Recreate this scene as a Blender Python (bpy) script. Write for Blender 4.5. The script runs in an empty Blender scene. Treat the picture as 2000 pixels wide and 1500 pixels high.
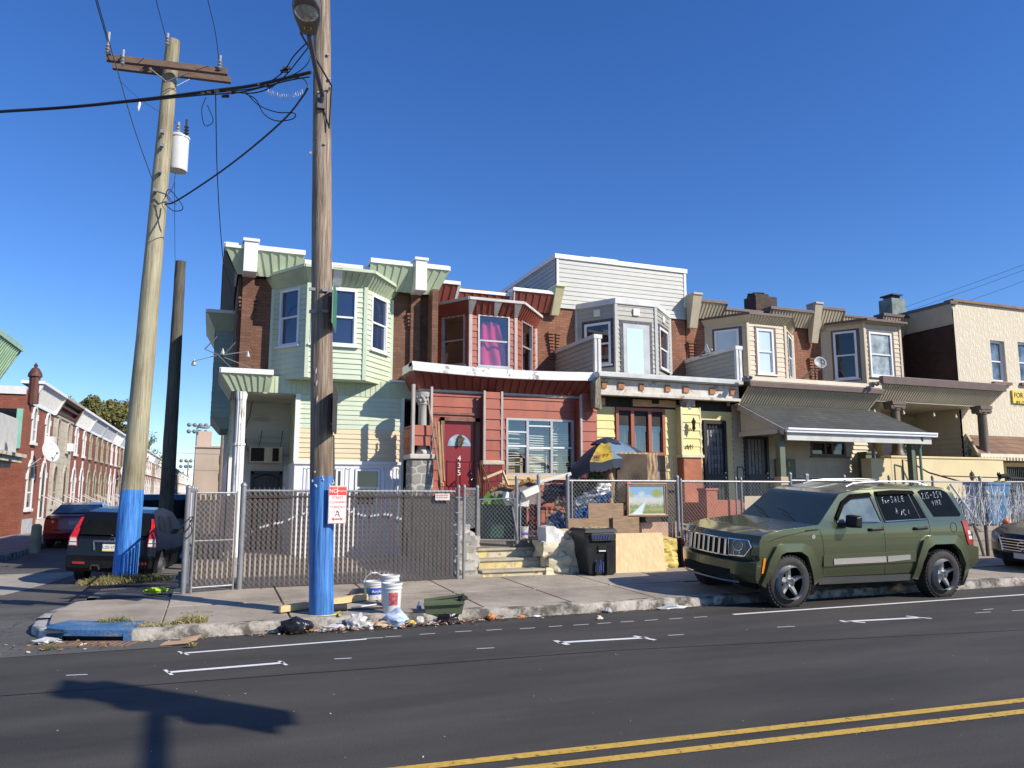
import bpy,bmesh,math,random
from mathutils import Vector,Matrix,noise
S = bpy.context.scene
COL = S.collection
R = math.radians
# ---------------- camera, sky, sun, exposure ----------------
CAMH = 1.6; YAW = R(21.2); PIT = math.atan(210/1500.0); FP = 1500.0
cam = bpy.data.objects.new("camera",bpy.data.cameras.new("camera"))
COL.objects.link(cam); S.camera = cam
cam.data.sensor_width = 36; cam.data.lens = 27
cam.location = (0,0,CAMH); cam.rotation_euler = (R(90)+PIT,0,-YAW)
cam.data.clip_start = 0.1; cam.data.clip_end = 3000
SUN_AZ = R(42); SUN_EL = R(34)          # sun stands behind the camera, to the right
w = bpy.data.worlds.new("World"); S.world = w; w.use_nodes = True
nt = w.node_tree; bg = nt.nodes["Background"]
sky = nt.nodes.new("ShaderNodeTexSky"); sky.sky_type = 'NISHITA'; sky.sun_disc = False
sky.sun_elevation = SUN_EL; sky.sun_rotation = R(180)-SUN_AZ
sky.air_density = 1.0; sky.dust_density = 0.0; sky.ozone_density = 6.0
hs = nt.nodes.new("ShaderNodeHueSaturation"); hs.inputs['Saturation'].default_value = 1.18; hs.inputs['Hue'].default_value = .512; nt.links.new(sky.outputs[0],hs.inputs['Color']); nt.links.new(hs.outputs[0],bg.inputs[0]); bg.inputs[1].default_value = 0.13
sl = bpy.data.lights.new("sun",'SUN'); sl.energy = 4.8; sl.angle = R(0.5); sl.color = (1,0.91,0.78)
so = bpy.data.objects.new("sun",sl); COL.objects.link(so)
sd = Vector((math.sin(SUN_AZ)*math.cos(SUN_EL),-math.cos(SUN_AZ)*math.cos(SUN_EL),math.sin(SUN_EL)))
so.rotation_euler = sd.to_track_quat('Z','Y').to_euler(); so.location = sd*50
S.view_settings.view_transform = 'Standard'; S.view_settings.look = 'None'
S.view_settings.exposure = 0.34; S.view_settings.gamma = 1
S.render.resolution_x = 1024; S.render.resolution_y = 768

# ---------------- picture-plane measurements turned into world points on real planes ----------------
_f = Vector((math.sin(YAW)*math.cos(PIT),math.cos(YAW)*math.cos(PIT),math.sin(PIT)))
_r = Vector((math.cos(YAW),-math.sin(YAW),0)); _u = _r.cross(_f)
CP = Vector((0,0,CAMH))
def ray(px,py): return _f + _r*((px-1000)/FP) + _u*((750-py)/FP)
def OY(px,py,Y):
    d = ray(px,py); return CP + d*(Y/d.y)
def OZ(px,py,z=0):
    d = ray(px,py); return CP + d*((z-CAMH)/d.z)
def OX(px,py,X):
    d = ray(px,py); return CP + d*(X/d.x)
def XZ(px,py,Y):
    p = OY(px,py,Y); return p.x,p.z
def RC(l,t,r,b,Y):
    a = OY(l,t,Y); c = OY(r,b,Y); return a.x,c.x,c.z,a.z      # x0,x1,z0,z1

# ---------------- mesh builder ----------------
class MB:
    def __init__(s): s.v = []; s.f = []; s.m = []
    def add(s,vs,fs,m=0):
        o = len(s.v); s.v += [Vector(p) for p in vs]
        for f in fs: s.f.append([i+o for i in f]); s.m.append(m)
        return s
    def quad(s,a,b,c,d,m=0): return s.add([a,b,c,d],[(0,1,2,3)],m)
    def poly(s,ps,m=0): return s.add(ps,[list(range(len(ps)))],m)
    def hexa(s,p,m=0):
        return s.add(p,[(3,2,1,0),(4,5,6,7),(0,1,5,4),(1,2,6,5),(2,3,7,6),(3,0,4,7)],m)
    def box(s,x0,x1,y0,y1,z0,z1,m=0):
        return s.hexa([(x0,y0,z0),(x1,y0,z0),(x1,y1,z0),(x0,y1,z0),(x0,y0,z1),(x1,y0,z1),(x1,y1,z1),(x0,y1,z1)],m)
    def obox(s,c,ax,ay,az,m=0):
        c = Vector(c); ax = Vector(ax)/2; ay = Vector(ay)/2; az = Vector(az)/2
        return s.hexa([c-ax-ay-az,c+ax-ay-az,c+ax+ay-az,c-ax+ay-az,c-ax-ay+az,c+ax-ay+az,c+ax+ay+az,c-ax+ay+az],m)
    def beam(s,a,b,w,h,m=0,up=(0,0,1)):
        a = Vector(a); b = Vector(b); d = (b-a); u = Vector(up)
        if abs(d.normalized().dot(u)) > .95: u = Vector((0,1,0))
        x = d.cross(u).normalized(); y = x.cross(d).normalized()
        return s.obox((a+b)/2,x*w,d,y*h,m)
    def prism(s,ps,vec,m=0):
        n = len(ps); vec = Vector(vec); ps = [Vector(p) for p in ps]
        return s.add(ps+[p+vec for p in ps],[list(range(n))[::-1],list(range(n,2*n))]+[(i,(i+1) % n,(i+1) % n+n,i+n) for i in range(n)],m)
    def tube(s,path,r,n=6,m=0,cap=True):
        path = [Vector(p) for p in path]; k = len(path); rs = r if isinstance(r,(list,tuple)) else [r]*k
        vs = []; t0 = None; x = None
        for i,p in enumerate(path):
            t = (path[min(i+1,k-1)]-path[max(i-1,0)]).normalized()
            if x is None:
                x = t.cross(Vector((0,0,1)) if abs(t.z) < .9 else Vector((1,0,0))).normalized()
            else:
                x = (x-t*x.dot(t)).normalized()
            y = t.cross(x)
            for j in range(n):
                a = 2*math.pi*j/n; vs.append(p+x*(math.cos(a)*rs[i])+y*(math.sin(a)*rs[i]))
        fs = [(i*n+j,i*n+(j+1) % n,(i+1)*n+(j+1) % n,(i+1)*n+j) for i in range(k-1) for j in range(n)]
        if cap: fs += [list(range(n))[::-1],[(k-1)*n+j for j in range(n)]]
        return s.add(vs,fs,m)
    def lathe(s,c,prof,n=16,m=0,axis='Z',cap=True):
        c = Vector(c); vs = []
        for (r,z) in prof:
            for j in range(n):
                a = 2*math.pi*j/n; q = Vector((math.cos(a)*r,math.sin(a)*r,z))
                if axis == 'Y': q = Vector((q.x,q.z,-q.y))
                elif axis == 'X': q = Vector((q.z,q.x,q.y))
                vs.append(c+q)
        k = len(prof)
        fs = [(i*n+j,i*n+(j+1) % n,(i+1)*n+(j+1) % n,(i+1)*n+j) for i in range(k-1) for j in range(n)]
        if cap: fs += [list(range(n))[::-1],[(k-1)*n+j for j in range(n)]]
        return s.add(vs,fs,m)
    def blob(s,c,size,seed=0,amp=.25,sub=3,m=0,freq=1.6,flat=None):
        bm = bmesh.new(); bmesh.ops.create_icosphere(bm,subdivisions=sub,radius=1)
        off = Vector((seed*7.13,seed*3.7,seed*1.9))
        vs = []
        for v in bm.verts:
            d = 1+amp*noise.noise(v.co*freq+off)*1.6+amp*.5*noise.noise(v.co*freq*3+off)
            q = Vector((v.co.x*size[0],v.co.y*size[1],v.co.z*size[2]))*d
            if flat is not None: q.z = max(q.z,-flat)
            vs.append(Vector(c)+q)
        fs = [[v.index for v in f.verts] for f in bm.faces]; bm.free()
        return s.add(vs,fs,m)
    def sheet(s,fn,nu,nv,m=0):
        vs = [fn(i/nu,j/nv) for j in range(nv+1) for i in range(nu+1)]
        fs = [(j*(nu+1)+i,j*(nu+1)+i+1,(j+1)*(nu+1)+i+1,(j+1)*(nu+1)+i) for j in range(nv) for i in range(nu)]
        return s.add(vs,fs,m)

LOC = {}
def lab(o,label=None,cat=None,group=None,kind=None):
    if label: o["label"] = label
    if cat: o["category"] = cat
    if group: o["group"] = group
    if kind: o["kind"] = kind
    return o
def thing(name,label,cat,loc=(0,0,0),group=None):
    o = bpy.data.objects.new(name,None); COL.objects.link(o); o.location = loc
    o.empty_display_size = .2
    LOC[o.name] = Vector(loc); return lab(o,label,cat,group)
def build(mb,name,mat,par=None,smooth=False,bevel=0,loc=None,label=None,cat=None,group=None,kind=None,ang=35,fix=False,sp=False):
    if sp:
        pr = list(range(len(mb.v)))
        def fd(i):
            while pr[i] != i: pr[i] = pr[pr[i]]; i = pr[i]
            return i
        for f in mb.f:
            for k in f[1:]: pr[fd(k)] = fd(f[0])
        cs = {}
        for j,f in enumerate(mb.f): cs.setdefault(fd(f[0]),[]).append(j)
        for fs in cs.values():
            q = MB(); ids = sorted({k for j in fs for k in mb.f[j]}); ix = {k: n for n,k in enumerate(ids)}; q.v = [mb.v[k] for k in ids]; q.f = [[ix[k] for k in mb.f[j]] for j in fs]; q.m = [mb.m[j] for j in fs]
            o = build(q,name,mat,par,smooth,bevel,loc,label,cat,group,kind,ang,fix)
        return o
    if par is not None: L = LOC[par.name]
    elif loc is not None: L = Vector(loc)
    else:
        xs = [v.x for v in mb.v]; ys = [v.y for v in mb.v]; zs = [v.z for v in mb.v]
        L = Vector(((min(xs)+max(xs))/2,(min(ys)+max(ys))/2,min(zs)))
    me = bpy.data.meshes.new(name); me.from_pydata([v-L for v in mb.v],[],mb.f)
    for mm in (mat if isinstance(mat,(list,tuple)) else [mat]): me.materials.append(mm)
    if isinstance(mat,(list,tuple)):
        me.polygons.foreach_set('material_index',mb.m)
    if fix:
        bm = bmesh.new(); bm.from_mesh(me); bmesh.ops.recalc_face_normals(bm,faces=bm.faces); bm.to_mesh(me); bm.free()
    if smooth:
        me.shade_smooth() if hasattr(me,'shade_smooth') else None
        try: me.set_sharp_from_angle(angle=R(ang))
        except Exception: pass
    me.update()
    o = bpy.data.objects.new(name,me); COL.objects.link(o)
    if par is not None:
        o.parent = par
    else: o.location = L
    LOC[o.name] = L
    if bevel:
        b = o.modifiers.new("bevel",'BEVEL'); b.width = bevel; b.segments = 2; b.limit_method = 'ANGLE'; b.angle_limit = R(40)
    return lab(o,label,cat,group,kind)
def children(o): return [c for c in ALLCH.get(o.name,[])]
def copy_tree(o,loc=None,par=None,label=None,first=True):
    c = o.copy(); COL.objects.link(c)
    if par is not None: c.parent = par
    if loc is not None: c.location = loc
    if label: c["label"] = label
    for ch in [x for x in COL.objects if x.parent == o]: copy_tree(ch,None,c)
    return c

# ---------------- materials ----------------
MT = {}
def nodes(name):
    m = bpy.data.materials.new(name); m.use_nodes = True; n = m.node_tree
    return m,n,n.nodes["Principled BSDF"]
def M(name,c,r=.7,met=0,var=.12,sc=4,bump=0,bsc=40,dirt=None,dsc=1.5,dth=.55,dsoft=.12,st=(1,1,1),coat=0,spec=.5,sheen=0):
    if name in MT: return MT[name]
    m,n,p = nodes(name); N = n.nodes; L = n.links
    tc = N.new("ShaderNodeTexCoord"); mp = N.new("ShaderNodeMapping"); mp.inputs['Scale'].default_value = st
    L.new(tc.outputs['Object'],mp.inputs[0])
    nz = N.new("ShaderNodeTexNoise"); nz.inputs['Scale'].default_value = sc; nz.inputs['Detail'].default_value = 5
    L.new(mp.outputs[0],nz.inputs[0])
    rp = N.new("ShaderNodeValToRGB"); e = rp.color_ramp.elements
    e[0].position = .3; e[1].position = .7
    e[0].color = tuple(x*(1-var) for x in c)+(1,); e[1].color = tuple(min(1,x*(1+var)) for x in c)+(1,)
    L.new(nz.outputs[0],rp.inputs[0]); out = rp.outputs[0]
    if dirt:
        n2 = N.new("ShaderNodeTexNoise"); n2.inputs['Scale'].default_value = dsc; n2.inputs['Detail'].default_value = 8; n2.inputs['Roughness'].default_value = .65
        L.new(mp.outputs[0],n2.inputs[0])
        r2 = N.new("ShaderNodeValToRGB"); r2.color_ramp.elements[0].position = dth; r2.color_ramp.elements[1].position = min(1,dth+dsoft)
        L.new(n2.outputs[0],r2.inputs[0])
        mx = N.new("ShaderNodeMix"); mx.data_type = 'RGBA'; L.new(r2.outputs[0],mx.inputs[0]); L.new(out,mx.inputs[6]); mx.inputs[7].default_value = tuple(dirt)+(1,)
        out = mx.outputs[2]
    L.new(out,p.inputs['Base Color'])
    p.inputs['Roughness'].default_value = r; p.inputs['Metallic'].default_value = met
    p.inputs['Specular IOR Level'].default_value = spec
    if coat: p.inputs['Coat Weight'].default_value = coat; p.inputs['Coat Roughness'].default_value = .06
    if bump:
        n3 = N.new("ShaderNodeTexNoise"); n3.inputs['Scale'].default_value = bsc; n3.inputs['Detail'].default_value = 6
        L.new(mp.outputs[0],n3.inputs[0]); b = N.new("ShaderNodeBump"); b.inputs['Strength'].default_value = bump; b.inputs['Distance'].default_value = .02
        L.new(n3.outputs[0],b.inputs['Height']); L.new(b.outputs[0],p.inputs['Normal'])
    MT[name] = m; return m
def brick(name,c1,c2,mort,bw=.21,bh=.07,ms=.008,stain=.35,bump=.4,offs=.5,squash=1,uneven=0):
    if name in MT: return MT[name]
    m,n,p = nodes(name); N = n.nodes; L = n.links
    tc = N.new("ShaderNodeTexCoord"); sp = N.new("ShaderNodeSeparateXYZ"); L.new(tc.outputs['Object'],sp.inputs[0])
    ad = N.new("ShaderNodeMath"); ad.operation = 'ADD'; L.new(sp.outputs[0],ad.inputs[0]); L.new(sp.outputs[1],ad.inputs[1])
    cb = N.new("ShaderNodeCombineXYZ"); L.new(ad.outputs[0],cb.inputs[0]); L.new(sp.outputs[2],cb.inputs[1])
    vin = cb.outputs[0]
    if uneven:
        nn = N.new("ShaderNodeTexNoise"); nn.inputs['Scale'].default_value = 3; L.new(vin,nn.inputs[0])
        vs = N.new("ShaderNodeVectorMath"); vs.operation = 'SCALE'; vs.inputs['Scale'].default_value = uneven; L.new(nn.outputs[1],vs.inputs[0])
        va = N.new("ShaderNodeVectorMath"); L.new(vin,va.inputs[0]); L.new(vs.outputs[0],va.inputs[1]); vin = va.outputs[0]
    bt = N.new("ShaderNodeTexBrick"); bt.inputs['Scale'].default_value = 1; bt.inputs['Brick Width'].default_value = bw; bt.inputs['Row Height'].default_value = bh
    bt.inputs['Mortar Size'].default_value = ms; bt.inputs['Mortar Smooth'].default_value = .3; bt.offset = offs
    bt.inputs['Color1'].default_value = c1+(1,); bt.inputs['Color2'].default_value = c2+(1,); bt.inputs['Mortar'].default_value = mort+(1,)
    L.new(vin,bt.inputs[0])
    nz = N.new("ShaderNodeTexNoise"); nz.inputs['Scale'].default_value = 1.3; nz.inputs['Detail'].default_value = 8; nz.inputs['Roughness'].default_value = .7
    L.new(tc.outputs['Object'],nz.inputs[0])
    rp = N.new("ShaderNodeValToRGB"); rp.color_ramp.elements[0].position = .3; rp.color_ramp.elements[1].position = .7
    g = 1-stain; rp.color_ramp.elements[0].color = (g,g,g,1); rp.color_ramp.elements[1].color = (1.1,1.1,1.1,1)
    L.new(nz.outputs[0],rp.inputs[0])
    mx = N.new("ShaderNodeMix"); mx.data_type = 'RGBA'; mx.blend_type = 'MULTIPLY'; mx.inputs[0].default_value = 1
    L.new(bt.outputs[0],mx.inputs[6]); L.new(rp.outputs[0],mx.inputs[7]); L.new(mx.outputs[2],p.inputs['Base Color'])
    b = N.new("ShaderNodeBump"); b.inputs['Strength'].default_value = bump; b.inputs['Distance'].default_value = .01; b.invert = True
    L.new(bt.outputs[1],b.inputs['Height']); L.new(b.outputs[0],p.inputs['Normal'])
    p.inputs['Roughness'].default_value = .85; MT[name] = m; return m
def glass_clear(name,tint=(.9,.95,.95),amt=.78):
    if name in MT: return MT[name]
    m = bpy.data.materials.new(name); m.use_nodes = True; n = m.node_tree; n.nodes.clear()
    o = n.nodes.new("ShaderNodeOutputMaterial"); mx = n.nodes.new("ShaderNodeMixShader"); t = n.nodes.new("ShaderNodeBsdfTransparent"); g = n.nodes.new("ShaderNodeBsdfGlossy")
    t.inputs[0].default_value = tint+(1,); g.inputs['Roughness'].default_value = .02; mx.inputs[0].default_value = 1-amt
    n.links.new(t.outputs[0],mx.inputs[1]); n.links.new(g.outputs[0],mx.inputs[2]); n.links.new(mx.outputs[0],o.inputs[0])
    MT[name] = m; return m

WHITE = M('white_paint',(.74,.74,.72),.45,var=.05,dirt=(.35,.33,.29),dsc=1.2,dth=.66)
WHITEC = M('white_coping',(.78,.78,.77),.4,var=.04,dirt=(.4,.38,.34),dsc=2.2,dth=.64)
VINYL = M('white_vinyl',(.72,.74,.76),.35,var=.03)
DGLASS = M('dark_window_glass',(.012,.016,.022),.03,var=.3,sc=.7,spec=1.0,bump=.12,bsc=1.6)
BGLASS = M('blue_window_glass',(.02,.035,.08),.04,var=.2,sc=.5,spec=1.0,bump=.12,bsc=1.6)
CGLASS = glass_clear('clear_window_glass',amt=.8)
DARK = M('dark_void',(.012,.012,.012),.9,var=.1)
IRON = M('black_iron',(.015,.015,.016),.45,var=.1)
GALV = M('galvanised_steel',(.25,.255,.26),.5,met=.4,var=.12,sc=9)
GALVW = M('galvanised_wire',(.42,.43,.43),.55,met=.3,var=.08)
CONC = M('concrete',(.33,.31,.27),.9,var=.15,sc=5,bump=.3,bsc=60,dirt=(.2,.185,.16),dsc=1.1,dth=.5,dsoft=.3)
LUMBER = M('new_lumber',(.62,.45,.25),.7,var=.18,sc=6,st=(1,8,8))
GLUM = M('grey_lumber',(.25,.19,.13),.8,var=.3,sc=5,st=(2,2,2))
RUB = M('rubber',(.022,.022,.023),.75,var=.2,sc=20)
CHROME = M('chrome',(.75,.75,.76),.12,met=1,var=.02)
CABLE = M('black_cable',(.012,.012,.013),.6,var=.1)

# ---------------- facade helpers ----------------
class Fr:                                  # a vertical facade: origin, run direction, outward normal
    def __init__(s,x,y,ux=1,uy=0):
        l = math.hypot(ux,uy); s.o = Vector((x,y,0)); s.u = Vector((ux/l,uy/l,0)); s.n = Vector((uy/l,-ux/l,0)); s.l = l
    def P(s,t,z,d=0): return s.o+s.u*t+s.n*d+Vector((0,0,z))
def frame2(a,b): return Fr(a[0],a[1],b[0]-a[0],b[1]-a[1])
def siding(mb,F,s0,s1,z0,z1,course=.2,t=.018,holes=(),m=0,base=0,cf=None):
    k = 0; z = z0; t0 = t; jr = random.Random(int(s0*97+z0*31+s1*13))
    while z < z1-1e-4:
        t = t0*jr.uniform(.75,1.35)
        a = z; b = min(z+course,z1); mi = cf(k,a) if cf else m
        cuts = sorted({a,b} | {h[2] for h in holes if a < h[2] < b} | {h[3] for h in holes if a < h[3] < b})
        for q in range(len(cuts)-1):
            za,zb = cuts[q],cuts[q+1]; zm = (za+zb)/2
            iv = [(s0,s1)]
            for h in holes:
                if h[2] < zm < h[3]:
                    nv = []
                    for (p0,p1) in iv:
                        if h[1] <= p0 or h[0] >= p1: nv.append((p0,p1)); continue
                        if h[0] > p0: nv.append((p0,h[0]))
                        if h[1] < p1: nv.append((h[1],p1))
                    iv = nv
            da = base+t*(1-(za-a)/course); db = base+t*(1-(zb-a)/course)
            for (p0,p1) in iv:
                mb.quad(F.P(p0,za,da),F.P(p1,za,da),F.P(p1,zb,db),F.P(p0,zb,db),mi)
                if q == 0: mb.quad(F.P(p0,za,base-.004),F.P(p1,za,base-.004),F.P(p1,za,da),F.P(p0,za,da),mi)
        z += course; k += 1
    return mb
def wall(mb,F,s0,s1,z0,z1,holes=(),th=.2,d=0,m=0):   # solid wall with openings and reveals
    xs = sorted({s0,s1} | {x for h in holes for x in h[:2] if s0 < x < s1}); zs = sorted({z0,z1} | {x for h in holes for x in h[2:4] if z0 < x < z1})
    for i in range(len(xs)-1):
        for j in range(len(zs)-1):
            xm = (xs[i]+xs[i+1])/2; zm = (zs[j]+zs[j+1])/2
            if any(h[0] < xm < h[1] and h[2] < zm < h[3] for h in holes): continue
            mb.quad(F.P(xs[i],zs[j],d),F.P(xs[i+1],zs[j],d),F.P(xs[i+1],zs[j+1],d),F.P(xs[i],zs[j+1],d),m)
    for h in holes:
        a,b,c,e = max(h[0],s0),min(h[1],s1),max(h[2],z0),min(h[3],z1)
        for (p,q) in (((a,c),(b,c)),((b,c),(b,e)),((b,e),(a,e)),((a,e),(a,c))):
            mb.quad(F.P(p[0],p[1],d),F.P(q[0],q[1],d),F.P(q[0],q[1],d-th),F.P(p[0],p[1],d-th),m)
    return mb
def ribbed(mb,BL,BR,TR,TL,pitch=.18,t=.02,m=0):
    BL,BR,TR,TL = map(Vector,(BL,BR,TR,TL)); n = max(1,round(((BR-BL).length+(TR-TL).length)/2/pitch))
    N = (BR-BL).cross(TL-BL).normalized()
    for i in range(n):
        a,b = i/n,(i+1)/n
        p0 = BL.lerp(BR,a); p1 = BL.lerp(BR,b); q0 = TL.lerp(TR,a); q1 = TL.lerp(TR,b)
        mb.quad(p0+N*t,p1,q1,q0+N*t,m)
        mb.quad(p0,p0+N*t,q0+N*t,q0,m)
    return mb
def cover(mb,pts_out,z0,z1,th):          # band following a plan line, thickness inward
    for i in range(len(pts_out)-1):
        a = Vector((*pts_out[i],0)); b = Vector((*pts_out[i+1],0)); d = (b-a).normalized(); n = Vector((-d.y,d.x,0))
        mb.hexa([a+Vector((0,0,z0)),b+Vector((0,0,z0)),b+n*th+Vector((0,0,z0)),a+n*th+Vector((0,0,z0)),
                 a+Vector((0,0,z1)),b+Vector((0,0,z1)),b+n*th+Vector((0,0,z1)),a+n*th+Vector((0,0,z1))])
    return mb
def window(par,F,s0,s1,z0,z1,fmat=None,gmat=None,fw=.055,d=.03,mid=True,mull=(),name='window',dep=.05,back=None,sill=True,midz=None,casing=None):
    fmat = fmat or VINYL; gmat = gmat or DGLASS
    mb = MB()
    def bar(a,b,c,e,d0,d1): mb.hexa([F.P(a,c,d1),F.P(b,c,d1),F.P(b,c,d0),F.P(a,c,d0),F.P(a,e,d1),F.P(b,e,d1),F.P(b,e,d0),F.P(a,e,d0)])
    bar(s0,s0+fw,z0,z1,-dep,d); bar(s1-fw,s1,z0,z1,-dep,d); bar(s0+fw,s1-fw,z1-fw,z1,-dep,d-.003); bar(s0+fw,s1-fw,z0,z0+fw,-dep,d-.003)
    if sill: bar(s0-.05,s1+.05,z0-.04,z0-.002,-.02,d+.05)
    if mid:
        mz = midz or (z0+z1)/2; bar(s0+fw,s1-fw,mz-.02,mz+.02,-dep+.01,d-.02)
        bar(s0+fw,s0+fw+.022,z0+fw,mz-.02,-dep+.01,d-.028); bar(s1-fw-.022,s1-fw,z0+fw,mz-.02,-dep+.01,d-.028)
    for x in mull: bar(x-.03,x+.03,z0+fw,z1-fw,-dep,d-.006)
    o = build(mb,name,fmat,par)
    g = MB(); mz = midz or (z0+z1)/2
    g.quad(F.P(s0+.02,mz,-.012),F.P(s1-.02,mz,-.012),F.P(s1-.02,z1-.02,-.014),F.P(s0+.02,z1-.02,-.014))
    g.quad(F.P(s0+.02,z0+.02,-.03),F.P(s1-.02,z0+.02,-.03),F.P(s1-.02,mz,-.03),F.P(s0+.02,mz,-.03))
    build(g,'pane',gmat,o)
    return o
def text(par,s,o,u,v,size,mat,name='lettering',ex=.004,align='CENTER',sub=None):
    cu = bpy.data.curves.new('t','FONT'); cu.body = s; cu.size = size; cu.extrude = ex; cu.align_x = align; cu.align_y = 'CENTER'
    t = bpy.data.objects.new('t',cu); COL.objects.link(t)
    dg = bpy.context.evaluated_depsgraph_get(); me = bpy.data.meshes.new_from_object(t.evaluated_get(dg))
    u = Vector(u).normalized(); v = Vector(v).normalized(); n = u.cross(v)
    mb = MB(); mb.v = [Vector(o)+u*p.co.x+v*p.co.y+n*p.co.z for p in me.vertices]; mb.f = [list(p.vertices) for p in me.polygons]; mb.m = [0]*len(mb.f)
    bpy.data.objects.remove(t); bpy.data.curves.remove(cu); bpy.data.meshes.remove(me)
    return mb if par is None else build(mb,name,mat,par)

# ---------------- ground, road, pavement ----------------
KY = 9.45; WZ = .12; KS = 1.113     # the side street falls away; its left side is set back by this factor
def asphalt(name,c,agg,patch,wear=.3):
    m,n,p = nodes(name); N = n.nodes; L = n.links
    tc = N.new("ShaderNodeTexCoord")
    nz = N.new("ShaderNodeTexNoise"); nz.inputs['Scale'].default_value = 90; nz.inputs['Detail'].default_value = 8; nz.inputs['Roughness'].default_value = .8; L.new(tc.outputs['Object'],nz.inputs[0])
    r = N.new("ShaderNodeValToRGB"); r.color_ramp.elements[0].position = .38; r.color_ramp.elements[1].position = .72
    r.color_ramp.elements[0].color = tuple(x*.6 for x in c)+(1,); r.color_ramp.elements[1].color = agg+(1,); L.new(nz.outputs[0],r.inputs[0])
    mp = N.new("ShaderNodeMapping"); mp.inputs['Scale'].default_value = (.35,1.6,1); L.new(tc.outputs['Object'],mp.inputs[0])
    n2 = N.new("ShaderNodeTexNoise"); n2.inputs['Scale'].default_value = .9; n2.inputs['Detail'].default_value = 9; n2.inputs['Roughness'].default_value = .6; L.new(mp.outputs[0],n2.inputs[0])
    r2 = N.new("ShaderNodeValToRGB"); r2.color_ramp.elements[0].position = .3; r2.color_ramp.elements[1].position = .75
    r2.color_ramp.elements[0].color = (1-wear,1-wear,1-wear,1); r2.color_ramp.elements[1].color = (1+wear,1+wear,1+wear*.9,1); L.new(n2.outputs[0],r2.inputs[0])
    mx = N.new("ShaderNodeMix"); mx.data_type = 'RGBA'; mx.blend_type = 'MULTIPLY'; mx.inputs[0].default_value = 1
    L.new(r.outputs[0],mx.inputs[6]); L.new(r2.outputs[0],mx.inputs[7]); out = mx.outputs[2]
    if patch:
        vo = N.new("ShaderNodeTexVoronoi"); vo.feature = 'DISTANCE_TO_EDGE'; vo.inputs['Scale'].default_value = .55
        nn = N.new("ShaderNodeTexNoise"); nn.inputs['Scale'].default_value = 2.2; nn.inputs['Detail'].default_value = 5; L.new(tc.outputs['Object'],nn.inputs[0])
        va = N.new("ShaderNodeVectorMath"); L.new(tc.outputs['Object'],va.inputs[0]); L.new(nn.outputs[1],va.inputs[1]); L.new(va.outputs[0],vo.inputs[0])
        r3 = N.new("ShaderNodeValToRGB"); r3.color_ramp.elements[0].position = 0; r3.color_ramp.elements[1].position = .012
        r3.color_ramp.elements[0].color = (.35,.35,.35,1); r3.color_ramp.elements[1].color = (1,1,1,1); L.new(vo.outputs[0],r3.inputs[0])
        m2 = N.new("ShaderNodeMix"); m2.data_type = 'RGBA'; m2.blend_type = 'MULTIPLY'; m2.inputs[0].default_value = 1; L.new(out,m2.inputs[6]); L.new(r3.outputs[0],m2.inputs[7]); out = m2.outputs[2]
    L.new(out,p.inputs['Base Color']); p.inputs['Roughness'].default_value = .78; p.inputs['Specular IOR Level'].default_value = .35
    b = N.new("ShaderNodeBump"); b.inputs['Strength'].default_value = .55; b.inputs['Distance'].default_value = .004; L.new(nz.outputs[0],b.inputs['Height']); L.new(b.outputs[0],p.inputs['Normal'])
    return m
A1 = asphalt('new_asphalt',(.050,.046,.041),(.112,.106,.096),False,.38)
A2 = asphalt('old_asphalt',(.10,.097,.09),(.19,.185,.17),True,.28)
def slabmat():
    m,n,p = nodes('pavement_concrete'); N = n.nodes; L = n.links
    tc = N.new("ShaderNodeTexCoord")
    nz = N.new("ShaderNodeTexNoise"); nz.inputs['Scale'].default_value = 1.1; nz.inputs['Detail'].default_value = 9; nz.inputs['Roughness'].default_value = .68; L.new(tc.outputs['Object'],nz.inputs[0])
    r = N.new("ShaderNodeValToRGB"); e = r.color_ramp.elements; e[0].position = .28; e[1].position = .72
    e[0].color = (.21,.18,.138,1); e[1].color = (.50,.435,.345,1); L.new(nz.outputs[0],r.inputs[0])
    n2 = N.new("ShaderNodeTexNoise"); n2.inputs['Scale'].default_value = 90; n2.inputs['Detail'].default_value = 4; L.new(tc.outputs['Object'],n2.inputs[0])
    r2 = N.new("ShaderNodeValToRGB"); r2.color_ramp.elements[0].position = .35; r2.color_ramp.elements[1].position = .65; r2.color_ramp.elements[0].color = (.72,.72,.72,1); r2.color_ramp.elements[1].color = (1.12,1.12,1.12,1); L.new(n2.outputs[0],r2.inputs[0])
    mx = N.new("ShaderNodeMix"); mx.data_type = 'RGBA'; mx.blend_type = 'MULTIPLY'; mx.inputs[0].default_value = 1; L.new(r.outputs[0],mx.inputs[6]); L.new(r2.outputs[0],mx.inputs[7])
    L.new(mx.outputs[2],p.inputs['Base Color']); p.inputs['Roughness'].default_value = .9
    b = N.new("ShaderNodeBump"); b.inputs['Strength'].default_value = .4; b.inputs['Distance'].default_value = .008; L.new(n2.outputs[0],b.inputs['Height']); L.new(b.outputs[0],p.inputs['Normal'])
    return m
PAVE = slabmat()
DIRT = M('dusty_ground',(.17,.15,.12),.95,var=.3,sc=1.5,bump=.3)
g = MB(); g.quad((-700,-300,-.24),(900,-300,-.24),(900,1200,-.24),(-700,1200,-.24)); build(g,'ground',DIRT,loc=(0,0,0),kind='structure')
g = MB(); g.quad((-60,-1.2,0),(80,-1.2,0),(80,9.5,0),(-60,9.5,0)); build(g,'main_road',A1,loc=(0,0,0),kind='structure')
def zs(y): t = max(0,min(1,(y-10.5)/7.5)); return -.20*t*t*(3-2*t)
g = MB(); g.sheet(lambda u,v: (-16+u*15.7,9.0+14*v,.004+zs(9.0+14*v)),4,28); g.quad((-16,23,-.196),(-.3,23,-.196),(-.3,260,-.196),(-16,260,-.196))
build(g,'side_street',A2,loc=(0,0,0),kind='structure')
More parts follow.
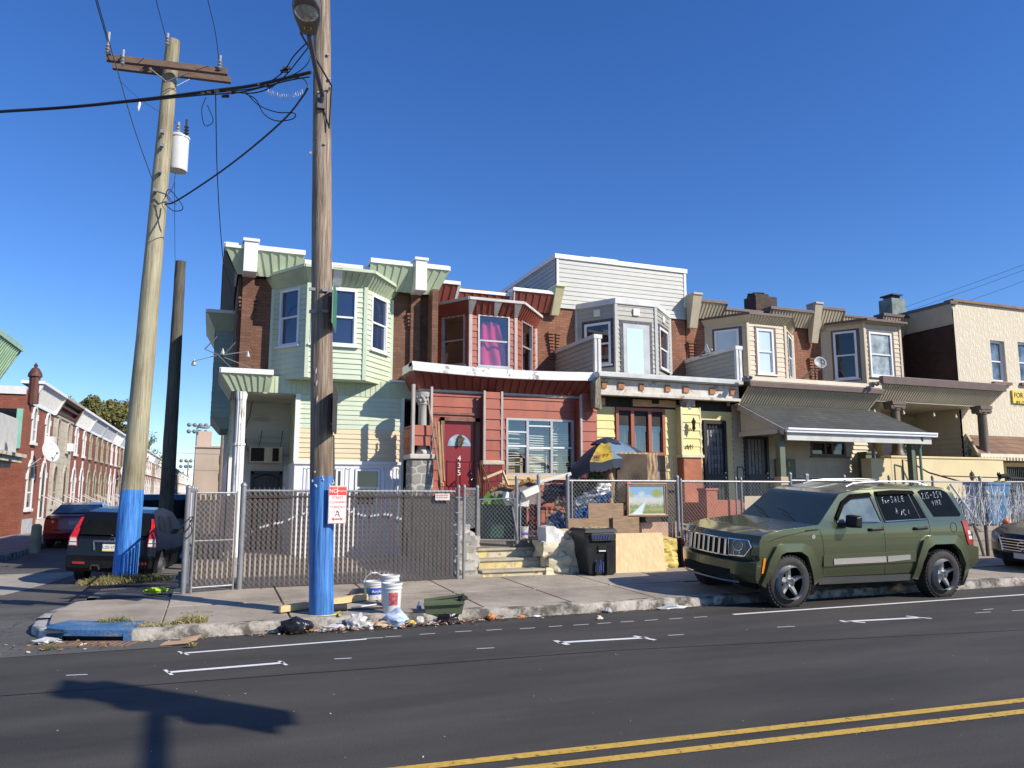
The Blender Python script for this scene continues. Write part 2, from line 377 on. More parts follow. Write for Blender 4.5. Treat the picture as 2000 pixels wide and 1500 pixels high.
# concrete patch in the side street
g = MB(); g.sheet(lambda u,v: (-5.6+2.4*u+.6*v,15.6+4.4*v,.010+zs(15.6+4.4*v)),3,10); build(g,'road_patch',M('patch_concrete',(.36,.33,.28),.9,var=.2,sc=2),loc=(0,0,0),kind='structure')
# near pavement behind the camera
g = MB(); g.box(-60,80,-8,-1.2,-.01,.13); build(g,'near_pavement',PAVE,kind='structure',loc=(0,0,0))
# far pavement: slabs with joints (each slab a face set down at the joints), kerb stones
rnd = random.Random(5)
def pav_slab(mb,x0,x1,y0,y1,z0f,sk=0.0):
    j = .012
    a,b,c,d = (x0+j,y0+j),(x1-j,y0+j),(x1-j+sk,y1-j),(x0+j+sk,y1-j)
    P = [(q[0],q[1],-.03) for q in (a,b,c,d)]+[(q[0],q[1],z0f(q[0],q[1])) for q in (a,b,c,d)]
    mb.hexa(P)
def zf(x,y): return WZ+.022*max(0,y-KY)+.004*noise.noise(Vector((x*1.3,y*1.3,0)))
mb = MB(); y0 = KY+.16
corner = [(-.95,9.62),(-1.35,9.75),(-1.62,10.1),(-1.72,10.9),(-1.62,11.9),(-1.55,12.6)]
mb.prism([(-.45,y0,-.03),(-.45,12.0,-.03),(-1.50,12.0,-.03)]+[(x+.01,y+.02,-.03) for x,y in corner[::-1][1:]],(0,0,WZ+.055))
xs = [-.45,.95,2.15,3.35,4.6,5.9,7.2,8.5,9.8,11.1,12.4,13.7,15.0,16.4,17.8,19.2,20.6,22,24,26,28,31,34,37,40]
for i in range(len(xs)-1):
    pav_slab(mb,xs[i],xs[i+1],y0,10.9+rnd.uniform(-.05,.05),zf); pav_slab(mb,xs[i],xs[i+1],10.98,12.6,zf)
build(mb,'pavement',PAVE,kind='structure',loc=(0,0,0),bevel=.006)
g = MB(); g.quad((-1.6,9.7,WZ-.02),(40,y0+.0,WZ-.02),(40,12.6,WZ-.0),(-1.4,12.6,WZ-.0)); build(g,'pavement_bed',M('joint_dirt',(.05,.045,.035),.95,var=.3),kind='structure',loc=(0,0,0))
KC = M('kerb_stone',(.36,.33,.28),.85,var=.3,sc=5,bump=.8,bsc=25,dirt=(.09,.08,.065),dsc=3.5,dth=.46,dsoft=.12)
def kerb_run(pts,zt,wdt,mat,name='kerb',z0=-.03,wob=.022):
    mb = MB(); n = len(pts); prev = None; ins = []; out = []
    for i,p in enumerate(pts):
        a = Vector(pts[max(i-1,0)]); b = Vector(pts[min(i+1,n-1)]); d = (b-a).normalized(); nn = Vector((-d.y,d.x))
        q = Vector(p)+nn*(wob*noise.noise(Vector((p[0]*4,p[1]*4,2)))); out.append(q); ins.append(Vector(p)+nn*wdt)
    for i in range(n-1):
        zz = [zt+wob*noise.noise(Vector((pts[k][0]*3,pts[k][1]*3,7))) for k in (i,i+1)]
        o0,o1,i0,i1 = out[i],out[i+1],ins[i],ins[i+1]; d = (o1-o0).normalized(); nn = Vector((-d.y,d.x))*.02
        mb.add([(o0.x,o0.y,z0),(o1.x,o1.y,z0),(o1.x,o1.y,zz[1]-.025),(o0.x,o0.y,zz[0]-.025),(o1.x+nn.x,o1.y+nn.y,zz[1]),(o0.x+nn.x,o0.y+nn.y,zz[0]),(i1.x,i1.y,zz[1]),(i0.x,i0.y,zz[0])],
               [(0,1,2,3),(3,2,4,5),(5,4,6,7)])
    return build(mb,name,mat,kind='structure',loc=(0,0,0),smooth=True,ang=60)
L0 = [(x/4,KY) for x in range(-3,161)]
kerb_run(L0,WZ+.005,.17,KC)
cn = [(-1.62,12.1),(-1.76,11.7),(-1.84,11.2),(-1.86,10.75)]
kerb_run(cn,WZ-.0,.17,M('kerb_white',(.5,.48,.43),.85,var=.2,sc=4,bump=.4,dirt=(.14,.12,.1),dsc=3,dth=.52))
kerb_run([(-1.86,10.75),(-1.83,10.4),(-1.72,10.1),(-1.60,9.92)],WZ-.02,.26,MT['kerb_white'])
BLUEK = M('blue_kerb_paint',(.055,.15,.30),.8,var=.25,sc=5,bump=.5,bsc=30,dirt=(.22,.2,.17),dsc=5,dth=.56,dsoft=.1)
bk = thing('storm_drain_inlet','blue painted kerb inlet with a dark storm drain slot at the street corner','storm drain',(-1.2,9.6,0))
kb = MB()
P0 = [(-1.60,9.92),(-1.40,9.72),(-1.05,9.56),(-.72,9.42)]; I0 = [(-1.42,10.22),(-1.22,10.08),(-.95,9.98),(-.62,9.86)]
for i in range(3):
    a,b,c,d = P0[i],P0[i+1],I0[i+1],I0[i]; zt = WZ+.035
    kb.quad((*a,zt-.03),(*b,zt-.03),(b[0]+.02,b[1]+.03,zt),(a[0]+.02,a[1]+.03,zt)); kb.quad((a[0]+.02,a[1]+.03,zt),(b[0]+.02,b[1]+.03,zt),(*c,zt),(*d,zt))
    lo = .0 if i == 0 else .082
    kb.quad((*a,lo-.02),(*b,(.082 if i < 2 else .082)-.02),(*b,zt-.03),(*a,zt-.03))
kb.quad((-.80,9.445,-.02),(-.72,9.42,-.02),(-.72,9.42,.1),(-.80,9.445,.1)); kb.quad((-.72,9.42,-.02),(-.6,9.86,-.02),(-.6,9.86,.155),(-.72,9.42,.13))
kb.quad((-1.6,9.92,-.02),(-1.42,9.74,-.02),(-1.42,9.74,.1),(-1.6,9.92,.1))
build(kb,'kerb_cap',BLUEK,bk,bevel=0)
kb = MB(); kb.quad((-1.42,9.80,-.0),(-.79,9.50,-.0),(-.79,9.50,.09),(-1.42,9.80,.09)); build(kb,'slot',DARK,bk)
kb = MB()
for i in range(14):
    t = i/13; kb.obox((-1.55+t*.85,9.62-t*.30+.0,.008),(.02,.0,0),(-.10,-.22,0),(0,0,.012))
kb.beam((-1.62,9.74,.008),(-.66,9.40,.008),.03,.016); kb.beam((-1.72,9.52,.008),(-.78,9.16,.008),.03,.016)
build(kb,'grate',M('rusty_grate',(.2,.13,.09),.8,var=.3),bk)
# left-hand pavement along the row houses
mb = MB(); mb.prism([(-4.45,21.6,-.03),(-4.45,255,-.03),(-6.4,255,-.03),(-6.4,20.9,-.03),(-5.0,20.9,-.03)],(0,0,.14)); mb.box(-30,-6.35,20.9,23.2,-.03,.11)
lp_ = build(mb,'left_pavement',M('dull_pavement',(.26,.24,.21),.9,var=.2,sc=1.2,bump=.2),kind='structure',loc=(0,0,0))  # duller concrete tone, varied at random
lk_ = kerb_run([(-6.5,20.72),(-5.1,20.72),(-4.55,21.2),(-4.4,21.8)]+[(-4.4,21.8+i*2) for i in range(1,110)],.13,.18,KC,wob=.004)
# right-hand side: pavement and concrete apron behind, next to the fence and the parked car
for o_ in (lp_,lk_): o_.scale = (KS,)*3; o_.location = CP*(1-KS)
mb = MB()
for k in range(40): a_,b_ = 12.5+.4*k,12.9+.4*k; mb.quad((-1.55,a_,.155+zs(a_)),(-.3,a_,.16+zs(a_)),(-.3,b_,.16+zs(b_)),(-1.55,b_,.155+zs(b_))); mb.quad((-1.62,a_,-.22),(-1.62,b_,-.22),(-1.55,b_,.155+zs(b_)),(-1.55,a_,.155+zs(a_)))
build(mb,'side_pavement',M('dark_apron',(.15,.14,.125),.9,var=.25,sc=1.6,bump=.3),kind='structure',loc=(0,0,0))
# yard of the green house
mb = MB(); mb.quad((-.3,12.5,.17),(4.0,12.5,.17),(4.0,17.4,.21),(-.3,17.4,.21)); mb.box(.3,1.7,16.4,19.2,.15,.27); mb.box(-.3,3.95,15.4,16.45,.12,.235)
build(mb,'yard_paving',M('yard_concrete',(.42,.37,.30),.9,var=.18,sc=1.5,bump=.2,dirt=(.2,.17,.13),dsc=.8,dth=.55,dsoft=.25),kind='structure',loc=(0,0,0))
# road paint
PW = M('road_paint_white',(.78,.78,.77),.6,var=.08,sc=30,dirt=(.25,.25,.25),dsc=30,dth=.66,dsoft=.05)
PY = M('road_paint_yellow',(.56,.36,.06),.6,var=.15,sc=20,dirt=(.09,.07,.03),dsc=22,dth=.58,dsoft=.06)
def stripe(mb,a,b,w):
    a = Vector((a[0],a[1])); b = Vector((b[0],b[1])); d = (b-a).normalized(); n = Vector((-d.y,d.x))*w/2
    mb.quad(*[(q.x,q.y,.004) for q in (a-n,b-n,b+n,a+n)])
mb = MB()
def zp(px,py): p = OZ(px,py,.004); return (p.x,p.y)
stripe(mb,zp(352,1276),zp(716,1248),.055); stripe(mb,zp(328,1313),zp(556,1294),.07)
stripe(mb,zp(1432,1200),(26,8.58),.07); stripe(mb,zp(1088,1255),zp(1265,1245),.075); stripe(mb,zp(1645,1214),zp(1800,1206),.075)
def tee(a,b,w): stripe(mb,a,b,w)
tee(zp(348,1272),zp(368,1279),.025); tee(zp(545,1291),zp(560,1299),.03); tee(zp(322,1308),zp(336,1318),.03)
tee(zp(1084,1251),zp(1110,1259),.06); tee(zp(1238,1242),zp(1280,1250),.05); tee(zp(1640,1212),zp(1690,1216),.05); tee(zp(1770,1203),zp(1820,1208),.05)
for (x,y,l) in [(768,1243,32),(835,1238,30),(905,1233,32),(965,1230,30),(1030,1227,30),(1085,1223,26),(1135,1220,30),(1180,1217,26),(1225,1214,26),(1272,1211,26),(1320,1208,26),(1368,1205,26),(670,1286,34),(948,1266,34),(1320,1240,30),(1535,1224,34),(150,1318,42),(730,1246,36),(1920,1196,30),(1990,1192,26),(1930,1190,20)]:
    stripe(mb,zp(x-l/2,y+.9),zp(x+l/2,y-.9),.02)
sm = MB(); stripe(sm,zp(-300,1381),zp(1200,1270),.016); stripe(sm,zp(1200,1270),zp(2300,1215),.014); build(sm,'paving_seam',M('tar_seam',(.014,.014,.014),.7),kind='structure',loc=(0,0,0))
build(mb,'white_road_markings',PW,kind='structure',loc=(0,0,0))
mb = MB(); [stripe(mb,(a[0]+(a[0]-b[0])*12,a[1]+(a[1]-b[1])*12),(b[0]+(b[0]-a[0])*14,b[1]+(b[1]-a[1])*14),.088) for a,b in ((zp(800,1500),zp(2000,1367)),(zp(1030,1500),zp(2000,1389)))]; build(mb,'yellow_centre_lines',PY,kind='structure',loc=(0,0,0))

# ---------------- materials of the row ----------------
BRN = brick('brown_brick',(.21,.10,.06),(.15,.07,.042),(.10,.065,.045),ms=.006,stain=.35)
BRN2 = brick('orange_brown_brick',(.30,.12,.065),(.21,.085,.045),(.13,.08,.055),ms=.008,stain=.25)
BRNP = BRN
GRN = M('pale_green_siding',(.53,.60,.45),.5,var=.05,sc=1.5,st=(1.5,1.5,.4),dirt=(.38,.42,.31),dsc=1.3,dth=.56,dsoft=.25)
GRNT = M('green_trim',(.50,.58,.43),.45,var=.03)
GRNF = M('green_soffit_panel',(.46,.54,.38),.5,var=.06,sc=2,dirt=(.34,.38,.27),dsc=1.6,dth=.56,dsoft=.2)
BEI = M('beige_siding',(.66,.55,.36),.55,var=.06,sc=2)
REDS = M('oxide_red_siding',(.34,.082,.044),.5,var=.14,sc=2,st=(1.5,1.5,.5),dirt=(.19,.055,.04),dsc=1.8,dth=.54,dsoft=.2)
REDF = M('oxide_red_panel',(.235,.056,.04),.5,var=.10,sc=2)
REDD = M('maroon_door_paint',(.22,.018,.022),.35,var=.06)
MAR = M('maroon_block',(.26,.03,.035),.75,var=.2,sc=5,bump=.9,bsc=9)
GREY = M('grey_siding',(.42,.43,.40),.55,var=.04)
GREY2 = M('taupe_grey_siding',(.33,.325,.29),.55,var=.05)
YEL = M('yellow_siding',(.72,.62,.27),.6,var=.05,sc=2,dirt=(.5,.42,.2),dsc=2,dth=.66)
TAN = M('tan_siding',(.52,.45,.33),.55,var=.06,st=(1.5,1.5,.4),dirt=(.38,.32,.23),dsc=1.4,dth=.56,dsoft=.25)
TANP = M('tan_panel',(.42,.37,.27),.55,var=.07,sc=3)
BRC = M('brown_coping',(.11,.07,.055),.45,var=.15,sc=4)
CREAM = M('cream_stucco',(.60,.52,.36),.85,var=.08,sc=2,bump=.5,bsc=14)
CREAM2 = M('smooth_yellow_stucco',(.66,.55,.32),.85,var=.07,sc=1.5,bump=.12,bsc=30)
STUC = None
CURT = M('pink_curtain',(.56,.02,.10),.8,var=.1,sc=3)
SHADE = M('white_blind',(.62,.66,.68),.7,var=.05,sc=2)
BLKP = M('tar_paper',(.022,.02,.02),.8,var=.5,sc=3)
FASW = M('old_white_fascia',(.55,.52,.46),.7,var=.15,sc=6,dirt=(.2,.17,.14),dsc=5,dth=.55)
PLY = M('plywood',(.52,.34,.17),.75,var=.18,sc=5,st=(1,1,6))
def stuccomat():
    m,n,p = nodes('textured_cream_stucco'); N = n.nodes; L = n.links
    tc = N.new("ShaderNodeTexCoord"); mp = N.new("ShaderNodeMapping"); mp.inputs['Scale'].default_value = (7,7,2.6); L.new(tc.outputs['Object'],mp.inputs[0])
    vo = N.new("ShaderNodeTexVoronoi"); vo.feature = 'DISTANCE_TO_EDGE'; vo.inputs['Scale'].default_value = 1.3
    nn = N.new("ShaderNodeTexNoise"); nn.inputs['Scale'].default_value = 3; L.new(mp.outputs[0],nn.inputs[0]); va = N.new("ShaderNodeVectorMath"); L.new(mp.outputs[0],va.inputs[0]); L.new(nn.outputs[1],va.inputs[1]); L.new(va.outputs[0],vo.inputs[0])
    r = N.new("ShaderNodeValToRGB"); r.color_ramp.elements[0].position = 0; r.color_ramp.elements[1].position = .16; r.color_ramp.elements[0].color = (.57,.51,.39,1); r.color_ramp.elements[1].color = (.65,.59,.455,1)
    L.new(vo.outputs[0],r.inputs[0]); L.new(r.outputs[0],p.inputs['Base Color']); p.inputs['Roughness'].default_value = .9
    b = N.new("ShaderNodeBump"); b.inputs['Strength'].default_value = .8; b.inputs['Distance'].default_value = .03; L.new(vo.outputs[0],b.inputs['Height']); L.new(b.outputs[0],p.inputs['Normal']); return m
STUC = stuccomat()
def rakebricks(par,x,z,Y,w=.2,mat=None):       # corbelled brick ladder under a party pilaster
    mb = MB()
    for i in range(9):
        ww = .05+.012*(8-i); mb.box(x-ww-.05,x-.01,Y-.05-.006*(8-i),Y,z-i*.085-.05,z-i*.085)
        mb.box(x+.06,x+.06+ww,Y-.045,Y,z-i*.085-.05,z-i*.085)
    build(mb,'corbel',mat or BRN,par)
def pilaster(par,x0,x1,Y,zt,zb,mat,name='pilaster',cap=.06,proj=.45):
    mb = MB(); mb.hexa([(x0,Y-.12,zb),(x1,Y-.12,zb),(x1,Y,zb),(x0,Y,zb),(x0-.02,Y-proj,zt),(x1+.02,Y-proj,zt),(x1+.02,Y,zt),(x0-.02,Y,zt)])
    mb.box(x0-.03,x1+.03,Y-proj-.03,Y,zt+.001,zt+cap)
    return build(mb,name,mat,par,bevel=.006)
def cornice(par,pts_top,pts_bot,zt,zb,pmat,cmat,capth=.08,name='cornice',pitch=.2,t=.022,capin=.4,capout=.03):
    mb = MB()
    for i in range(len(pts_top)-1):
        a,b = pts_bot[i],pts_bot[i+1]; c,d = pts_top[i+1],pts_top[i]
        ribbed(mb,(a[0],a[1],zb),(b[0],b[1],zb),(c[0],c[1],zt),(d[0],d[1],zt),pitch,t)
    o = build(mb,name,pmat,par)
    mb = MB()
    for i in range(len(pts_top)-1):
        a = Vector((*pts_top[i],0)); b = Vector((*pts_top[i+1],0)); dd = (b-a).normalized(); n = Vector((dd.y,-dd.x,0))
        a2 = a+n*capout; b2 = b+n*capout
        mb.hexa([a2+Vector((0,0,zt-.02)),b2+Vector((0,0,zt-.02)),b-n*capin+Vector((0,0,zt-.02)),a-n*capin+Vector((0,0,zt-.02)),
                 a2+Vector((0,0,zt+capth)),b2+Vector((0,0,zt+capth)),b-n*capin+Vector((0,0,zt+capth)),a-n*capin+Vector((0,0,zt+capth))])
    build(mb,name+'_cap',cmat,o,bevel=.005)
    return o
def bay(par,P,zb,zt,mat,tmat,wins,course=.115,gmat=None,fmat=None,base=True,topz=None,backs=(None,None,None),fw=.055,wkw=None):
    """P: four plan points rear-left, front-left, front-right, rear-right. wins: three (u0,u1,z0,z1) or None"""
    mb = MB(); F3 = []
    for i in range(3):
        F = frame2(P[i],P[i+1]); F3.append(F); h = []
        if wins[i]: u0,u1,z0,z1 = wins[i]; h = [(u0*F.l,u1*F.l,z0,z1)]
        siding(mb,F,0,F.l,zb,zt,course,.016,h)
    if base: mb.poly([(p[0],p[1],zb+.002) for p in P][::-1])
    mb.poly([(p[0],p[1],zt-.01) for p in P])
    o = build(mb,'bay_window',mat,par)
    mb = MB()
    for i in (0,1,2,3):
        p = P[i]; mb.box(p[0]-.045,p[0]+.045,p[1]-.035,p[1]+.05,zb-.005,zt)
    build(mb,'corner_trim',tmat,o,bevel=.01,sp=True)
    for i in range(3):
        if wins[i]:
            u0,u1,z0,z1 = wins[i]; F = F3[i]; g = gmat[i] if isinstance(gmat,(list,tuple)) else gmat
            kw = dict(wkw or {})
            window(par,F,u0*F.l,u1*F.l,z0,z1,fmat,g,fw,**kw)
            if backs[i]:
                bb = MB(); c = backs[i]
                if callable(c): c(bb,F,u0*F.l,u1*F.l,z0,z1)
    return o,F3
def core(par,x0,x1,Y,zt,back=9,mat=None,zb=0):
    mb = MB(); F = Fr(0,Y); mb.box(x0,x1,Y,Y+back,zb,zt); return build(mb,'brick_wall',mat or BRN,par)

# =============== green corner house ===============
Bg = 17.5
gh = thing('corner_house','pale green sided corner row house with a white pilastered cornice and a second floor bay','house',(2.3,17.5,.2))
gx0,gx1 = .33,4.72
zt = 6.80
# brick body, upper floor only at the recess
mb = MB(); mb.box(gx0,gx1,Bg,Bg+10,4.05,6.75); mb.box(gx0,gx1,18.95,Bg+10,.15,4.05); mb.box(gx1-.12,gx1+.02,Bg-.5,19.5,.15,6.3)
build(mb,'brick_wall',BRN,gh)
# cornice: high - low - high, wraps to the left side and flares to the right
xa,_ = XZ(597,484,17.0); xb,_ = XZ(724,497,17.0)
cornice(gh,[(.02,18.4),(.02,17.0),(xa,17.0)],[(.30,18.4),(.30,17.32),(xa-.05,17.32)],6.80,6.30,GRNF,WHITEC,.09,pitch=.17)
cornice(gh,[(xa,17.16),(xb,17.16)],[(xa,17.36),(xb,17.36)],6.66,6.30,GRNF,WHITEC,.07,pitch=.2,name='middle_cornice')
cornice(gh,[(xb,17.0),(5.0,17.0),(5.0,17.5)],[(xb+.02,17.32),(gx1+.03,17.32),(gx1+.03,17.6)],6.80,6.24,GRNF,WHITEC,.09,pitch=.17)
mb = MB(); mb.box(.30,4.72,17.42,18.4,6.3,6.72); mb.box(.3,4.75,17.4,27,6.3,6.7); build(mb,'roof',M('roofing_felt',(.05,.05,.05),.9),gh)
mb = MB(); mb.quad((.00,17.05,6.75),(.28,17.36,6.3),(.28,27,6.3),(.00,27,6.75)); mb.box(-.02,.35,18.4,27,6.80,6.9); build(mb,'side_coping',M('dark_soffit',(.04,.04,.04),.8),gh)
for (l,r,zb) in ((476,503,6.27),(811,833,6.22)):
    x0,_ = XZ(l,500,16.98); x1,_ = XZ(r,500,16.98); m_ = MB(); m_.box(x0,x1,16.9,17.4,zb,6.93); m_.box(x0-.03,x1+.03,16.87,17.4,6.931,7.0); build(m_,'pilaster',WHITE,gh,bevel=.006)
    rakebricks(gh,(x0+x1)/2,zb-.45,Bg+.0)
    m_ = MB(); m_.box(x0+.02,x1-.02,Bg-.11,Bg+.0,4.2,zb+.02); build(m_,'brick_pier',BRN,gh)
# bay
Yb = 16.6
fl = XZ(597,738,Yb)[0]; fr = XZ(710,745,Yb)[0]; rl = XZ(527,740,Bg)[0]; rr = XZ(762,740,Bg)[0]
gP = [(rl,Bg),(fl,Yb),(fr,Yb),(rr,Bg)]
bz = 4.0; btz = XZ(655,556,Yb)[1]
wz1 = XZ(655,561,Yb)[1]-.02; wz0 = XZ(680,676,Yb)[1]
f_l = frame2(gP[1],gP[2]).l; w0 = (XZ(608,600,Yb)[0]-fl)/f_l; w1 = (XZ(697,600,Yb)[0]-fl)/f_l
o,gF = bay(gh,gP,bz,btz,GRN,GRNT,[(.22,.78,wz0,wz1),(w0,w1,wz0,wz1),(.20,.80,wz0,wz1)],.115,gmat=[BGLASS,BGLASS,BGLASS])
gct = XZ(655,525,Yb-.3)[1]; ct = [(rl-.18,Bg),(fl-.12,Yb-.30),(fr+.12,Yb-.30),(rr+.2,Bg)]
cornice(gh,ct,gP,gct,btz-.01,GRNF,GRNT,.05,pitch=.13,name='bay_cornice',capin=.25)
mb = MB(); mb.poly([(p[0],p[1],gct-.01) for p in ct]); build(mb,'bay_roof',MT['roofing_felt'],gh)
mb = MB(); xm = XZ(663,540,Yb-.15)[0]
mb.hexa([(xm-.12,Yb-.05,btz-.02),(xm+.05,Yb-.05,btz-.02),(xm+.05,Yb,btz-.02),(xm-.12,Yb,btz-.02),(xm-.14,Yb-.345,gct+.02),(xm+.05,Yb-.345,gct+.02),(xm+.05,Yb-.2,gct+.02),(xm-.14,Yb-.2,gct+.02)])
xm2 = XZ(661,508,17.1)[0]; mb.hexa([(xm2-.1,17.3,6.3),(xm2+.1,17.3,6.3),(xm2+.1,17.4,6.3),(xm2-.1,17.4,6.3),(xm2-.12,17.12,6.68),(xm2+.12,17.12,6.68),(xm2+.12,17.3,6.68),(xm2-.12,17.3,6.68)])
build(mb,'bracket',WHITE,gh,bevel=.005,sp=True)
# first floor: fascia (slanted at the left), flat under the bay; wall with lap siding; panelled base
Yl = 17.1; ft = 4.06; fb = 3.70; wl = XZ(583,780,Yl)[0]; wr = 3.97
cornice(gh,[(.06,18.9),(.06,16.82),(rl+.03,16.82)],[(.30,18.9),(.30,17.05),(rl-.03,17.05)],ft,fb,GRNF,WHITEC,.09,pitch=.135,name='porch_cornice',capin=.3)
mb = MB(); ribbed(mb,(rl-.03,Yl,fb),(4.72,Yl,fb),(4.72,Yl,ft),(rl-.03,Yl,ft),.115,.012); build(mb,'porch_fascia',GRNF,gh)
mb = MB(); mb.box(rr-.1,4.72,Yl-.05,Bg,ft+.002,ft+.05); build(mb,'flashing',WHITEC,gh)
mb = MB(); mb.box(.3,1.72,17.12,18.95,fb-.02,fb+.02); mb.box(1.6,4.7,17.2,17.6,fb-.02,ft); build(mb,'porch_ceiling',M('grimy_ceiling',(.42,.42,.36),.7,var=.25,sc=1.5),gh)
F = Fr(0,Yl); mb = MB(); pz = XZ(785,905,Yl)[1]
siding(mb,F,wl,wr,pz,fb,.105,.014,cf=lambda k,a: 0 if (a > pz+.64 or .22 < a-pz < .31) else 1)
siding(mb,Fr(wl,18.95,0,-1),0,18.95-Yl,pz,fb,.105,.014,m=0)
build(mb,'front_wall',[GRN,BEI],gh)
mb = MB(); mb.box(wl-.06,wl+.04,Yl-.035,Yl+.05,pz,fb); mb.box(wr-.03,wr+.03,Yl-.03,Yl+.05,.2,fb); mb.box(wl-.05,wr,Yl-.045,Yl+.0,pz-.04,pz+.03); build(mb,'trim',WHITE,gh)
# white panelled base with windows
hz = [RC(693,915,741,990,Yl),RC(600,915,632,990,Yl),RC(655,915,668,990,Yl)]
mb = MB(); wall(mb,F,wl-.03,wr,.2,pz-.04,hz,.12)
for (a,b) in ((602,612),(590,598),(672,682),(747,768),(773,783)):
    x0 = XZ(a,1000,Yl)[0]; x1 = XZ(b,1000,Yl)[0]
    for (p,q,z0_,z1_) in ((x0,x0+.02,1.1,pz-.12),(x1-.02,x1,1.1,pz-.12),(x0,x1,pz-.14,pz-.12),(x0,x1,1.1,1.12)): mb.box(p,q,Yl-.02,Yl,z0_,z1_)
mb.quad((wl-.03,Yl,.2),(wl-.03,18.95,.2),(wl-.03,18.95,pz),(wl-.03,Yl,pz))
build(mb,'panelled_base',M('white_panel_wall',(.76,.76,.78),.5,var=.05,dirt=(.5,.48,.44),dsc=1.5,dth=.62),gh)
for h in hz: window(gh,F,h[0]+.01,h[1]-.01,h[2]+.01,h[3]-.01,VINYL,DGLASS,.045,sill=False)
# side gap between the houses: near-black panel colour stands in for its shade
mb = MB(); mb.box(wr+.03,4.7,17.62,17.7,.2,fb); build(mb,'recess_shade_panel',M('recess_shade_brown',(.03,.02,.016),.9),gh)
# recess: back wall, door, security gate
F2 = Fr(0,18.9); mb = MB(); dr = RC(490,920,545,1074,18.9)
siding(mb,F2,.33,wl,2.45,fb,.28,.02); wall(mb,F2,.33,wl,.2,2.45,[(dr[0],dr[1],.2,dr[3])],.08)
mb.box(dr[1]+.02,dr[1]+.45,18.85,18.9,.25,2.42)
build(mb,'recess_wall',M('sooty_white_panel',(.50,.49,.46),.65,var=.1,sc=1.2,st=(.5,1,2.5),dirt=(.13,.12,.10),dsc=1.3,dth=.56,dsoft=.2),gh)
d_ = MB(); d_.box(dr[0],dr[1],18.93,18.97,.25,dr[3]); do = build(d_,'door',M('dark_door',(.04,.04,.045),.4),gh)
d_ = MB()
for x in (dr[0]+.03,dr[1]-.03): d_.box(x-.03,x+.03,18.84,18.9,.25,dr[3])
d_.box(dr[0],dr[1],18.84,18.9,dr[3]-.07,dr[3])
for i in range(1,8): x = dr[0]+(dr[1]-dr[0])*i/8; d_.box(x-.008,x+.008,18.86,18.88,.3,1.85+.12*math.sin(math.pi*i/8))
d_.tube([(dr[0]+(dr[1]-dr[0])*i/12,18.87,1.85+.14*math.sin(math.pi*i/12)) for i in range(13)],.012,5); build(d_,'security_gate',IRON,do)
# left side wall and side bay
mb = MB(); FL_ = Fr(.33,29,0,-1); siding(mb,FL_,0,11.6,2.3,4.0,.12,.014,m=0); mb.quad((.31,29,.1),(.31,18.6,.1),(.31,18.6,2.3),(.31,29,2.3),1)
build(mb,'side_wall',[GRN,WHITE],gh)
sx = -.10
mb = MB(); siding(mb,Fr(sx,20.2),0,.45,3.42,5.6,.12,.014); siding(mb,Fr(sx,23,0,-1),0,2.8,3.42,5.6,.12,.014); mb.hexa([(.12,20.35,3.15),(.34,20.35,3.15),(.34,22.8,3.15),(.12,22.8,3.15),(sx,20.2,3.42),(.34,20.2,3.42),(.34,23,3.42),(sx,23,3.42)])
sb = build(mb,'side_bay',M('shaded_teal_siding',(.30,.38,.32),.6,var=.08),gh)  # siding colour darkened to carry the shadow on this bay
cornice(gh,[(sx-.22,23.2),(sx-.22,19.95),(.34,19.95)],[(sx,23.0),(sx,20.2),(.34,20.2)],6.0,5.58,GRNF,WHITEC,.06,pitch=.15,name='side_bay_cornice',capin=.2)
# fluted porch column
mb = MB(); cx,cy = .50,17.12; n = 24; vs = []
prof = [(.15,.27),(.15,.36),(.115,.40),(.112,1.4),(.108,2.55),(.125,2.56),(.125,2.60),(.106,2.61),(.098,3.5),(.11,3.55),(.13,3.69)]
for r_,z_ in prof:
    for j in range(n): a = 2*math.pi*j/n; rr_ = r_*(1 if j % 2 else .88); vs.append((cx+rr_*math.cos(a),cy+rr_*math.sin(a),z_))
mb.add(vs,[(i*n+j,i*n+(j+1) % n,(i+1)*n+(j+1) % n,(i+1)*n+j) for i in range(len(prof)-1) for j in range(n)])
build(mb,'porch_column',M('peeling_white_paint',(.70,.70,.68),.6,var=.1,sc=3,st=(4,4,.6),dirt=(.30,.28,.25),dsc=3,dth=.60,dsoft=.04),gh)
mb = MB(); mb.box(.33,.40,18.4,18.95,.2,3.7); build(mb,'side_post',WHITE,gh)
# air conditioner
ac = thing('air_conditioner','old window air conditioner hung on the sooty recessed wall above the barred door','air conditioner',(1.3,18.7,2.5))
a0 = RC(488,872,551,904,18.5); mb = MB(); mb.box(a0[0],a0[1],18.5,18.95,a0[2],a0[3]); build(mb,'casing',M('aged_beige_metal',(.45,.38,.27),.5,var=.15),ac,bevel=.01)
mb = MB(); mb.box(a0[0]+.03,a0[0]+.32,18.488,18.5,a0[2]+.03,a0[3]-.03); mb.box(a0[0]+.50,a0[0]+.64,18.488,18.5,a0[2]+.03,a0[3]-.03); build(mb,'grille',DARK,ac,sp=True)
mb = MB(); mb.tube([(a0[0]+.2,18.55,a0[3]),(a0[0]+.28,18.9,a0[3]+.42)],.008,5); mb.tube([(a0[1]-.05,18.55,a0[3]),(a0[1]+.02,18.9,a0[3]+.42)],.008,5)
mb.tube([(a0[0]-.02,18.85,a0[3]-.1),(a0[0]-.14,18.86,2.95),(a0[0]-.02,18.86,3.35),(a0[0]+.02,18.86,3.68)],.008,5); build(mb,'hanger',IRON,ac)

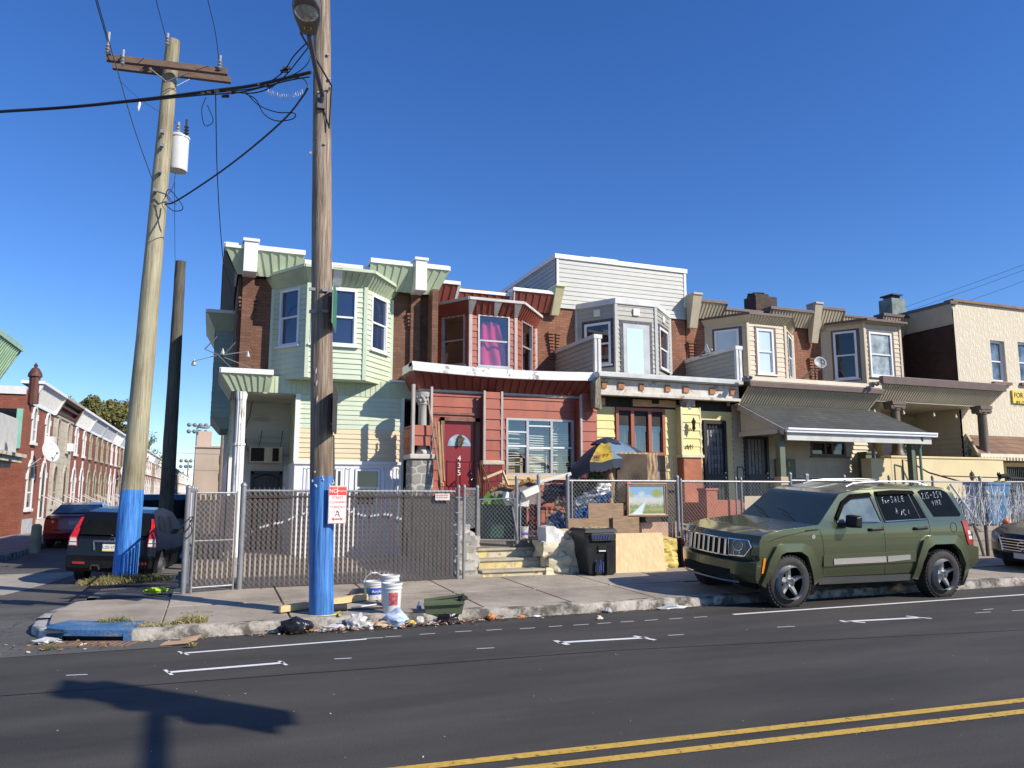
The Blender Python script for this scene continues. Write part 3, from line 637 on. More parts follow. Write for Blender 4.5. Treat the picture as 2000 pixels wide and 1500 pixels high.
# =============== red house ===============
B = 18.6; rx0,rx1 = 4.76,8.5
rh = thing('red_house','oxide red row house with a maroon door and a pink curtain in its bay','house',(6.6,18.6,.7))
mb = MB(); mb.box(4.82,rx1,B,B+10,.1,6.85); build(mb,'brick_wall',BRN2,rh)
def three_cornice(h,px,Yc,Yb_,z,zb,pm,cm,sink=.12,pitch=.2):
    a,b,c,d = px
    cornice(h,[(a,Yc),(b,Yc)],[(a+.02,Yb_),(b-.06,Yb_)],z,zb,pm,cm,.07,pitch=pitch)
    cornice(h,[(b,Yc+.18),(c,Yc+.18)],[(b,Yb_+.05),(c,Yb_+.05)],z-sink,zb,pm,cm,.06,pitch=pitch,name='middle_cornice')
    cornice(h,[(c,Yc),(d,Yc)],[(c+.06,Yb_),(d-.02,Yb_)],z,zb,pm,cm,.07,pitch=pitch)
    mb = MB()
    for x,s in ((b,-1),(c,1)):
        mb.hexa([(x+s*.10,Yb_-.02,zb),(x+s*.16 if s > 0 else x+s*.10+.06,Yb_-.02,zb),(x+.04,Yb_+.1,zb),(x-.04,Yb_+.1,zb),(x+s*.02-.04,Yc-.01,z-.02),(x+s*.02+.04,Yc-.01,z-.02),(x+.05,Yb_+.1,z-.02),(x-.05,Yb_+.1,z-.02)])
    build(mb,'cornice_return',cm,h,bevel=.004,sp=True)
three_cornice(rh,(4.86,XZ(899,560,18.2)[0],XZ(1002,563,18.2)[0],8.3),18.2,18.5,6.82,6.36,REDF,WHITEC)
pilaster(rh,8.28,8.50,18.55,7.0,6.30,M('pale_yellow_metal',(.60,.56,.33),.5),proj=.5); rakebricks(rh,8.42,5.85,B,mat=BRN2)
rP = [(XZ(843,680,B)[0],B),(XZ(918,700,17.6)[0],17.6),(XZ(1007,710,17.6)[0],17.6),(XZ(1046,700,B)[0],B)]
rz0 = 4.55; rz1 = 5.92
fz0 = XZ(933,719,17.6)[1]+.04; fz1 = XZ(933,613,17.6)[1]; fll = frame2(rP[1],rP[2]).l
u0 = (XZ(933,660,17.6)[0]-rP[1][0])/fll; u1 = (XZ(995,660,17.6)[0]-rP[1][0])/fll
RT = M('red_trim',(.34,.10,.075),.5); ALU = M('aluminium_frame',(.45,.45,.45),.4,met=.4)
bay(rh,rP,rz0,rz1,REDS,M('pinkish_trim',(.44,.38,.35),.5),[(.28,.88,fz0+.05,fz1),(u0,u1,fz0,fz1),(.25,.80,fz0,fz1)],.16,gmat=[glass_clear('dim_clear_glass',amt=.85),CGLASS,CGLASS],fmat=[ALU,ALU,ALU][0],backs=(None,None,None),fw=.045)
# interior of the bay: dark box and pink curtain
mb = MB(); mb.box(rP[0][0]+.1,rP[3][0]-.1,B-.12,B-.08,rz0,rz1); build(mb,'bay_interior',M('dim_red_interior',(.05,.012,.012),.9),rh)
def cur(u,v):
    z = fz0+.03+v*(fz1-fz0)*.86; wz = (.5-.16*v); x = rP[1][0]+fll*((u0+u1)/2-.02)+(u-.5)*(.86-.40*v)*1.0*(1 if v < .5 else .98); y = 17.75+.035*math.sin(u*15+v*4)+.03*math.sin(u*7-v*5)
    return (x,y,z)
mb = MB(); mb.sheet(cur,46,14); build(mb,'curtain',CURT,rh,smooth=True,ang=180)
mb = MB(); mb.quad((rP[1][0]+.1,17.95,4.6),(rP[2][0]-.1,17.95,4.6),(rP[2][0]-.1,17.95,5.3),(rP[1][0]+.1,17.95,5.3)); build(mb,'lower_curtain',M('red_backdrop',(.35,.02,.06),.9),rh)
ct = [(rP[0][0]-.2,B),(rP[1][0]-.12,17.32),(rP[2][0]+.12,17.32),(rP[3][0]+.2,B)]
rct = XZ(960,587,17.32)[1]; cornice(rh,ct,rP,rct,rz1-.01,REDF,M('grey_white_coping',(.52,.50,.46),.5),.05,pitch=.16,name='bay_cornice',capin=.2)
mb = MB(); mb.poly([(p[0],p[1],rct-.01) for p in ct]); build(mb,'bay_roof',MT['roofing_felt'],rh)
mb = MB()
for x in (rP[1][0]-.03,(rP[1][0]+rP[2][0])/2+.03,rP[2][0]-.03):
    mb.hexa([(x-.02,17.56,rz1),(x+.06,17.56,rz1),(x+.06,17.6,rz1),(x-.02,17.6,rz1),(x-.1,17.30,rct-.02),(x+.1,17.30,rct-.02),(x+.1,17.4,rct-.02),(x-.1,17.4,rct-.02)])
build(mb,'bracket',M('grey_white_coping',(.5,.5,.5)),rh,bevel=.004,sp=True)
# porch roof: white two-step edge and slanted dark red fascia
Yf = 16.15; pl = 3.93; pr = 8.40
mb = MB()
def sagz(x): return 4.33-.06*math.sin((x-pl)/(pr-pl)*math.pi)+.0
n = 16
for i in range(n):
    xa_,xb_ = pl+(pr-pl)*i/n,pl+(pr-pl)*(i+1)/n
    for (y0_,y1_,o0,o1) in ((Yf-.03,Yf+.3,-.02,.08),(Yf-.10,Yf+.05,-.13,-.03)):
        mb.hexa([(xa_,y0_,sagz(xa_)+o0),(xb_,y0_,sagz(xb_)+o0),(xb_,y1_,sagz(xb_)+o0),(xa_,y1_,sagz(xa_)+o0),(xa_,y0_,sagz(xa_)+o1),(xb_,y0_,sagz(xb_)+o1),(xb_,y1_,sagz(xb_)+o1),(xa_,y1_,sagz(xa_)+o1)])
mb.box(pl-.0,pl+.08,Yf,17.05,4.22,4.40)
pc = build(mb,'porch_roof_edge',M('weathered_white_metal',(.70,.70,.69),.45,var=.06,dirt=(.25,.24,.22),dsc=3,dth=.60,dsoft=.06),rh)
mb = MB(); mb.box(pl+.05,8.45,Yf+.1,B,4.14,4.25); build(mb,'porch_roof',MT['roofing_felt'],rh)
mb = MB()
ribbed(mb,(pl+.22,16.42,3.87),(pr-.1,16.42,3.87),(pr+.02,Yf-.05,4.22),(pl+.03,Yf-.05,4.22),.19,.03)
ribbed(mb,(pl+.22,17.05,3.87),(pl+.22,16.42,3.87),(pl+.03,Yf-.05,4.22),(pl+.03,17.05,4.22),.16,.03)
build(mb,'porch_fascia',REDF,rh)
mb = MB(); mb.box(pl+.24,8.4,16.44,18,3.82,3.86); build(mb,'soffit',M('grey_white_coping',(.5,.5,.5)),rh)
# enclosed porch wall
Yw = 16.5; F = Fr(0,Yw)
dz = RC(867,822,925,951,Yw); dz = (dz[0],dz[1]+.02,.95,dz[3])
wz = RC(988,816,1121,929,Yw)
xL = XZ(842,800,Yw)[0]; xP0 = XZ(946,800,16.3)[0]; xP1 = XZ(980,800,16.3)[0]; xR = XZ(1133,800,Yw)[0]
mb = MB(); hdz = (dz[0]-.08,dz[1]+.10,.9,dz[3]+.08)
siding(mb,F,xL-.02,xR+.4,.9,3.86,.235,.02,[hdz,wz])
siding(mb,Fr(0,16.3),xP0,xP1,2.28,3.84,.235,.02); mb.quad((xP0,16.3,2.28),(xP0,Yw,2.28),(xP0,Yw,3.76),(xP0,16.3,3.76)); mb.quad((xP1,16.3,2.28),(xP1,Yw,2.28),(xP1,Yw,3.76),(xP1,16.3,3.76))
xq0 = XZ(1135,850,16.2)[0]; xq1 = XZ(1166,850,16.2)[0]
siding(mb,Fr(0,16.2),xq0,xq1,2.30,3.90,.235,.02); mb.quad((xq0,16.2,2.28),(xq0,Yw,2.28),(xq0,Yw,3.76),(xq0,16.2,3.76))
build(mb,'front_wall',REDS,rh)
mb = MB()
for x,y in ((xP0,16.3),(xP1,16.3),(xq0,16.2)): mb.box(x-.025,x+.025,y-.03,y+.03,2.3,3.86)
mb.box(xL-.05,xR,Yw-.05,Yw,3.80,3.86)
build(mb,'trim',M('aged_trim',(.42,.36,.33),.5),rh)
mb = MB()
for (a,b,y) in ((xP0,xP1,16.3),(xq0,xq1,16.2)):
    mb.box(a-.06,b+.04,y-.08,Yw,2.19,2.29)
build(mb,'pier_cap',M('rough_stone_cap',(.5,.44,.33),.85,var=.2,bump=.6,bsc=15),rh,bevel=.02,sp=True)
mb = MB(); mb.box(xP0-.03,xP1+.0,16.24,Yw,.7,2.19); mb.box(xq0-.03,xq1,16.14,Yw,.7,2.19); mb.box(xL-.1,8.5,Yw-.02,Yw+.1,.1,.9); build(mb,'block_pier',brick('maroon_rockface',(.24,.03,.035),(.2,.025,.03),(.12,.02,.02),bw=.4,bh=.19,ms=.02,bump=1.0,uneven=.05),rh,bevel=.01,sp=True)
# door
mb = MB(); mb.box(hdz[0],dz[0],Yw-.06,Yw+.1,.9,hdz[3]); mb.box(dz[1],hdz[1],Yw-.06,Yw+.1,.9,hdz[3]); mb.box(hdz[0],hdz[1],Yw-.06,Yw+.1,dz[3],hdz[3]); mb.box(xL+.02,xP0,Yw-.05,Yw,hdz[3]+.06,hdz[3]+.11)
df = build(mb,'door_frame',M('weathered_brown_wood',(.20,.10,.07),.8,var=.35,sc=8,st=(1,1,.2)),rh)
mb = MB(); W = dz[1]-dz[0]; mb.box(dz[0],dz[1],Yw+.02,Yw+.06,.9,dz[3])
for (a,b,c,e) in ((.12,.45,1.05,1.62),(.55,.88,1.05,1.62),(.12,.45,1.72,2.28),(.55,.88,1.72,2.28)):
    x0,x1 = dz[0]+a*W,dz[0]+b*W
    for (p,q,s_,t_) in ((x0,x1,c,c+.02),(x0,x1,e-.02,e),(x0,x0+.02,c,e),(x1-.02,x1,c,e)): mb.box(p,q,Yw+.002,Yw+.02,s_,t_)
do = build(mb,'door',REDD,rh)
mb = MB(); cxx = dz[0]+.5*W; zz = 2.46+.15
mb.poly([(cxx+.29*W/.7*math.cos(math.pi*i/14)*.9,Yw+.01,zz+.26*math.sin(math.pi*i/14)) for i in range(15)]); fo = build(mb,'fanlight',M('fan_glass',(.30,.40,.46),.15,var=.3,sc=9),do)
mb = MB(); mb.blob((cxx+.02,Yw-.02,zz+.12),(.08,.03,.11),4,.5,3); build(mb,'wreath',M('dried_wreath',(.08,.06,.04),.9,var=.5,sc=20),do)
for i,ch in enumerate('435'): text(do,ch,(cxx,Yw-.004,2.33-i*.16),(1,0,0),(0,0,1),.17,M('white_digit',(.8,.78,.72),.5),'house_digit',.004)
mb = MB(); mb.blob((dz[1]-.07,Yw-.02,1.86),(.03,.03,.03),1,0,2); mb.blob((dz[1]-.07,Yw-.0,2.0),(.025,.02,.025),1,0,2); build(mb,'handle',CHROME,do,smooth=True)
# triple window with blinds behind
wn = window(rh,F,wz[0],wz[1],wz[2],wz[3],ALU,CGLASS,.05,mid=False,mull=[XZ(1030,870,Yw)[0],XZ(1077,870,Yw)[0]],sill=False)
mb = MB()
m1 = XZ(1030,870,Yw)[0]; m2 = XZ(1077,870,Yw)[0]
mb.box(wz[0]+.05,m1-.03,Yw-.02,Yw+.01,2.62,2.66); mb.box(wz[0]+.05,m1-.03,Yw-.02,Yw+.01,2.95,2.98); mb.box(m1+.03,m2-.03,Yw-.02,Yw+.01,2.58,2.63); mb.box(m1+.03,m2-.03,Yw-.02,Yw+.01,3.1,3.13); mb.box(m2+.03,wz[1]-.05,Yw-.02,Yw+.01,2.60,2.64); build(mb,'sash',VINYL,wn)
mb = MB(); rr2 = random.Random(3)
for (a,b,lo,hi) in ((wz[0]+.05,m1-.04,2.2,2.95),(m1+.05,m2-.04,2.0,2.92),(m2+.04,wz[1]-.06,2.0,2.95)):
    z = lo
    while z < hi:
        k = rr2.uniform(-.012,.012)
        if rr2.random() > .15: mb.quad((a,Yw+.10,z+k),(b,Yw+.10,z-k),(b,Yw+.12,z-k+.022),(a,Yw+.12,z+k+.022))
        z += .055
mb.quad((m1+.05,Yw+.16,2.0),(m2-.05,Yw+.16,2.0),(m2-.05,Yw+.16,2.45),(m1+.05,Yw+.16,2.45))
build(mb,'blind',M('cream_blind',(.62,.60,.52),.6,var=.12,sc=6),rh)
mb = MB(); mb.quad((wz[0]+.05,Yw+.2,1.98),(m1-.04,Yw+.2,1.98),(m1-.04,Yw+.2,2.4),(wz[0]+.05,Yw+.2,2.4)); mb.quad((m2+.12,Yw+.15,1.98),(m2+.42,Yw+.15,1.98),(m2+.35,Yw+.18,2.5),(m2+.2,Yw+.18,2.5)); mb.beam((m2+.14,Yw+.2,2.9),(m2+.28,Yw+.2,3.12),.05,.02); mb.beam((m2+.05,Yw+.16,2.9),(m2+.2,Yw+.16,3.2),.02,.02); build(mb,'stored_board',LUMBER,rh,sp=True)
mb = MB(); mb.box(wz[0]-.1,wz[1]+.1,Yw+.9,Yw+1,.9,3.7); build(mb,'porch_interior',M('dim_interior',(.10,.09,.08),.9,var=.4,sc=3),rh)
mb = MB(); mb.box(XZ(985,930,Yw)[0]-.1,XZ(1125,930,Yw)[0],Yw-.09,Yw-.0,wz[2]-.10,wz[2]-.0); mb.box(XZ(985,930,Yw)[0]-.15,XZ(1060,930,Yw)[0],Yw-.07,Yw,wz[2]-.22,wz[2]-.105); build(mb,'window_ledge',LUMBER,rh)
# left corner: capital, column shaft, siding box and stone pier
x0 = XZ(803,850,16.15)[0]; x1 = XZ(846,850,16.15)[0]
mb = MB(); c_ = (XZ(827,800,16.3)[0],16.35,0)
mb.lathe(c_,[(.13,2.42),(.13,2.5),(.105,2.56),(.098,3.0),(.092,3.46),(.105,3.48),(.12,3.5),(.11,3.53),(.13,3.62),(.165,3.68),(.165,3.76)],18)
for i in range(8):
    a = i*math.pi/4; mb.blob((c_[0]+.125*math.cos(a),c_[1]+.125*math.sin(a),3.58),(.035,.035,.05),i,.3,2); mb.blob((c_[0]+.15*math.cos(a+.39),c_[1]+.15*math.sin(a+.39),3.66),(.03,.03,.035),i,.3,2)
build(mb,'porch_column',M('grey_stone_column',(.42,.41,.38),.8,var=.12,sc=3,bump=.2),rh,smooth=True,ang=50)
mb = MB(); mb.box(x0,x0+.06,16.08,16.2,2.3,3.9); mb.box(x1-.05,x1,16.2,16.3,2.3,3.88); build(mb,'corner_post',M('pinkish_trim',(.5,.4,.4)),rh,sp=True)
mb = MB(); siding(mb,Fr(0,16.12),x0+.06,x1-.04,2.58,3.02,.22,.02); siding(mb,Fr(x0+.03,16.95,0,-1),0,.8,2.32,3.02,.22,.02); build(mb,'corner_panel',REDS,rh)
RUBBLE = brick('grey_rubble_stone',(.20,.20,.185),(.32,.30,.26),(.46,.44,.38),bw=.25,bh=.2,ms=.03,bump=1.0,uneven=.34,stain=.45)
p0 = XZ(803,930,16.0)[0]; p1 = XZ(847,930,16.0)[0]
mb = MB(); mb.box(p0,p1,16.0,16.5,.7,2.28); sp = build(mb,'stone_pier',RUBBLE,rh,bevel=.03)
mb = MB(); mb.box(p0-.05,p1+.05,15.95,16.55,2.285,2.39); mb.lathe((c_[0],16.3,0),[(.17,2.39),(.17,2.44),(.13,2.5)],14); build(mb,'pier_top',M('worn_stone_cap',(.5,.47,.40),.85,var=.15,bump=.5,bsc=12),sp,bevel=.02)

# =============== grey and yellow house ===============
yh = thing('grey_and_yellow_house','row house with a tall grey sided top floor above a yellow sided front wall','house',(10.6,18.6,.7))
gx0,gx1 = 8.5,12.62
mb = MB(); mb.box(gx0,gx1,B,B+8,.1,6.6); build(mb,'brick_wall',BRN2,yh)
F = Fr(0,B-.04); mb = MB(); siding(mb,F,8.52,12.64,6.55,7.93,.125,.015)
siding(mb,Fr(8.50,B+7,0,-1),0,7.0,6.5,7.93,.125,.015)
tf = build(mb,'top_floor',GREY,yh)
mb = MB(); mb.box(8.44,12.70,B-.09,B+7,7.93,8.06); mb.box(9.72,10.62,B+.3,B+1.5,8.06,8.22); mb.box(8.50,8.57,B-.06,B-.03,6.6,7.93); mb.box(12.58,12.66,B-.07,B-.03,6.9,7.93); build(mb,'roof_coping',WHITEC,tf,bevel=.01)
mb = MB(); mb.beam((8.3,B+.6,7.05),(8.1,B+1.2,7.4),.03,.03); mb.beam((8.1,B+1.2,7.4),(8.4,B+1.4,7.3),.02,.02); build(mb,'roof_bracket',IRON,yh)
yP = [(XZ(1126,660,B)[0],B),(XZ(1203,660,17.6)[0],17.6),(XZ(1281,660,17.6)[0],17.6),(XZ(1308,660,B)[0],B)]
FRAME_D = M('house_wrap_tape',(.06,.06,.075),.6,var=.8,sc=22)
yl = frame2(yP[1],yP[2]).l; d0 = (XZ(1217,690,17.6)[0]-yP[1][0])/yl; d1 = (XZ(1268,690,17.6)[0]-yP[1][0])/yl
dzt = XZ(1240,634,17.6)[1]; wzt = XZ(1146,632,18.2)[1]; wzb = XZ(1191,712,17.8)[1]
ybay,yF = bay(yh,yP,4.5,6.58,GREY2,GREY,[(.22,.88,wzb,wzt),None,(.22,.82,wzb,wzt)],.125,gmat=[DGLASS,DGLASS,DGLASS],fw=.06)
ct = [(yP[0][0]-.05,B),(yP[1][0]-.03,17.55),(yP[2][0]+.03,17.55),(yP[3][0]+.05,B)]
mb = MB(); cover(mb,ct,6.55,6.70,.3); mb.poly([(p[0],p[1],6.69) for p in ct]); build(mb,'bay_coping',M('light_grey_coping',(.56,.57,.56),.5),yh,bevel=.01)
mb = MB()
for i,(z0_,z1_) in ((0,(wzb,wzt)),(2,(wzb,wzt))):
    Ff = yF[i]; u0_,u1_ = (.22,.88) if i == 0 else (.22,.82); a,b = u0_*Ff.l,u1_*Ff.l
    for (s0_,s1_,q0,q1) in ((a-.08,a,z0_-.08,z1_+.08),(b,b+.08,z0_-.08,z1_+.08),(a,b,z1_,z1_+.08),(a,b,z0_-.08,z0_)):
        mb.hexa([Ff.P(s0_,q0,.022),Ff.P(s1_,q0,.022),Ff.P(s1_,q0,0),Ff.P(s0_,q0,0),Ff.P(s0_,q1,.022),Ff.P(s1_,q1,.022),Ff.P(s1_,q1,0),Ff.P(s0_,q1,0)])
Ff = yF[1]; a,b = d0*yl,d1*yl
for (s0_,s1_,q0,q1) in ((a-.09,a,4.5,dzt+.09),(b,b+.09,4.5,dzt+.09),(a,b,dzt,dzt+.09)):
    mb.hexa([Ff.P(s0_,q0,.026),Ff.P(s1_,q0,.026),Ff.P(s1_,q0,0),Ff.P(s0_,q0,0),Ff.P(s0_,q1,.026),Ff.P(s1_,q1,.026),Ff.P(s1_,q1,0),Ff.P(s0_,q1,0)])
build(mb,'tape_border',FRAME_D,ybay)
mb = MB(); mb.hexa([Ff.P(a,4.5,.035),Ff.P(b,4.5,.035),Ff.P(b,4.5,.0),Ff.P(a,4.5,.0),Ff.P(a,dzt,.035),Ff.P(b,dzt,.035),Ff.P(b,dzt,.0),Ff.P(a,dzt,.0)])
dd_ = build(mb,'balcony_door',M('door_grey_white',(.42,.44,.45),.4),yh)
mb = MB(); mb.quad(Ff.P(a+.10,4.6,.039),Ff.P(b-.20,4.6,.039),Ff.P(b-.20,dzt-.12,.039),Ff.P(a+.10,dzt-.12,.039)); build(mb,'pane',M('mint_frosted_glass',(.52,.68,.62),.25,var=.04),dd_)
mb = MB()
for i,t in ((0,.55),(1,.5),(2,.5)):
    Ff = yF[i]; c = Ff.P(Ff.l*t,6.36,.03); mb.obox(c,Ff.u*.2,Ff.n*.05,Vector((0,0,.2)))
build(mb,'wall_lamp',M('lamp_white',(.7,.68,.6),.4),yh,bevel=.02,sp=True)
for (xx,nm) in ((8.47,0),(12.60,1)):
    y0_,y1_ = 16.35,B; mb = MB()
    siding(mb,Fr(xx,y1_,0,-1),0,y1_-y0_,4.40,5.27,.12,.015); siding(mb,Fr(xx+.12,y0_,0,1),0,y1_-y0_,4.40,5.27,.12,.015)
    pw = build(mb,'balcony_parapet',GREY2,yh)
    mb = MB(); mb.box(xx-.05,xx+.18,y0_-.10,y1_,5.27,5.37); mb.box(xx-.03,xx+.04,y0_-.09,y0_-.0,4.42,5.28); mb.box(xx+.07,xx+.15,y0_-.09,y0_,4.42,5.28); mb.box(xx-.0,xx+.12,y0_-.02,y0_+.05,4.42,5.27)
    build(mb,'parapet_trim',M('light_grey_coping',(.56,.57,.56)),pw,bevel=.006)
# balcony edge, exposed rafters, tar paper, yellow wall
x0 = 8.32; x1 = 12.40; mb = MB(); mb.box(x0,x1,15.85,18.6,4.26,4.40); mb.box(x0,x1,15.80,15.86,4.28,4.36); build(mb,'balcony_deck',M('pale_grey_metal',(.50,.52,.51),.45),yh)
mb = MB(); mb.box(x0+.1,x1,16.0,16.1,3.92,4.25); mb.box(x0+.1,x1,15.93,16.15,3.86,3.93); build(mb,'porch_fascia',FASW,yh)
mb = MB()
for px_,w_ in ((1180,.12),(1213,.16),(1253,.12),(1304,.14),(1340,.16),(1391,.16),(1430,.14)):
    xx = XZ(px_,757,15.98)[0]; mb.box(xx-w_/2,xx+w_/2,15.96,16.02,4.02,4.18)
build(mb,'rafter_end',M('fresh_brown_wood',(.36,.15,.06),.75,var=.3),yh,sp=True)
Yy = 16.4; mb = MB(); mb.box(8.45,12.6,Yy,Yy+.1,3.2,3.9); build(mb,'tar_paper_band',BLKP,yh)
mb = MB(); zc = XZ(1290,790,16.38)[1]
for (l,t,r,b) in ((1235,780,1272,795),(1287,781,1320,795),(1255,788,1337,797),(1172,777,1181,792),(1352,778,1357,798),(1420,778,1425,793)):
    q = RC(l,t,r,b,Yy-.03); mb.box(q[0],q[1],Yy-.04-.01*(l % 3),Yy,q[2],q[3])
build(mb,'plywood_patch',PLY,yh,sp=True)
wz = RC(1199,795,1299,890,Yy); dz = RC(1372,822,1420,950,Yy); yt = XZ(1200,795,Yy)[1]
F = Fr(0,Yy); mb = MB(); siding(mb,F,8.50,12.45,1.7,yt,.20,.02,[(wz[0]+.02,wz[1],1.4,wz[3]),(dz[0]-.03,dz[1]+.03,.7,dz[3]+.03)])
q0 = XZ(1332,850,16.15)[0]; q1 = XZ(1368,850,16.15)[0]; zc = XZ(1350,888,16.15)[1]; siding(mb,Fr(0,16.15),q0,q1,zc,yt+.05,.20,.02)
mb.quad((q0,16.15,zc),(q0,Yy,zc),(q0,Yy,yt+.05),(q0,16.15,yt+.05)); mb.quad((q1,16.15,zc),(q1,Yy,zc),(q1,Yy,yt+.05),(q1,16.15,yt+.05)); mb.quad((8.5,Yy-.0,.7),(12.5,Yy,.7),(12.5,Yy,1.7),(8.5,Yy,1.7))
build(mb,'front_wall',YEL,yh)
mb = MB(); mb.box(q0-.05,q1+.05,16.08,Yy,zc-.07,zc-.003); mb.box(q0-.03,q0+.02,16.13,16.17,zc,yt+.05); mb.box(q1-.02,q1+.02,16.13,16.17,zc,yt+.05); build(mb,'pier_cap',M('yellowed_cap',(.62,.58,.42),.7),yh)
mb = MB(); mb.box(q0,q1,16.12,Yy,.7,zc-.07); mb.box(XZ(1315,920,Yy)[0],q0,Yy-.05,Yy,.7,1.95); build(mb,'rock_face_pier',M('painted_rock_face',(.36,.13,.07),.8,var=.15,sc=3,bump=1.0,bsc=7),yh,bevel=.02)
WB = M('reddish_brown_frame',(.32,.09,.045),.5,var=.08)
wn = window(yh,F,wz[0]+.03,wz[1],wz[2],wz[3],WB,CGLASS,.075,mid=False,mull=[],sill=False,d=.05)
mb = MB(); m1 = XZ(1234,840,Yy)[0]; m2 = XZ(1268,840,Yy)[0]
for x in (m1,m2): mb.box(x-.045,x+.045,Yy-.05,Yy+.04,wz[2]+.07,wz[3]-.07)
build(mb,'mullion',WB,wn,sp=True)
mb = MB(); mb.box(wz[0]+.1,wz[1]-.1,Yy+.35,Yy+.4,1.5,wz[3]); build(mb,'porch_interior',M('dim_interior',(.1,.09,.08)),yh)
def drape(x0_,x1_,y,zb,zt_,k): return lambda u,v: (x0_+(x1_-x0_)*u,y+.03*math.sin(u*k)+.01*math.sin(u*k*2.3),zb+(zt_-zb)*v)
mb = MB(); mb.sheet(drape(wz[0]+.1,m1-.02,Yy+.2,1.5,wz[3]-.05,16),24,2); mb.sheet(drape(m1+.02,m2-.1,Yy+.2,1.5,wz[3]-.05,22),24,2); build(mb,'curtain',M('grey_brown_curtain',(.20,.18,.15),.9,var=.15),yh,smooth=True,ang=180)
mb = MB(); mb.quad((m2+.05,Yy+.15,1.5),(wz[1]-.08,Yy+.15,1.5),(wz[1]-.08,Yy+.15,wz[3]-.08),(m2+.05,Yy+.15,wz[3]-.08)); build(mb,'blind',M('pale_blue_shade',(.34,.42,.46),.7),yh)
mb = MB(); cc = (XZ(1342,790,16.25)[0],16.25,0); mb.lathe(cc,[(.10,3.3),(.10,3.60),(.12,3.62),(.12,3.66),(.16,3.78),(.20,3.82),(.20,3.86)],14)
for i in range(6): a = i*math.pi/3; mb.blob((cc[0]+.16*math.cos(a),cc[1]+.16*math.sin(a),3.76),(.045,.045,.06),i,.3,2)
build(mb,'porch_column',MT['grey_stone_column'],yh,smooth=True,ang=50)
def iron_door(h,d,Y,zb,ornate=True):
    W = d[1]-d[0]; zt = d[3]; mb = MB(); mb.box(d[0],d[1],Y+.05,Y+.09,zb,zt); o = build(mb,'door',M('white_inner_door',(.30,.31,.31),.5),h)
    mb = MB(); y = Y-.03
    for x in (d[0]+.03,d[1]-.03): mb.box(x-.035,x+.035,y-.03,y+.07,zb,zt)
    mb.box(d[0]+.065,d[1]-.065,y-.03,y+.07,zt-.07,zt); mb.box(d[0]+.065,d[1]-.065,y-.02,y+.02,zb+.95,zb+1.1)
    mb.box(d[0]+.065,d[1]-.065,y-.02,y+.02,zb,zb+.1)
    n = 7
    for i in range(1,n): x = d[0]+W*i/n; mb.box(x-.008,x+.008,y-.008,y+.008,zb,zt-.07)
    cx = (d[0]+d[1])/2
    if ornate:
        for zc in [zb+.3+.22*i for i in range(9)]:
            if abs(zc-zb-1.02) < .12 or zc > zt-.2: continue
            for s in (-1,1):
                mb.tube([(cx+s*(.02+.07*t*math.cos(5*t)),y-.015,zc+.08*t*math.sin(5*t)+.03) for t in [k/9 for k in range(10)]],.007,4)
                mb.tube([(cx+s*(.12+.04*math.cos(6.3*t)),y-.015,zc+.05*math.sin(6.3*t)) for t in [k/8 for k in range(9)]],.006,4)
    else:
        for k in (0,1):
            z = zb+1.35-k*.75; mb.tube([(cx,y-.015,z-.2),(cx+.17,y-.015,z),(cx,y-.015,z+.2),(cx-.17,y-.015,z),(cx,y-.015,z-.2)],.008,4)
            for s in (-1,1): mb.tube([(cx+s*(.05+.05*math.cos(6.3*t)),y-.015,z+.30+.06*math.sin(6.3*t)) for t in [k2/8 for k2 in range(9)]],.006,4)
    g = build(mb,'security_gate',IRON,o)
    mb = MB(); mb.blob((d[1]-.08,Y-.07,zb+1.0),(.03,.03,.03),1,0,2); mb.blob((d[1]-.08,Y-.07,zb+1.12),(.025,.02,.025),1,0,2); build(mb,'handle',CHROME,o,smooth=True)
iron_door(yh,dz,Yy,.95)
lx,lz = XZ(1355,833,16.0); mb = MB(); mb.lathe((lx,16.0,lz),[(.01,.22),(.03,.17),(.06,.12),(.045,.10),(.035,-.02),(.055,-.03),(.02,-.09),(.01,-.13)],8); mb.tube([(lx,16.0,lz-.03),(lx-.02,16.08,lz-.09),(lx-.02,16.13,lz-.03)],.01,5); build(mb,'porch_lantern',IRON,yh)
o_ = build(text(None,'441',(XZ(1348,873,16.1)[0],16.11,XZ(1348,873,16.1)[1]),(1,0,0),(0,0,1),.16,None),'house_number',IRON,yh)
# gap piece hanging at the corner of the red porch
mb = MB(); a = OY(1160,790,15.9); mb.hexa([(8.24,15.9,3.55),(8.42,15.9,3.5),(8.42,16.1,3.5),(8.24,16.1,3.55),(8.22,15.8,4.15),(8.34,15.8,4.28),(8.34,16.1,4.28),(8.22,16.1,4.15)]); build(mb,'torn_roof_end',M('mouldy_wood',(.24,.21,.15),.9,var=.5,sc=8,st=(4,4,1)),yh)

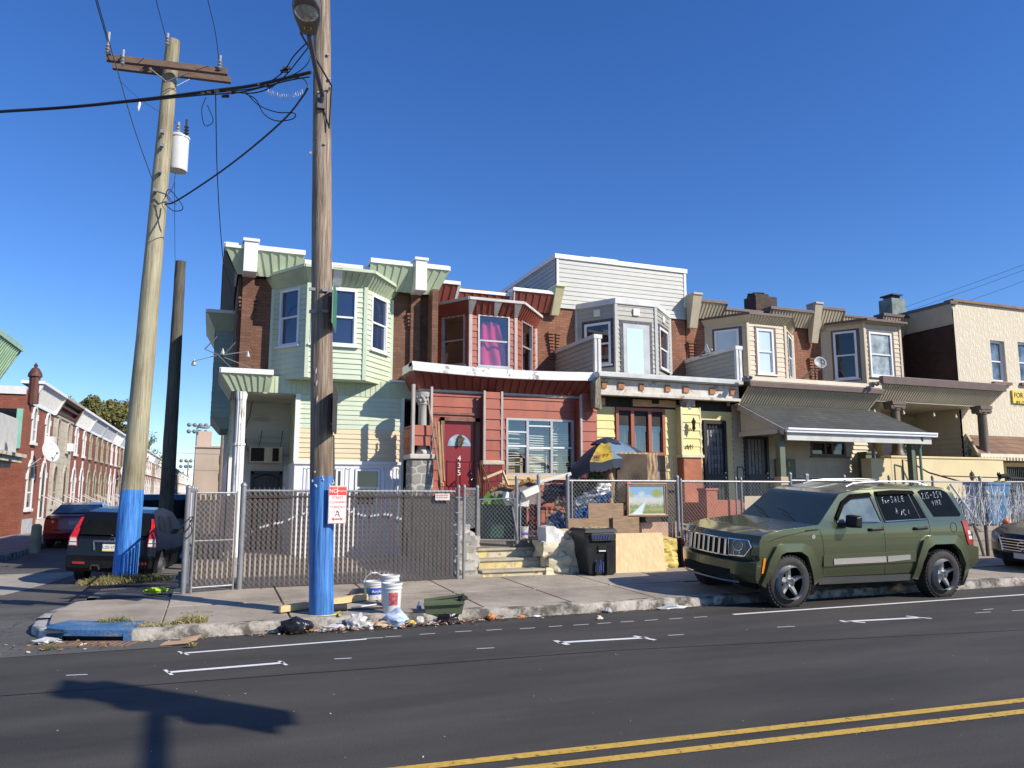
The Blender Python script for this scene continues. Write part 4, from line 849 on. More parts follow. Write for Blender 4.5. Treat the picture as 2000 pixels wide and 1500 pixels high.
# =============== first tan house ===============
th = thing('tan_house','tan sided row house with a grey shingled porch awning on green posts','house',(15,18.6,.7))
mb = MB(); mb.box(12.65,17.2,B,B+8,.1,6.95); build(mb,'brick_wall',BRN2,th)
Yc = 18.2
def xx(px,py=600,Y=18.2): return XZ(px,py,Y)[0]
three_cornice(th,(12.9,xx(1421),xx(1505),17.05),Yc,18.5,7.05,6.62,TANP,BRC,pitch=.11)
pilaster(th,12.62,12.88,18.5,7.20,6.28,TANP,proj=.4); pilaster(th,17.05,17.30,18.5,7.32,6.15,TANP,proj=.4)
rakebricks(th,12.85,5.9,B,mat=BRN2); rakebricks(th,17.25,5.7,B,mat=BRN2)
BRKD = brick('soot_brick',(.06,.04,.03),(.10,.06,.045),(.05,.04,.035),ms=.01)
ch = MB(); c0 = RC(1476,582,1518,600,20.0); ch.box(c0[0],c0[1],20,20.6,6.8,c0[3]+.1); ch.box(c0[0]+.05,c0[1]-.25,20.1,20.5,c0[3]+.1,c0[3]+.2); ch.blob(((c0[0]+c0[1])/2-.1,20.3,c0[3]+.22),(.3,.2,.06),3,.5); build(ch,'chimney',BRKD,th)
tP = [(xx(1379,680,B),B),(xx(1461,680,17.6),17.6),(xx(1534,680,17.6),17.6),(xx(1548,680,B),B)]
def tan_bay(h,P,z0,z1,wl_,wf_,wr_,ztop,gm,cps):
    o,Fs = bay(h,P,z0,z1,TAN,TAN,[wl_,wf_,wr_],.14,gmat=gm,fw=.06)
    ct = [(P[0][0]-.15,B),(P[1][0]-.10,17.38),(P[2][0]+.10,17.38),(P[3][0]+.12,B)]
    cornice(h,ct,P,ztop,z1-.01,TANP,BRC,.05,pitch=.10,name='bay_cornice',capin=.2)
    mb = MB(); mb.poly([(p[0],p[1],ztop-.01) for p in ct]); build(mb,'bay_roof',MT['roofing_felt'],h)
    mb = MB()
    for i,wv in enumerate((wl_,wf_,wr_)):
        if not wv: continue
        Ff = Fs[i]; a,b = wv[0]*Ff.l,wv[1]*Ff.l
        for (s0_,s1_,q0,q1) in ((a-.06,a,wv[2]-.06,wv[3]+.06),(b,b+.09,wv[2]-.06,wv[3]+.06),(a,b,wv[3],wv[3]+.06),(a,b,wv[2]-.06,wv[2])):
            mb.hexa([Ff.P(s0_,q0,.022),Ff.P(s1_,q0,.022),Ff.P(s1_,q0,0),Ff.P(s0_,q0,0),Ff.P(s0_,q1,.022),Ff.P(s1_,q1,.022),Ff.P(s1_,q1,0),Ff.P(s0_,q1,0)])
    build(mb,'window_casing',BRC,o)
    return Fs
def uf(px,P,Y=17.6): return (XZ(px,690,Y)[0]-P[1][0])/frame2(P[1],P[2]).l
zw0 = XZ(1495,731,17.6)[1]; zw1 = XZ(1495,643,17.6)[1]
WSH = M('white_shade_glass',(.50,.60,.66),.12,var=.06,sc=2,spec=.8)
WSH2 = M('frosted_blue_glass',(.30,.34,.34),.15,var=.5,sc=4,spec=.8)
tan_bay(th,tP,4.6,6.38,(.22,.80,zw0,zw1),(uf(1478,tP),uf(1511,tP),zw0,zw1),(.3,.8,zw0,zw1),XZ(1500,616,17.38)[1],[WSH,WSH,DGLASS],None)
# porch top
mb = MB(); mb.box(12.62,16.95,15.74,15.9,4.34,4.50); mb.box(12.5,16.9,15.7,18.6,4.38,4.42); build(mb,'porch_roof_edge',M('cream_membrane',(.60,.54,.42),.6,var=.08),th)
mb = MB(); mb.box(12.5,16.95,15.66,15.76,4.22,4.36); build(mb,'porch_gutter',BRC,th,bevel=.01)
mb = MB(); ribbed(mb,(12.42,16.05,3.84),(16.78,16.05,3.84),(16.9,15.72,4.24),(12.48,15.72,4.24),.085,.02); ribbed(mb,(16.78,16.05,3.84),(16.78,16.4,3.84),(16.9,16.4,4.24),(16.9,15.72,4.24),.085,.02); build(mb,'porch_fascia',TANP,th)
mb = MB(); mb.box(12.42,16.8,16.06,16.2,3.78,3.84); build(mb,'fascia_trim',TAN,th)
# shingled awning
SHIN = brick('dark_grey_shingles',(.055,.06,.055),(.075,.08,.072),(.03,.032,.03),bw=.3,bh=.06,ms=.006,stain=.3,bump=.5)
ax0,ax1 = 12.72,17.5; yF_,yR = 14.75,16.1; zF,zR = 3.10,3.84
mb = MB(); mb.hexa([(ax0,yF_,zF-.06),(ax1,yF_,zF-.06),(ax1-.55,yR,zR-.06),(12.46,yR,zR-.06),(ax0,yF_,zF),(ax1,yF_,zF),(ax1-.55,yR,zR),(12.46,yR,zR)]); aw = build(mb,'porch_awning',SHIN,th)
mb = MB(); mb.box(ax0-.02,ax1+.1,yF_-.10,yF_-.03,zF-.10,zF+.0); mb.box(ax0,ax1+.08,yF_-.13,yF_-.10,zF-.04,zF+.01); build(mb,'gutter',VINYL,aw,bevel=.01)
mb = MB(); mb.box(ax0+.05,ax1-.05,yF_-.02,yF_+.02,zF-.28,zF-.10); build(mb,'eave_board',M('pale_eave',(.52,.52,.48),.6),aw)
mb = MB(); mb.poly([(12.5,16.1,3.08),(12.68,14.85,3.06),(12.68,14.85,3.10),(12.5,16.1,3.76)]); siding(mb,Fr(12.47,16.15,.15,-1.3),0,1.28,2.98,3.1,.12,.012)
build(mb,'gable_side',TAN,aw)
mb = MB(); mb.beam((12.44,16.1,3.74),(12.70,14.76,3.02),.04,.14); build(mb,'barge_board',M('tan_trim',(.46,.40,.32),.6),aw)
GPOST = M('sage_green_paint',(.11,.135,.085),.55,var=.08)
for (l,r) in ((1521,1534),(1778,1792)):
    a = xx(l,890,14.95); b = xx(r,890,14.95); mb = MB(); mb.box(a,a+.16,14.9,15.06,1.95 if l < 1600 else .8,2.95); build(mb,'post',GPOST,th,bevel=.006)
mb = MB(); a = xx(1527,950,14.95); mb.box(a-.1,a+.14,14.85,15.1,.7,1.95); build(mb,'post_pier',M('tan_stone',(.48,.36,.23),.85,var=.2,sc=5,bump=.4),th,bevel=.01)
mb = MB(); a = xx(1796,880,14.85); mb.tube([(a-.02,14.7,3.0),(a+.0,14.78,2.85),(a,14.84,2.7),(a,14.84,.8)],.035,8); build(mb,'downspout',M('verdigris_pipe',(.14,.24,.19),.5),th)
Yt = 16.4; dzt_ = RC(1451,852,1502,950,Yt); wz = RC(1581,861,1652,892,Yt)
F = Fr(0,Yt); mb = MB(); siding(mb,F,12.45,17.2,1.95,3.84,.115,.032,[(dzt_[0],dzt_[1],.7,dzt_[3]),wz]); build(mb,'front_wall',TAN,th)
mb = MB(); mb.box(12.5,17.2,Yt-.03,Yt+.03,.7,1.95); build(mb,'green_base',GPOST,th)
iron_door(th,dzt_,Yt,.95,False)
window(th,F,wz[0],wz[1],wz[2],wz[3],BRC,DGLASS,.06,mid=False,mull=[wz[0]+.42*(wz[1]-wz[0]),wz[0]+.62*(wz[1]-wz[0])])
mb = MB(); a = xx(1686,900,16.2); mb.box(a,a+.35,16.1,Yt,.7,2.62); mb.box(a-.03,a+.38,16.06,Yt,2.62,2.68); a2 = xx(1536,900,16.2); mb.box(a2-.25,a2+.3,16.2,Yt-.04,.7,2.45); build(mb,'green_pilaster',GPOST,th,bevel=.01,sp=True)
mb = MB(); a3 = xx(1708,915,15.9); mb.tube([(a3,15.9,.7),(a3,15.9,2.75)],.05,10); build(mb,'grey_pipe',GALV,th,smooth=True)
build(text(None,'3',(xx(1541,907,16.15),16.155,XZ(1541,907,16.15)[1]),(1,0,0),(0,0,1),.17,None),'house_number',MT['aged_beige_metal'],th)

# =============== second tan house ===============
t2 = thing('tan_porch_house','tan sided row house with an open porch on brown columns above a yellow parapet','house',(19.2,18.6,.7))
mb = MB(); mb.box(17.2,21.1,B,B+8,.1,7.0); build(mb,'brick_wall',BRN2,t2)
three_cornice(t2,(17.32,xx(1650),xx(1724),xx(1776)),Yc,18.5,7.22,6.62,TANP,BRC,pitch=.11)
c0 = RC(1741,581,1770,610,20.5); ch = MB(); ch.box(c0[0],c0[1],20.5,21.1,6.8,c0[3]); build(ch,'chimney',M('lichen_grey_block',(.20,.24,.22),.9,var=.35,sc=4,bump=.6),t2,bevel=.02)
ch = MB(); ch.box(c0[0]+.15,c0[1]-.15,20.6,21,c0[3],c0[3]+.12); ch.box(c0[0]+.08,c0[1]-.1,20.5,21.1,c0[3]+.12,c0[3]+.17); build(ch,'chimney_cap',IRON,t2)
uP = [(xx(1606,690,B),B),(xx(1690,690,17.6),17.6),(xx(1759,690,17.6),17.6),(xx(1759,690,17.6)+.62,B)]
zw0 = XZ(1720,736,17.6)[1]; zw1 = XZ(1720,650,17.6)[1]
tan_bay(t2,uP,4.75,6.72,(.28,.82,zw0-.06,zw1+.05),(uf(1698,uP),uf(1742,uP),zw0,zw1),(.3,.8,zw0,zw1),XZ(1728,628,17.38)[1],[DGLASS,WSH2,DGLASS],None)
mb = MB(); mb.box(16.95,21.75,15.68,15.82,4.52,4.74); mb.box(16.95,21.7,15.8,18.6,4.5,4.6); mb.box(21.6,21.75,15.8,16.7,4.52,4.74); build(mb,'porch_roof_edge',BRC,t2,bevel=.01)
mb = MB(); ribbed(mb,(16.95,16.05,4.12),(21.45,16.05,4.12),(21.72,15.74,4.55),(16.95,15.74,4.55),.095,.02); ribbed(mb,(21.45,16.05,4.12),(21.45,16.7,4.12),(21.72,16.7,4.55),(21.72,15.74,4.55),.095,.02); build(mb,'porch_fascia',TANP,t2)
mb = MB(); mb.box(16.95,21.4,16.06,18.6,4.08,4.12); build(mb,'porch_ceiling',M('cream_ceiling',(.5,.46,.36),.7),t2)
F = Fr(0,18.3); mb = MB(); siding(mb,F,17.2,21.08,.9,4.1,.15,.03)
siding(mb,Fr(21.06,18.3,0,-1),0,1.58,2.0,4.1,.15,.03); siding(mb,Fr(17.22,16.1,0,1),0,2.2,.9,4.1,.15,.014)
build(mb,'front_wall',TAN,t2)
mb = MB(); q = RC(1762,812,1788,870,18.28); mb.box(q[0],q[1],18.24,18.29,2.0,q[3]); build(mb,'door',M('tan_door',(.38,.33,.25),.5),t2)
BCOL = M('brown_painted_column',(.12,.085,.06),.5,var=.15,sc=5)
for px_ in (1751,1921):
    cx_ = xx(px_,850,15.95); mb = MB()
    mb.lathe((cx_,15.95,0),[(.20,2.56),(.20,2.62),(.17,2.66),(.15,2.72),(.135,2.8),(.12,3.8),(.12,3.82),(.15,3.84),(.15,3.88)],18)
    for s in (-1,1):
        mb.lathe((cx_+s*.19,15.83,3.93),[(.02,-.02),(.075,-.01),(.075,.25),(.02,.26)],12,axis='Y')
    mb.box(cx_-.24,cx_+.24,15.78,16.12,3.98,4.08); mb.box(cx_-.18,cx_+.18,15.8,16.1,3.9,3.98)
    build(mb,'porch_column',BCOL,t2,smooth=True,ang=40)
mb = MB(); mb.box(17.0,21.3,15.65,15.95,.5,2.5); mb.box(16.98,21.33,15.62,15.98,2.5,2.56); mb.box(16.3,17.0,15.65,16.0,.5,2.48); build(mb,'porch_parapet',CREAM2,t2,bevel=.015)
mb = MB(); a = xx(1763,905,15.5); mb.tube([(a,15.5,.7),(a,15.5,2.45),(a+.25,15.5,2.40),(a+.7,15.3,2.1),(a+2.2,14.2,1.5)],.022,6); mb.tube([(a+.25,15.5,2.4),(a+.25,15.5,.7)],.018,6); build(mb,'stair_rail',IRON,t2)
for i,px_ in enumerate((1708,1765,1824,1867)):
    p = OY(px_,[803,806,810,813][i],16.0); mb = MB(); mb.lathe(p,[(.012,.06),(.015,.03),(.035,-.01),(.03,-.04),(.0,-.055)],8); build(mb,'bulb',M('bulb_white',(.75,.73,.65),.2),t2,smooth=True)

# =============== stucco building at the right ===============
sh = thing('stucco_building','cream stucco corner building with a yellow sale banner and a brown shingled shop awning','building',(24,16.7,.1))
F = Fr(0,16.7); w1 = RC(1933,664,1968,746,16.7); w2x = xx(1990,700,16.7)
gz = RC(1963,912,2000,945,16.7)
holes = [(w1[0],w1[1],w1[2],w1[3]),(w2x,w2x+.65,w1[2]+.03,w1[3]+.03),(gz[0]-.3,26,.6,2.36)]
mb = MB(); wall(mb,F,21.1,31,.1,7.42,holes,.22); build(mb,'front_wall',STUC,sh)
mb = MB(); wall(mb,Fr(21.1,26,0,-1),0,9.3,4.7,6.7,[],.1); mb.box(21.16,31,17.0,26,.1,7.3); build(mb,'side_wall',brick('dark_brown_brick_wall',(.075,.03,.018),(.055,.022,.014),(.03,.02,.015),ms=.006),sh)
cornice(sh,[(20.95,18.6),(20.95,16.62)],[(21.09,18.6),(21.09,16.72)],7.35,6.72,TANP,BRC,.08,pitch=.12,capin=.3)
mb = MB(); mb.box(21.05,31,16.62,16.95,7.42,7.50); build(mb,'roof_coping',M('rusty_coping',(.20,.11,.07),.7,var=.3),sh)
for h in holes[:2]: window(sh,Fr(0,16.82),h[0],h[1],h[2],h[3],VINYL,M('bright_window_glass',(.10,.13,.17),.04,var=.8,sc=3,spec=1),.06)
mb = MB()
for h in holes[:2]: mb.box(h[0]-.08,h[1]+.08,16.6,16.7,h[2]-.12,h[2]-.03)
build(mb,'brick_sill',brick('red_sill_brick',(.24,.07,.04),(.2,.06,.03),(.3,.25,.2),bw=.07,bh=.12,ms=.012),sh,sp=True)
aL = xx(1884,850,16.0)
mb = MB(); mb.hexa([(aL+.15,15.75,2.62),(31,15.75,2.62),(31,16.7,3.25),(21.3,16.7,3.25),(aL+.15,15.75,2.66),(31,15.75,2.66),(31,16.7,3.3),(21.3,16.7,3.3)]); so_ = build(mb,'shop_awning',brick('brown_shingles',(.26,.15,.09),(.19,.11,.07),(.12,.07,.045),bw=.25,bh=.14,ms=.01,bump=.4),sh)
mb = MB(); mb.box(aL+.15,31,15.66,15.75,2.58,2.68); 
for i in range(70): mb.box(aL+.18+i*.13,aL+.24+i*.13,15.655,15.74,2.49,2.585)
mb.beam((21.25,16.7,3.32),(aL+.12,15.72,2.68),.05,.07); build(mb,'awning_trim',M('cream_trim',(.66,.60,.45),.6),so_)
mb = MB(); mb.box(gz[0]-.3,26,16.8,16.85,.5,2.4); build(mb,'shop_window',DGLASS,sh)
mb = MB(); x_ = gz[0]-.02
while x_ < 25: mb.box(x_,x_+.022,16.60,16.625,.7,2.33); x_ += .085
mb.box(gz[0]-.05,25,16.6,16.64,2.3,2.35); mb.box(gz[0]-.08,gz[0]-.03,16.6,16.64,.7,2.35); build(mb,'window_bars',IRON,sh)
mb = MB(); mb.box(gz[0]-.28,gz[0]-.1,16.58,16.72,.6,2.45); mb.box(gz[0]-.28,25,16.55,16.7,2.36,2.48); mb.box(21.3,gz[0]-.28,16.60,16.7,.1,2.62); build(mb,'shop_trim',CREAM2,sh)
# for sale banner
fs = thing('sale_banner','yellow banner with black lettering fixed to the cream stucco wall','banner',(24,16.66,4.5))
q = RC(1976,762,2040,788,16.66); mb = MB(); mb.box(q[0],q[1],16.64,16.69,q[2]-.05,q[3]); build(mb,'board',M('yellow_banner',(.72,.52,.08),.5),fs)
text(fs,'FOR SALE',(q[0]+.05,16.635,q[3]-.16),(1,0,0),(0,0,1),.22,IRON,ex=.002,align='LEFT'); text(fs,'BY OWNER',(q[0]+.12,16.635,q[3]-.40),(1,0,0),(0,0,1),.17,IRON,ex=.002,align='LEFT')
# satellite dishes
def dish(c,r,nrm,name_lab,root,mat=None):
    t = thing('satellite_dish',name_lab,'satellite dish',root); mb = MB(); nrm = Vector(nrm).normalized(); x = nrm.cross(Vector((0,0,1))).normalized(); y = x.cross(nrm); c = Vector(c)
    R_ = 5; n = 20; vs = [c-nrm*.05]; fs = []
    for k in range(1,R_+1):
        for j in range(n): a = 2*math.pi*j/n; q = k/R_; vs.append(c+x*math.cos(a)*r*q+y*math.sin(a)*r*q*1.05-nrm*(.05-.09*q*q)*1)
    for j in range(n): fs.append((0,1+j,1+(j+1) % n))
    for k in range(R_-1):
        for j in range(n): fs.append((1+k*n+j,1+(k+1)*n+j,1+(k+1)*n+(j+1) % n,1+k*n+(j+1) % n))
    mb.add(vs,fs); d = build(mb,'reflector',mat or M('dish_grey',(.36,.37,.36),.5,var=.08),t,smooth=True)
    sm = d.modifiers.new('s','SOLIDIFY'); sm.thickness = .012
    mb = MB(); b = c-y*r+nrm*.0; f = c+nrm*r*.75-y*r*.35; mb.tube([b,f],.012,5); mb.blob(f,(.045,.045,.05),1,0,2); mb.tube([c-nrm*.06,Vector(root)],.02,6); mb.tube([b,Vector(root)],.012,5); build(mb,'arm',GALV,t)
    return t
c = OY(1601,709,17.6); dish(c,.185,(-.35,-1,.35),'round grey satellite dish on the brick wall between the two tan bays',(c.x+.1,18.55,c.z-.38))
c = OY(1380,683,17.0); dish(c,.15,(.95,-.6,.35),'small grey satellite dish tilted above the grey balcony wall',(c.x-.02,17.3,c.z-.15),M('dish_white',(.55,.56,.55),.5))
for px_,py_,nm in ((1456,740,'first'),(1704,752,'last')):
    p = OY(px_,py_,15.6); t = thing('flood_lamp','twin flood lamps on the %s end of the tan porch roof' % ('left' if nm == 'first' else 'right'),'flood lamp',(p.x,15.65,p.z-.1)); mb = MB()
    for s in (-1,1): mb.lathe((p.x+s*.07,15.5,p.z+.02),[(.02,-.09),(.055,-.0),(.055,.04),(.0,.045)],10,axis='Y')
    mb.box(p.x-.05,p.x+.05,15.58,15.68,p.z-.06,p.z+.04); build(mb,'lamp_head',GALV,t)

# ---------------- left-hand row of houses along the side street ----------------
RX = -6.2; RW = 4.75; RY0 = 31.5
RBR = brick('row_red_brick',(.34,.10,.06),(.26,.075,.045),(.17,.09,.065),bw=.22,bh=.08,ms=.01,stain=.3)
RBR2 = brick('row_brown_brick',(.30,.11,.07),(.21,.078,.05),(.12,.07,.055),bw=.22,bh=.08,ms=.01,stain=.35)
CSTO = brick('cream_formstone',(.55,.49,.38),(.50,.44,.34),(.40,.35,.27),bw=.5,bh=.28,ms=.02,stain=.25)
BSTO = M('brown_cornice_paint',(.10,.035,.025),.6,var=.2)
def arch_poly(F,a,b,z0,zs,d,n=10):
    c = (a+b)/2; r = (b-a)/2
    return [F.P(a,z0,d),F.P(b,z0,d)]+[F.P(c+r*math.cos(math.pi*i/n),zs+r*1.25*math.sin(math.pi*i/n),d) for i in range(n+1)]
def row_house(y,label,wmat,cmat,tmat,style):
    h = thing('terrace_house',label,'house',(RX,y,0),'terrace houses down the left side of the side street'); F = Fr(RX,y,0,1)
    mb = MB(); mb.box(RX-5.5,RX,y,y+RW,0,5.2); build(mb,'wall',wmat,h)
    mb = MB()
    if style != 1: ribbed(mb,F.P(.1,4.82,.04),F.P(RW-.1,4.82,.04),F.P(RW-.1,5.42,.38),F.P(.1,5.42,.38),.13,.012)
    else:
        for k,(z0_,z1_,d) in enumerate(((4.82,4.95,.1),(4.95,5.12,.03),(5.12,5.22,.22),(5.22,5.34,.12),(5.34,5.44,.36))): mb.box(RX,RX+d,y+.1,y+RW-.1,z0_,z1_)
    for s in (.06,RW-.18): mb.hexa([F.P(s,4.72,.10),F.P(s+.16,4.72,.10),F.P(s+.16,4.72,0),F.P(s,4.72,0),F.P(s,5.52,.46),F.P(s+.16,5.52,.46),F.P(s+.16,5.52,0),F.P(s,5.52,0)])
    co = build(mb,'cornice',cmat,h)
    mb = MB(); mb.box(RX-.3,RX+.45,y+.0,y+RW,5.42,5.53); mb.box(RX,RX+.06,y+.1,y+RW-.1,4.70,4.82); build(mb,'coping',WHITEC if style != 1 else tmat,co)
    def arched(a,b,z0,zs,nm='window',door=False):
        mb = MB(); o_ = arch_poly(F,a,b,z0,zs,.05); i_ = arch_poly(F,a+.09,b-.09,z0+.06,zs,.05); n = len(o_)
        for k in range(n):
            k2 = (k+1) % n; mb.quad(o_[k],o_[k2],i_[k2],i_[k]); mb.quad(o_[k]-F.n*.05,o_[k2]-F.n*.05,o_[k2],o_[k]); mb.quad(i_[k],i_[k2],i_[k2]-F.n*.06,i_[k]-F.n*.06)
        if style != 1:
            for (s_,e_) in ((a-.14,a),(b,b+.14)): mb.hexa([F.P(s_,zs-.12,.055),F.P(e_,zs-.12,.055),F.P(e_,zs-.12,0),F.P(s_,zs-.12,0),F.P(s_,zs+.1,.055),F.P(e_,zs+.1,.055),F.P(e_,zs+.1,0),F.P(s_,zs+.1,0)])
            c = (a+b)/2; zt_ = zs+(b-a)/2*1.25; mb.hexa([F.P(c-.05,zt_,.055),F.P(c+.05,zt_,.055),F.P(c+.05,zt_,0),F.P(c-.05,zt_,0),F.P(c-.07,zt_+.3,.055),F.P(c+.07,zt_+.3,.055),F.P(c+.07,zt_+.3,0),F.P(c-.07,zt_+.3,0)])
        if not door: mb.hexa([F.P(a-.06,z0-.1,.1),F.P(b+.06,z0-.1,.1),F.P(b+.06,z0-.1,0),F.P(a-.06,z0-.1,0),F.P(a-.06,z0,.1),F.P(b+.06,z0,.1),F.P(b+.06,z0,0),F.P(a-.06,z0,0)]); mb.hexa([F.P(a+.09,(z0+zs)/2-.03,.03),F.P(b-.09,(z0+zs)/2-.03,.03),F.P(b-.09,(z0+zs)/2-.03,0),F.P(a+.09,(z0+zs)/2-.03,0),F.P(a+.09,(z0+zs)/2+.03,.03),F.P(b-.09,(z0+zs)/2+.03,.03),F.P(b-.09,(z0+zs)/2+.03,0),F.P(a+.09,(z0+zs)/2+.03,0)])
        o = build(mb,nm,tmat,h)
        mb = MB(); mb.poly(arch_poly(F,a+.08,b-.08,z0+.05,zs-.15 if door else zs,.008)); build(mb,'panel' if door else 'pane',DGLASS if not door else IRON,o)
    arched(.75,1.45,3.38,4.32); arched(3.2,3.9,3.38,4.32); arched(.65,1.65,.98,2.15)
    arched(3.05,3.95,.55,2.25,'door',True)
    mb = MB()
    for k in range(3): mb.box(RX,RX+.95-.28*k,y+2.85,y+4.15,.18*k,.18*(k+1))
    build(mb,'steps',M('white_marble_step',(.5,.49,.46),.8,var=.15),h)
    mb = MB()
    for s in (2.9,4.1):
        mb.tube([F.P(s,.2,.95),F.P(s,1.05,.9),F.P(s,1.45,.12)],.018,5)
        for k in range(5): mb.tube([F.P(s,.3+.07*k,.85-.16*k),F.P(s,1.08+.08*k,.85-.16*k)],.01,4)
    build(mb,'railing',M('white_rail',(.6,.6,.58),.5),h)
    mb = MB(); mb.box(RX,RX+.07,y+.5,y+1.9,.0,.62); build(mb,'basement_panel',M('grey_painted_base',(.40,.41,.42),.8,var=.15),h)
    if style == 0:
        mb = MB(); mb.lathe(F.P(.1,5.3,.1),[(.18,-.6),(.18,.35),(.24,.38),(.22,.5),(.12,.68),(.05,.72),(.07,.8),(.0,.9)],10); build(mb,'finial',BSTO,h,smooth=True)
    if style in (0,1):
        mb = MB(); mb.hexa([F.P(3.3,3.4,.28),F.P(3.8,3.4,.28),F.P(3.8,3.4,0),F.P(3.3,3.4,0),F.P(3.3,3.75,.28),F.P(3.8,3.75,.28),F.P(3.8,3.75,0),F.P(3.3,3.75,0)]); build(mb,'window_air_conditioner',VINYL,h)
    return h
HA = row_house(RY0,'brick terrace house nearest the corner with white arched trim and a dish on its front',RBR,WHITE,WHITE,0)
mb = MB(); mb.box(RX-1.0,RX-.35,RY0-.03,RY0,3.1,4.5); wn_ = build(mb,'end_window',DGLASS,HA); mb = MB(); mb.box(RX-.33,RX-.15,RY0-.06,RY0,3.1,4.5); build(mb,'shutter',M('mint_shutter',(.25,.55,.45),.6),wn_); mb = MB(); mb.box(RX-5.5,RX-.1,RY0-.06,RY0,5.02,5.3); build(mb,'end_fascia',WHITE,HA)
HB = row_house(RY0+RW,'cream stone fronted terrace house with a dark brown cornice, second in the side street row',CSTO,BSTO,M('stone_grey_trim',(.42,.37,.29),.7),1)
HC = row_house(RY0+2*RW,'brick terrace house with white trim just past the cream stone front',RBR,WHITE,WHITE,2)
HD = row_house(RY0+3*RW,'browner brick terrace house fourth in the side street row',RBR2,M('grey_blue_cornice',(.40,.44,.48),.5),M('olive_stone_trim',(.36,.34,.24),.7),3)
rr3 = random.Random(11)
OR = 'first second third fourth fifth sixth seventh eighth ninth tenth eleventh twelfth thirteenth fourteenth fifteenth sixteenth seventeenth eighteenth nineteenth'.split()
def ordn(n): return OR[n-1] if n < 20 else ('twentieth','thirtieth','fortieth')[n//10-2] if n % 10 == 0 else ('twenty ','thirty ','forty ')[n//10-2]+OR[n % 10-1]
for i in range(4,42):
    src = [HC,HA,HC,HD,HC,HB if i % 9 == 0 else HC][rr3.randrange(6)]
    c = copy_tree(src,loc=(RX,RY0+i*RW,0),label='brick terrace house with a white cornice, %s house from the corner' % ordn(i+1) if src is not HB else 'pale stone terrace house, %s house from the corner' % ordn(i+1))
# side wall of the first house
# green topped building at the left edge
lb = thing('green_corner_building','brick building at the left edge with a green mansard and a white balcony','building',(-6.2,25,0))
mb = MB(); mb.box(-16,-6.2,21.5,26.9,0,4.9); build(mb,'wall',RBR,lb)
mb = MB(); F = Fr(-6.2,21.5,0,1); ribbed(mb,F.P(0,4.75,.02),F.P(5.4,4.75,.02),F.P(5.4,5.85,.55),F.P(0,5.85,.55),.22,.03); ribbed(mb,(-6.2,26.9,4.75),(-12,26.9,4.75),(-12,27.05,5.85),(-5.65,27.05,5.85),.22,.03); ribbed(mb,(-12,21.5,4.75),(-6.2,21.5,4.75),(-5.65,21.2,5.85),(-12,21.2,5.85),.22,.03); build(mb,'mansard',M('mint_metal',(.33,.50,.34),.5),lb)
mb = MB(); mb.box(-12,-5.6,21.1,27.1,5.85,6.02); build(mb,'coping',M('mint_metal2',(.30,.46,.32),.5),lb)
mb = MB(); mb.box(-6.2,-5.5,24.6,26.8,2.75,2.82); mb.quad((-5.5,24.6,2.82),(-5.5,26.8,2.82),(-5.5,26.8,3.75),(-5.5,24.6,3.75)); mb.quad((-6.2,26.8,2.82),(-5.5,26.8,2.82),(-5.5,26.8,3.75),(-6.2,26.8,3.75)); build(mb,'balcony',M('grey_white_board',(.55,.55,.52),.7,var=.1),lb)
mb = MB(); mb.box(-6.2,-5.35,22,26.9,2.45,2.6); mb.box(-6.2,-5.25,22,27,2.6,2.7); mb.box(-6.2,-5.6,22,26.8,2.3,2.45); build(mb,'porch_cornice',M('cream_worn_trim',(.6,.55,.42),.7,dirt=(.2,.17,.13),dsc=3),lb)
mb = MB(); mb.box(-6.22,-6.12,25,26,1.2,2.1); mb.box(-6.22,-6.1,25,26.2,3.75,4.7); build(mb,'shutter',M('tan_shutter',(.45,.40,.28),.7),lb)
def KK(*a): return tuple(CP+(Vector(a)-CP)*KS)
for o_ in [o for o in COL.objects if o.parent is None and o.name.startswith(('terrace_house','green_corner_building'))]: o_.scale = (KS,)*3; o_.location = CP+(o_.location-CP)*KS
dish(KK(-5.6,32.6,3.05),.43,(1,-.75,.35),'large white satellite dish on the first brick terrace house',KK(-6.15,32.0,2.45),M('dish_white',(.55,.56,.55),.5))
dish(KK(-5.7,60.2,2.9),.5,(1,-.7,.3),'small far satellite dish seen between the two leaning poles',KK(-6.15,59.8,2.4),MT['dish_white'])
# background: warehouse, yard wall, stadium lights, street light, poles
wh = thing('warehouse','low tan warehouse at the far end of the side street','building',(8,150,0))
mb = MB(); mb.box(-3,30,150,175,0,9.5); build(mb,'wall',M('tan_warehouse_wall',(.42,.34,.26),.85,var=.1,sc=.3),wh)
mb = MB(); mb.box(1.2,30,149.8,150.0,6.6,8.2); mb.box(1.2,30,149.8,150.0,3.6,5.0); build(mb,'window_band',M('brown_band',(.20,.12,.09),.7),wh)
mb = MB(); mb.box(-3.2,30,149.7,175,9.5,9.8); mb.box(-2.8,-.4,155,158,9.8,12.8); build(mb,'roof',M('tan_parapet',(.5,.38,.3),.8),wh)
STEEL = M('grey_steel',(.30,.32,.33),.5,met=.3)
st = thing('stadium_light','tall stadium floodlight mast beyond the end of the side street','floodlight',(OY(383,900,190).x,190,0))
p = OY(386,832,190); mb = MB(); mb.tube([(p.x,190,0),(p.x,190,p.z)],[.45,.22],8); build(mb,'mast',STEEL,st)
mb = MB()
for k in range(2): mb.box(p.x-2.2,p.x+2.2,189.9,190.1,p.z+.1-k*1.5,p.z+.25-k*1.5)
build(mb,'crossbar',STEEL,st)
for k in range(2):
    for j in range(4): mb = MB(); mb.lathe((p.x-1.8+j*1.2,189.5,p.z+.2-k*1.5),[(.15,-.5),(.5,.2),(.5,.3)],8,axis='Y'); build(mb,'lamp',STEEL,st)
st2 = thing('stadium_light','shorter far floodlight cluster left of the tall mast','floodlight',(OY(366,900,300).x,300,0))
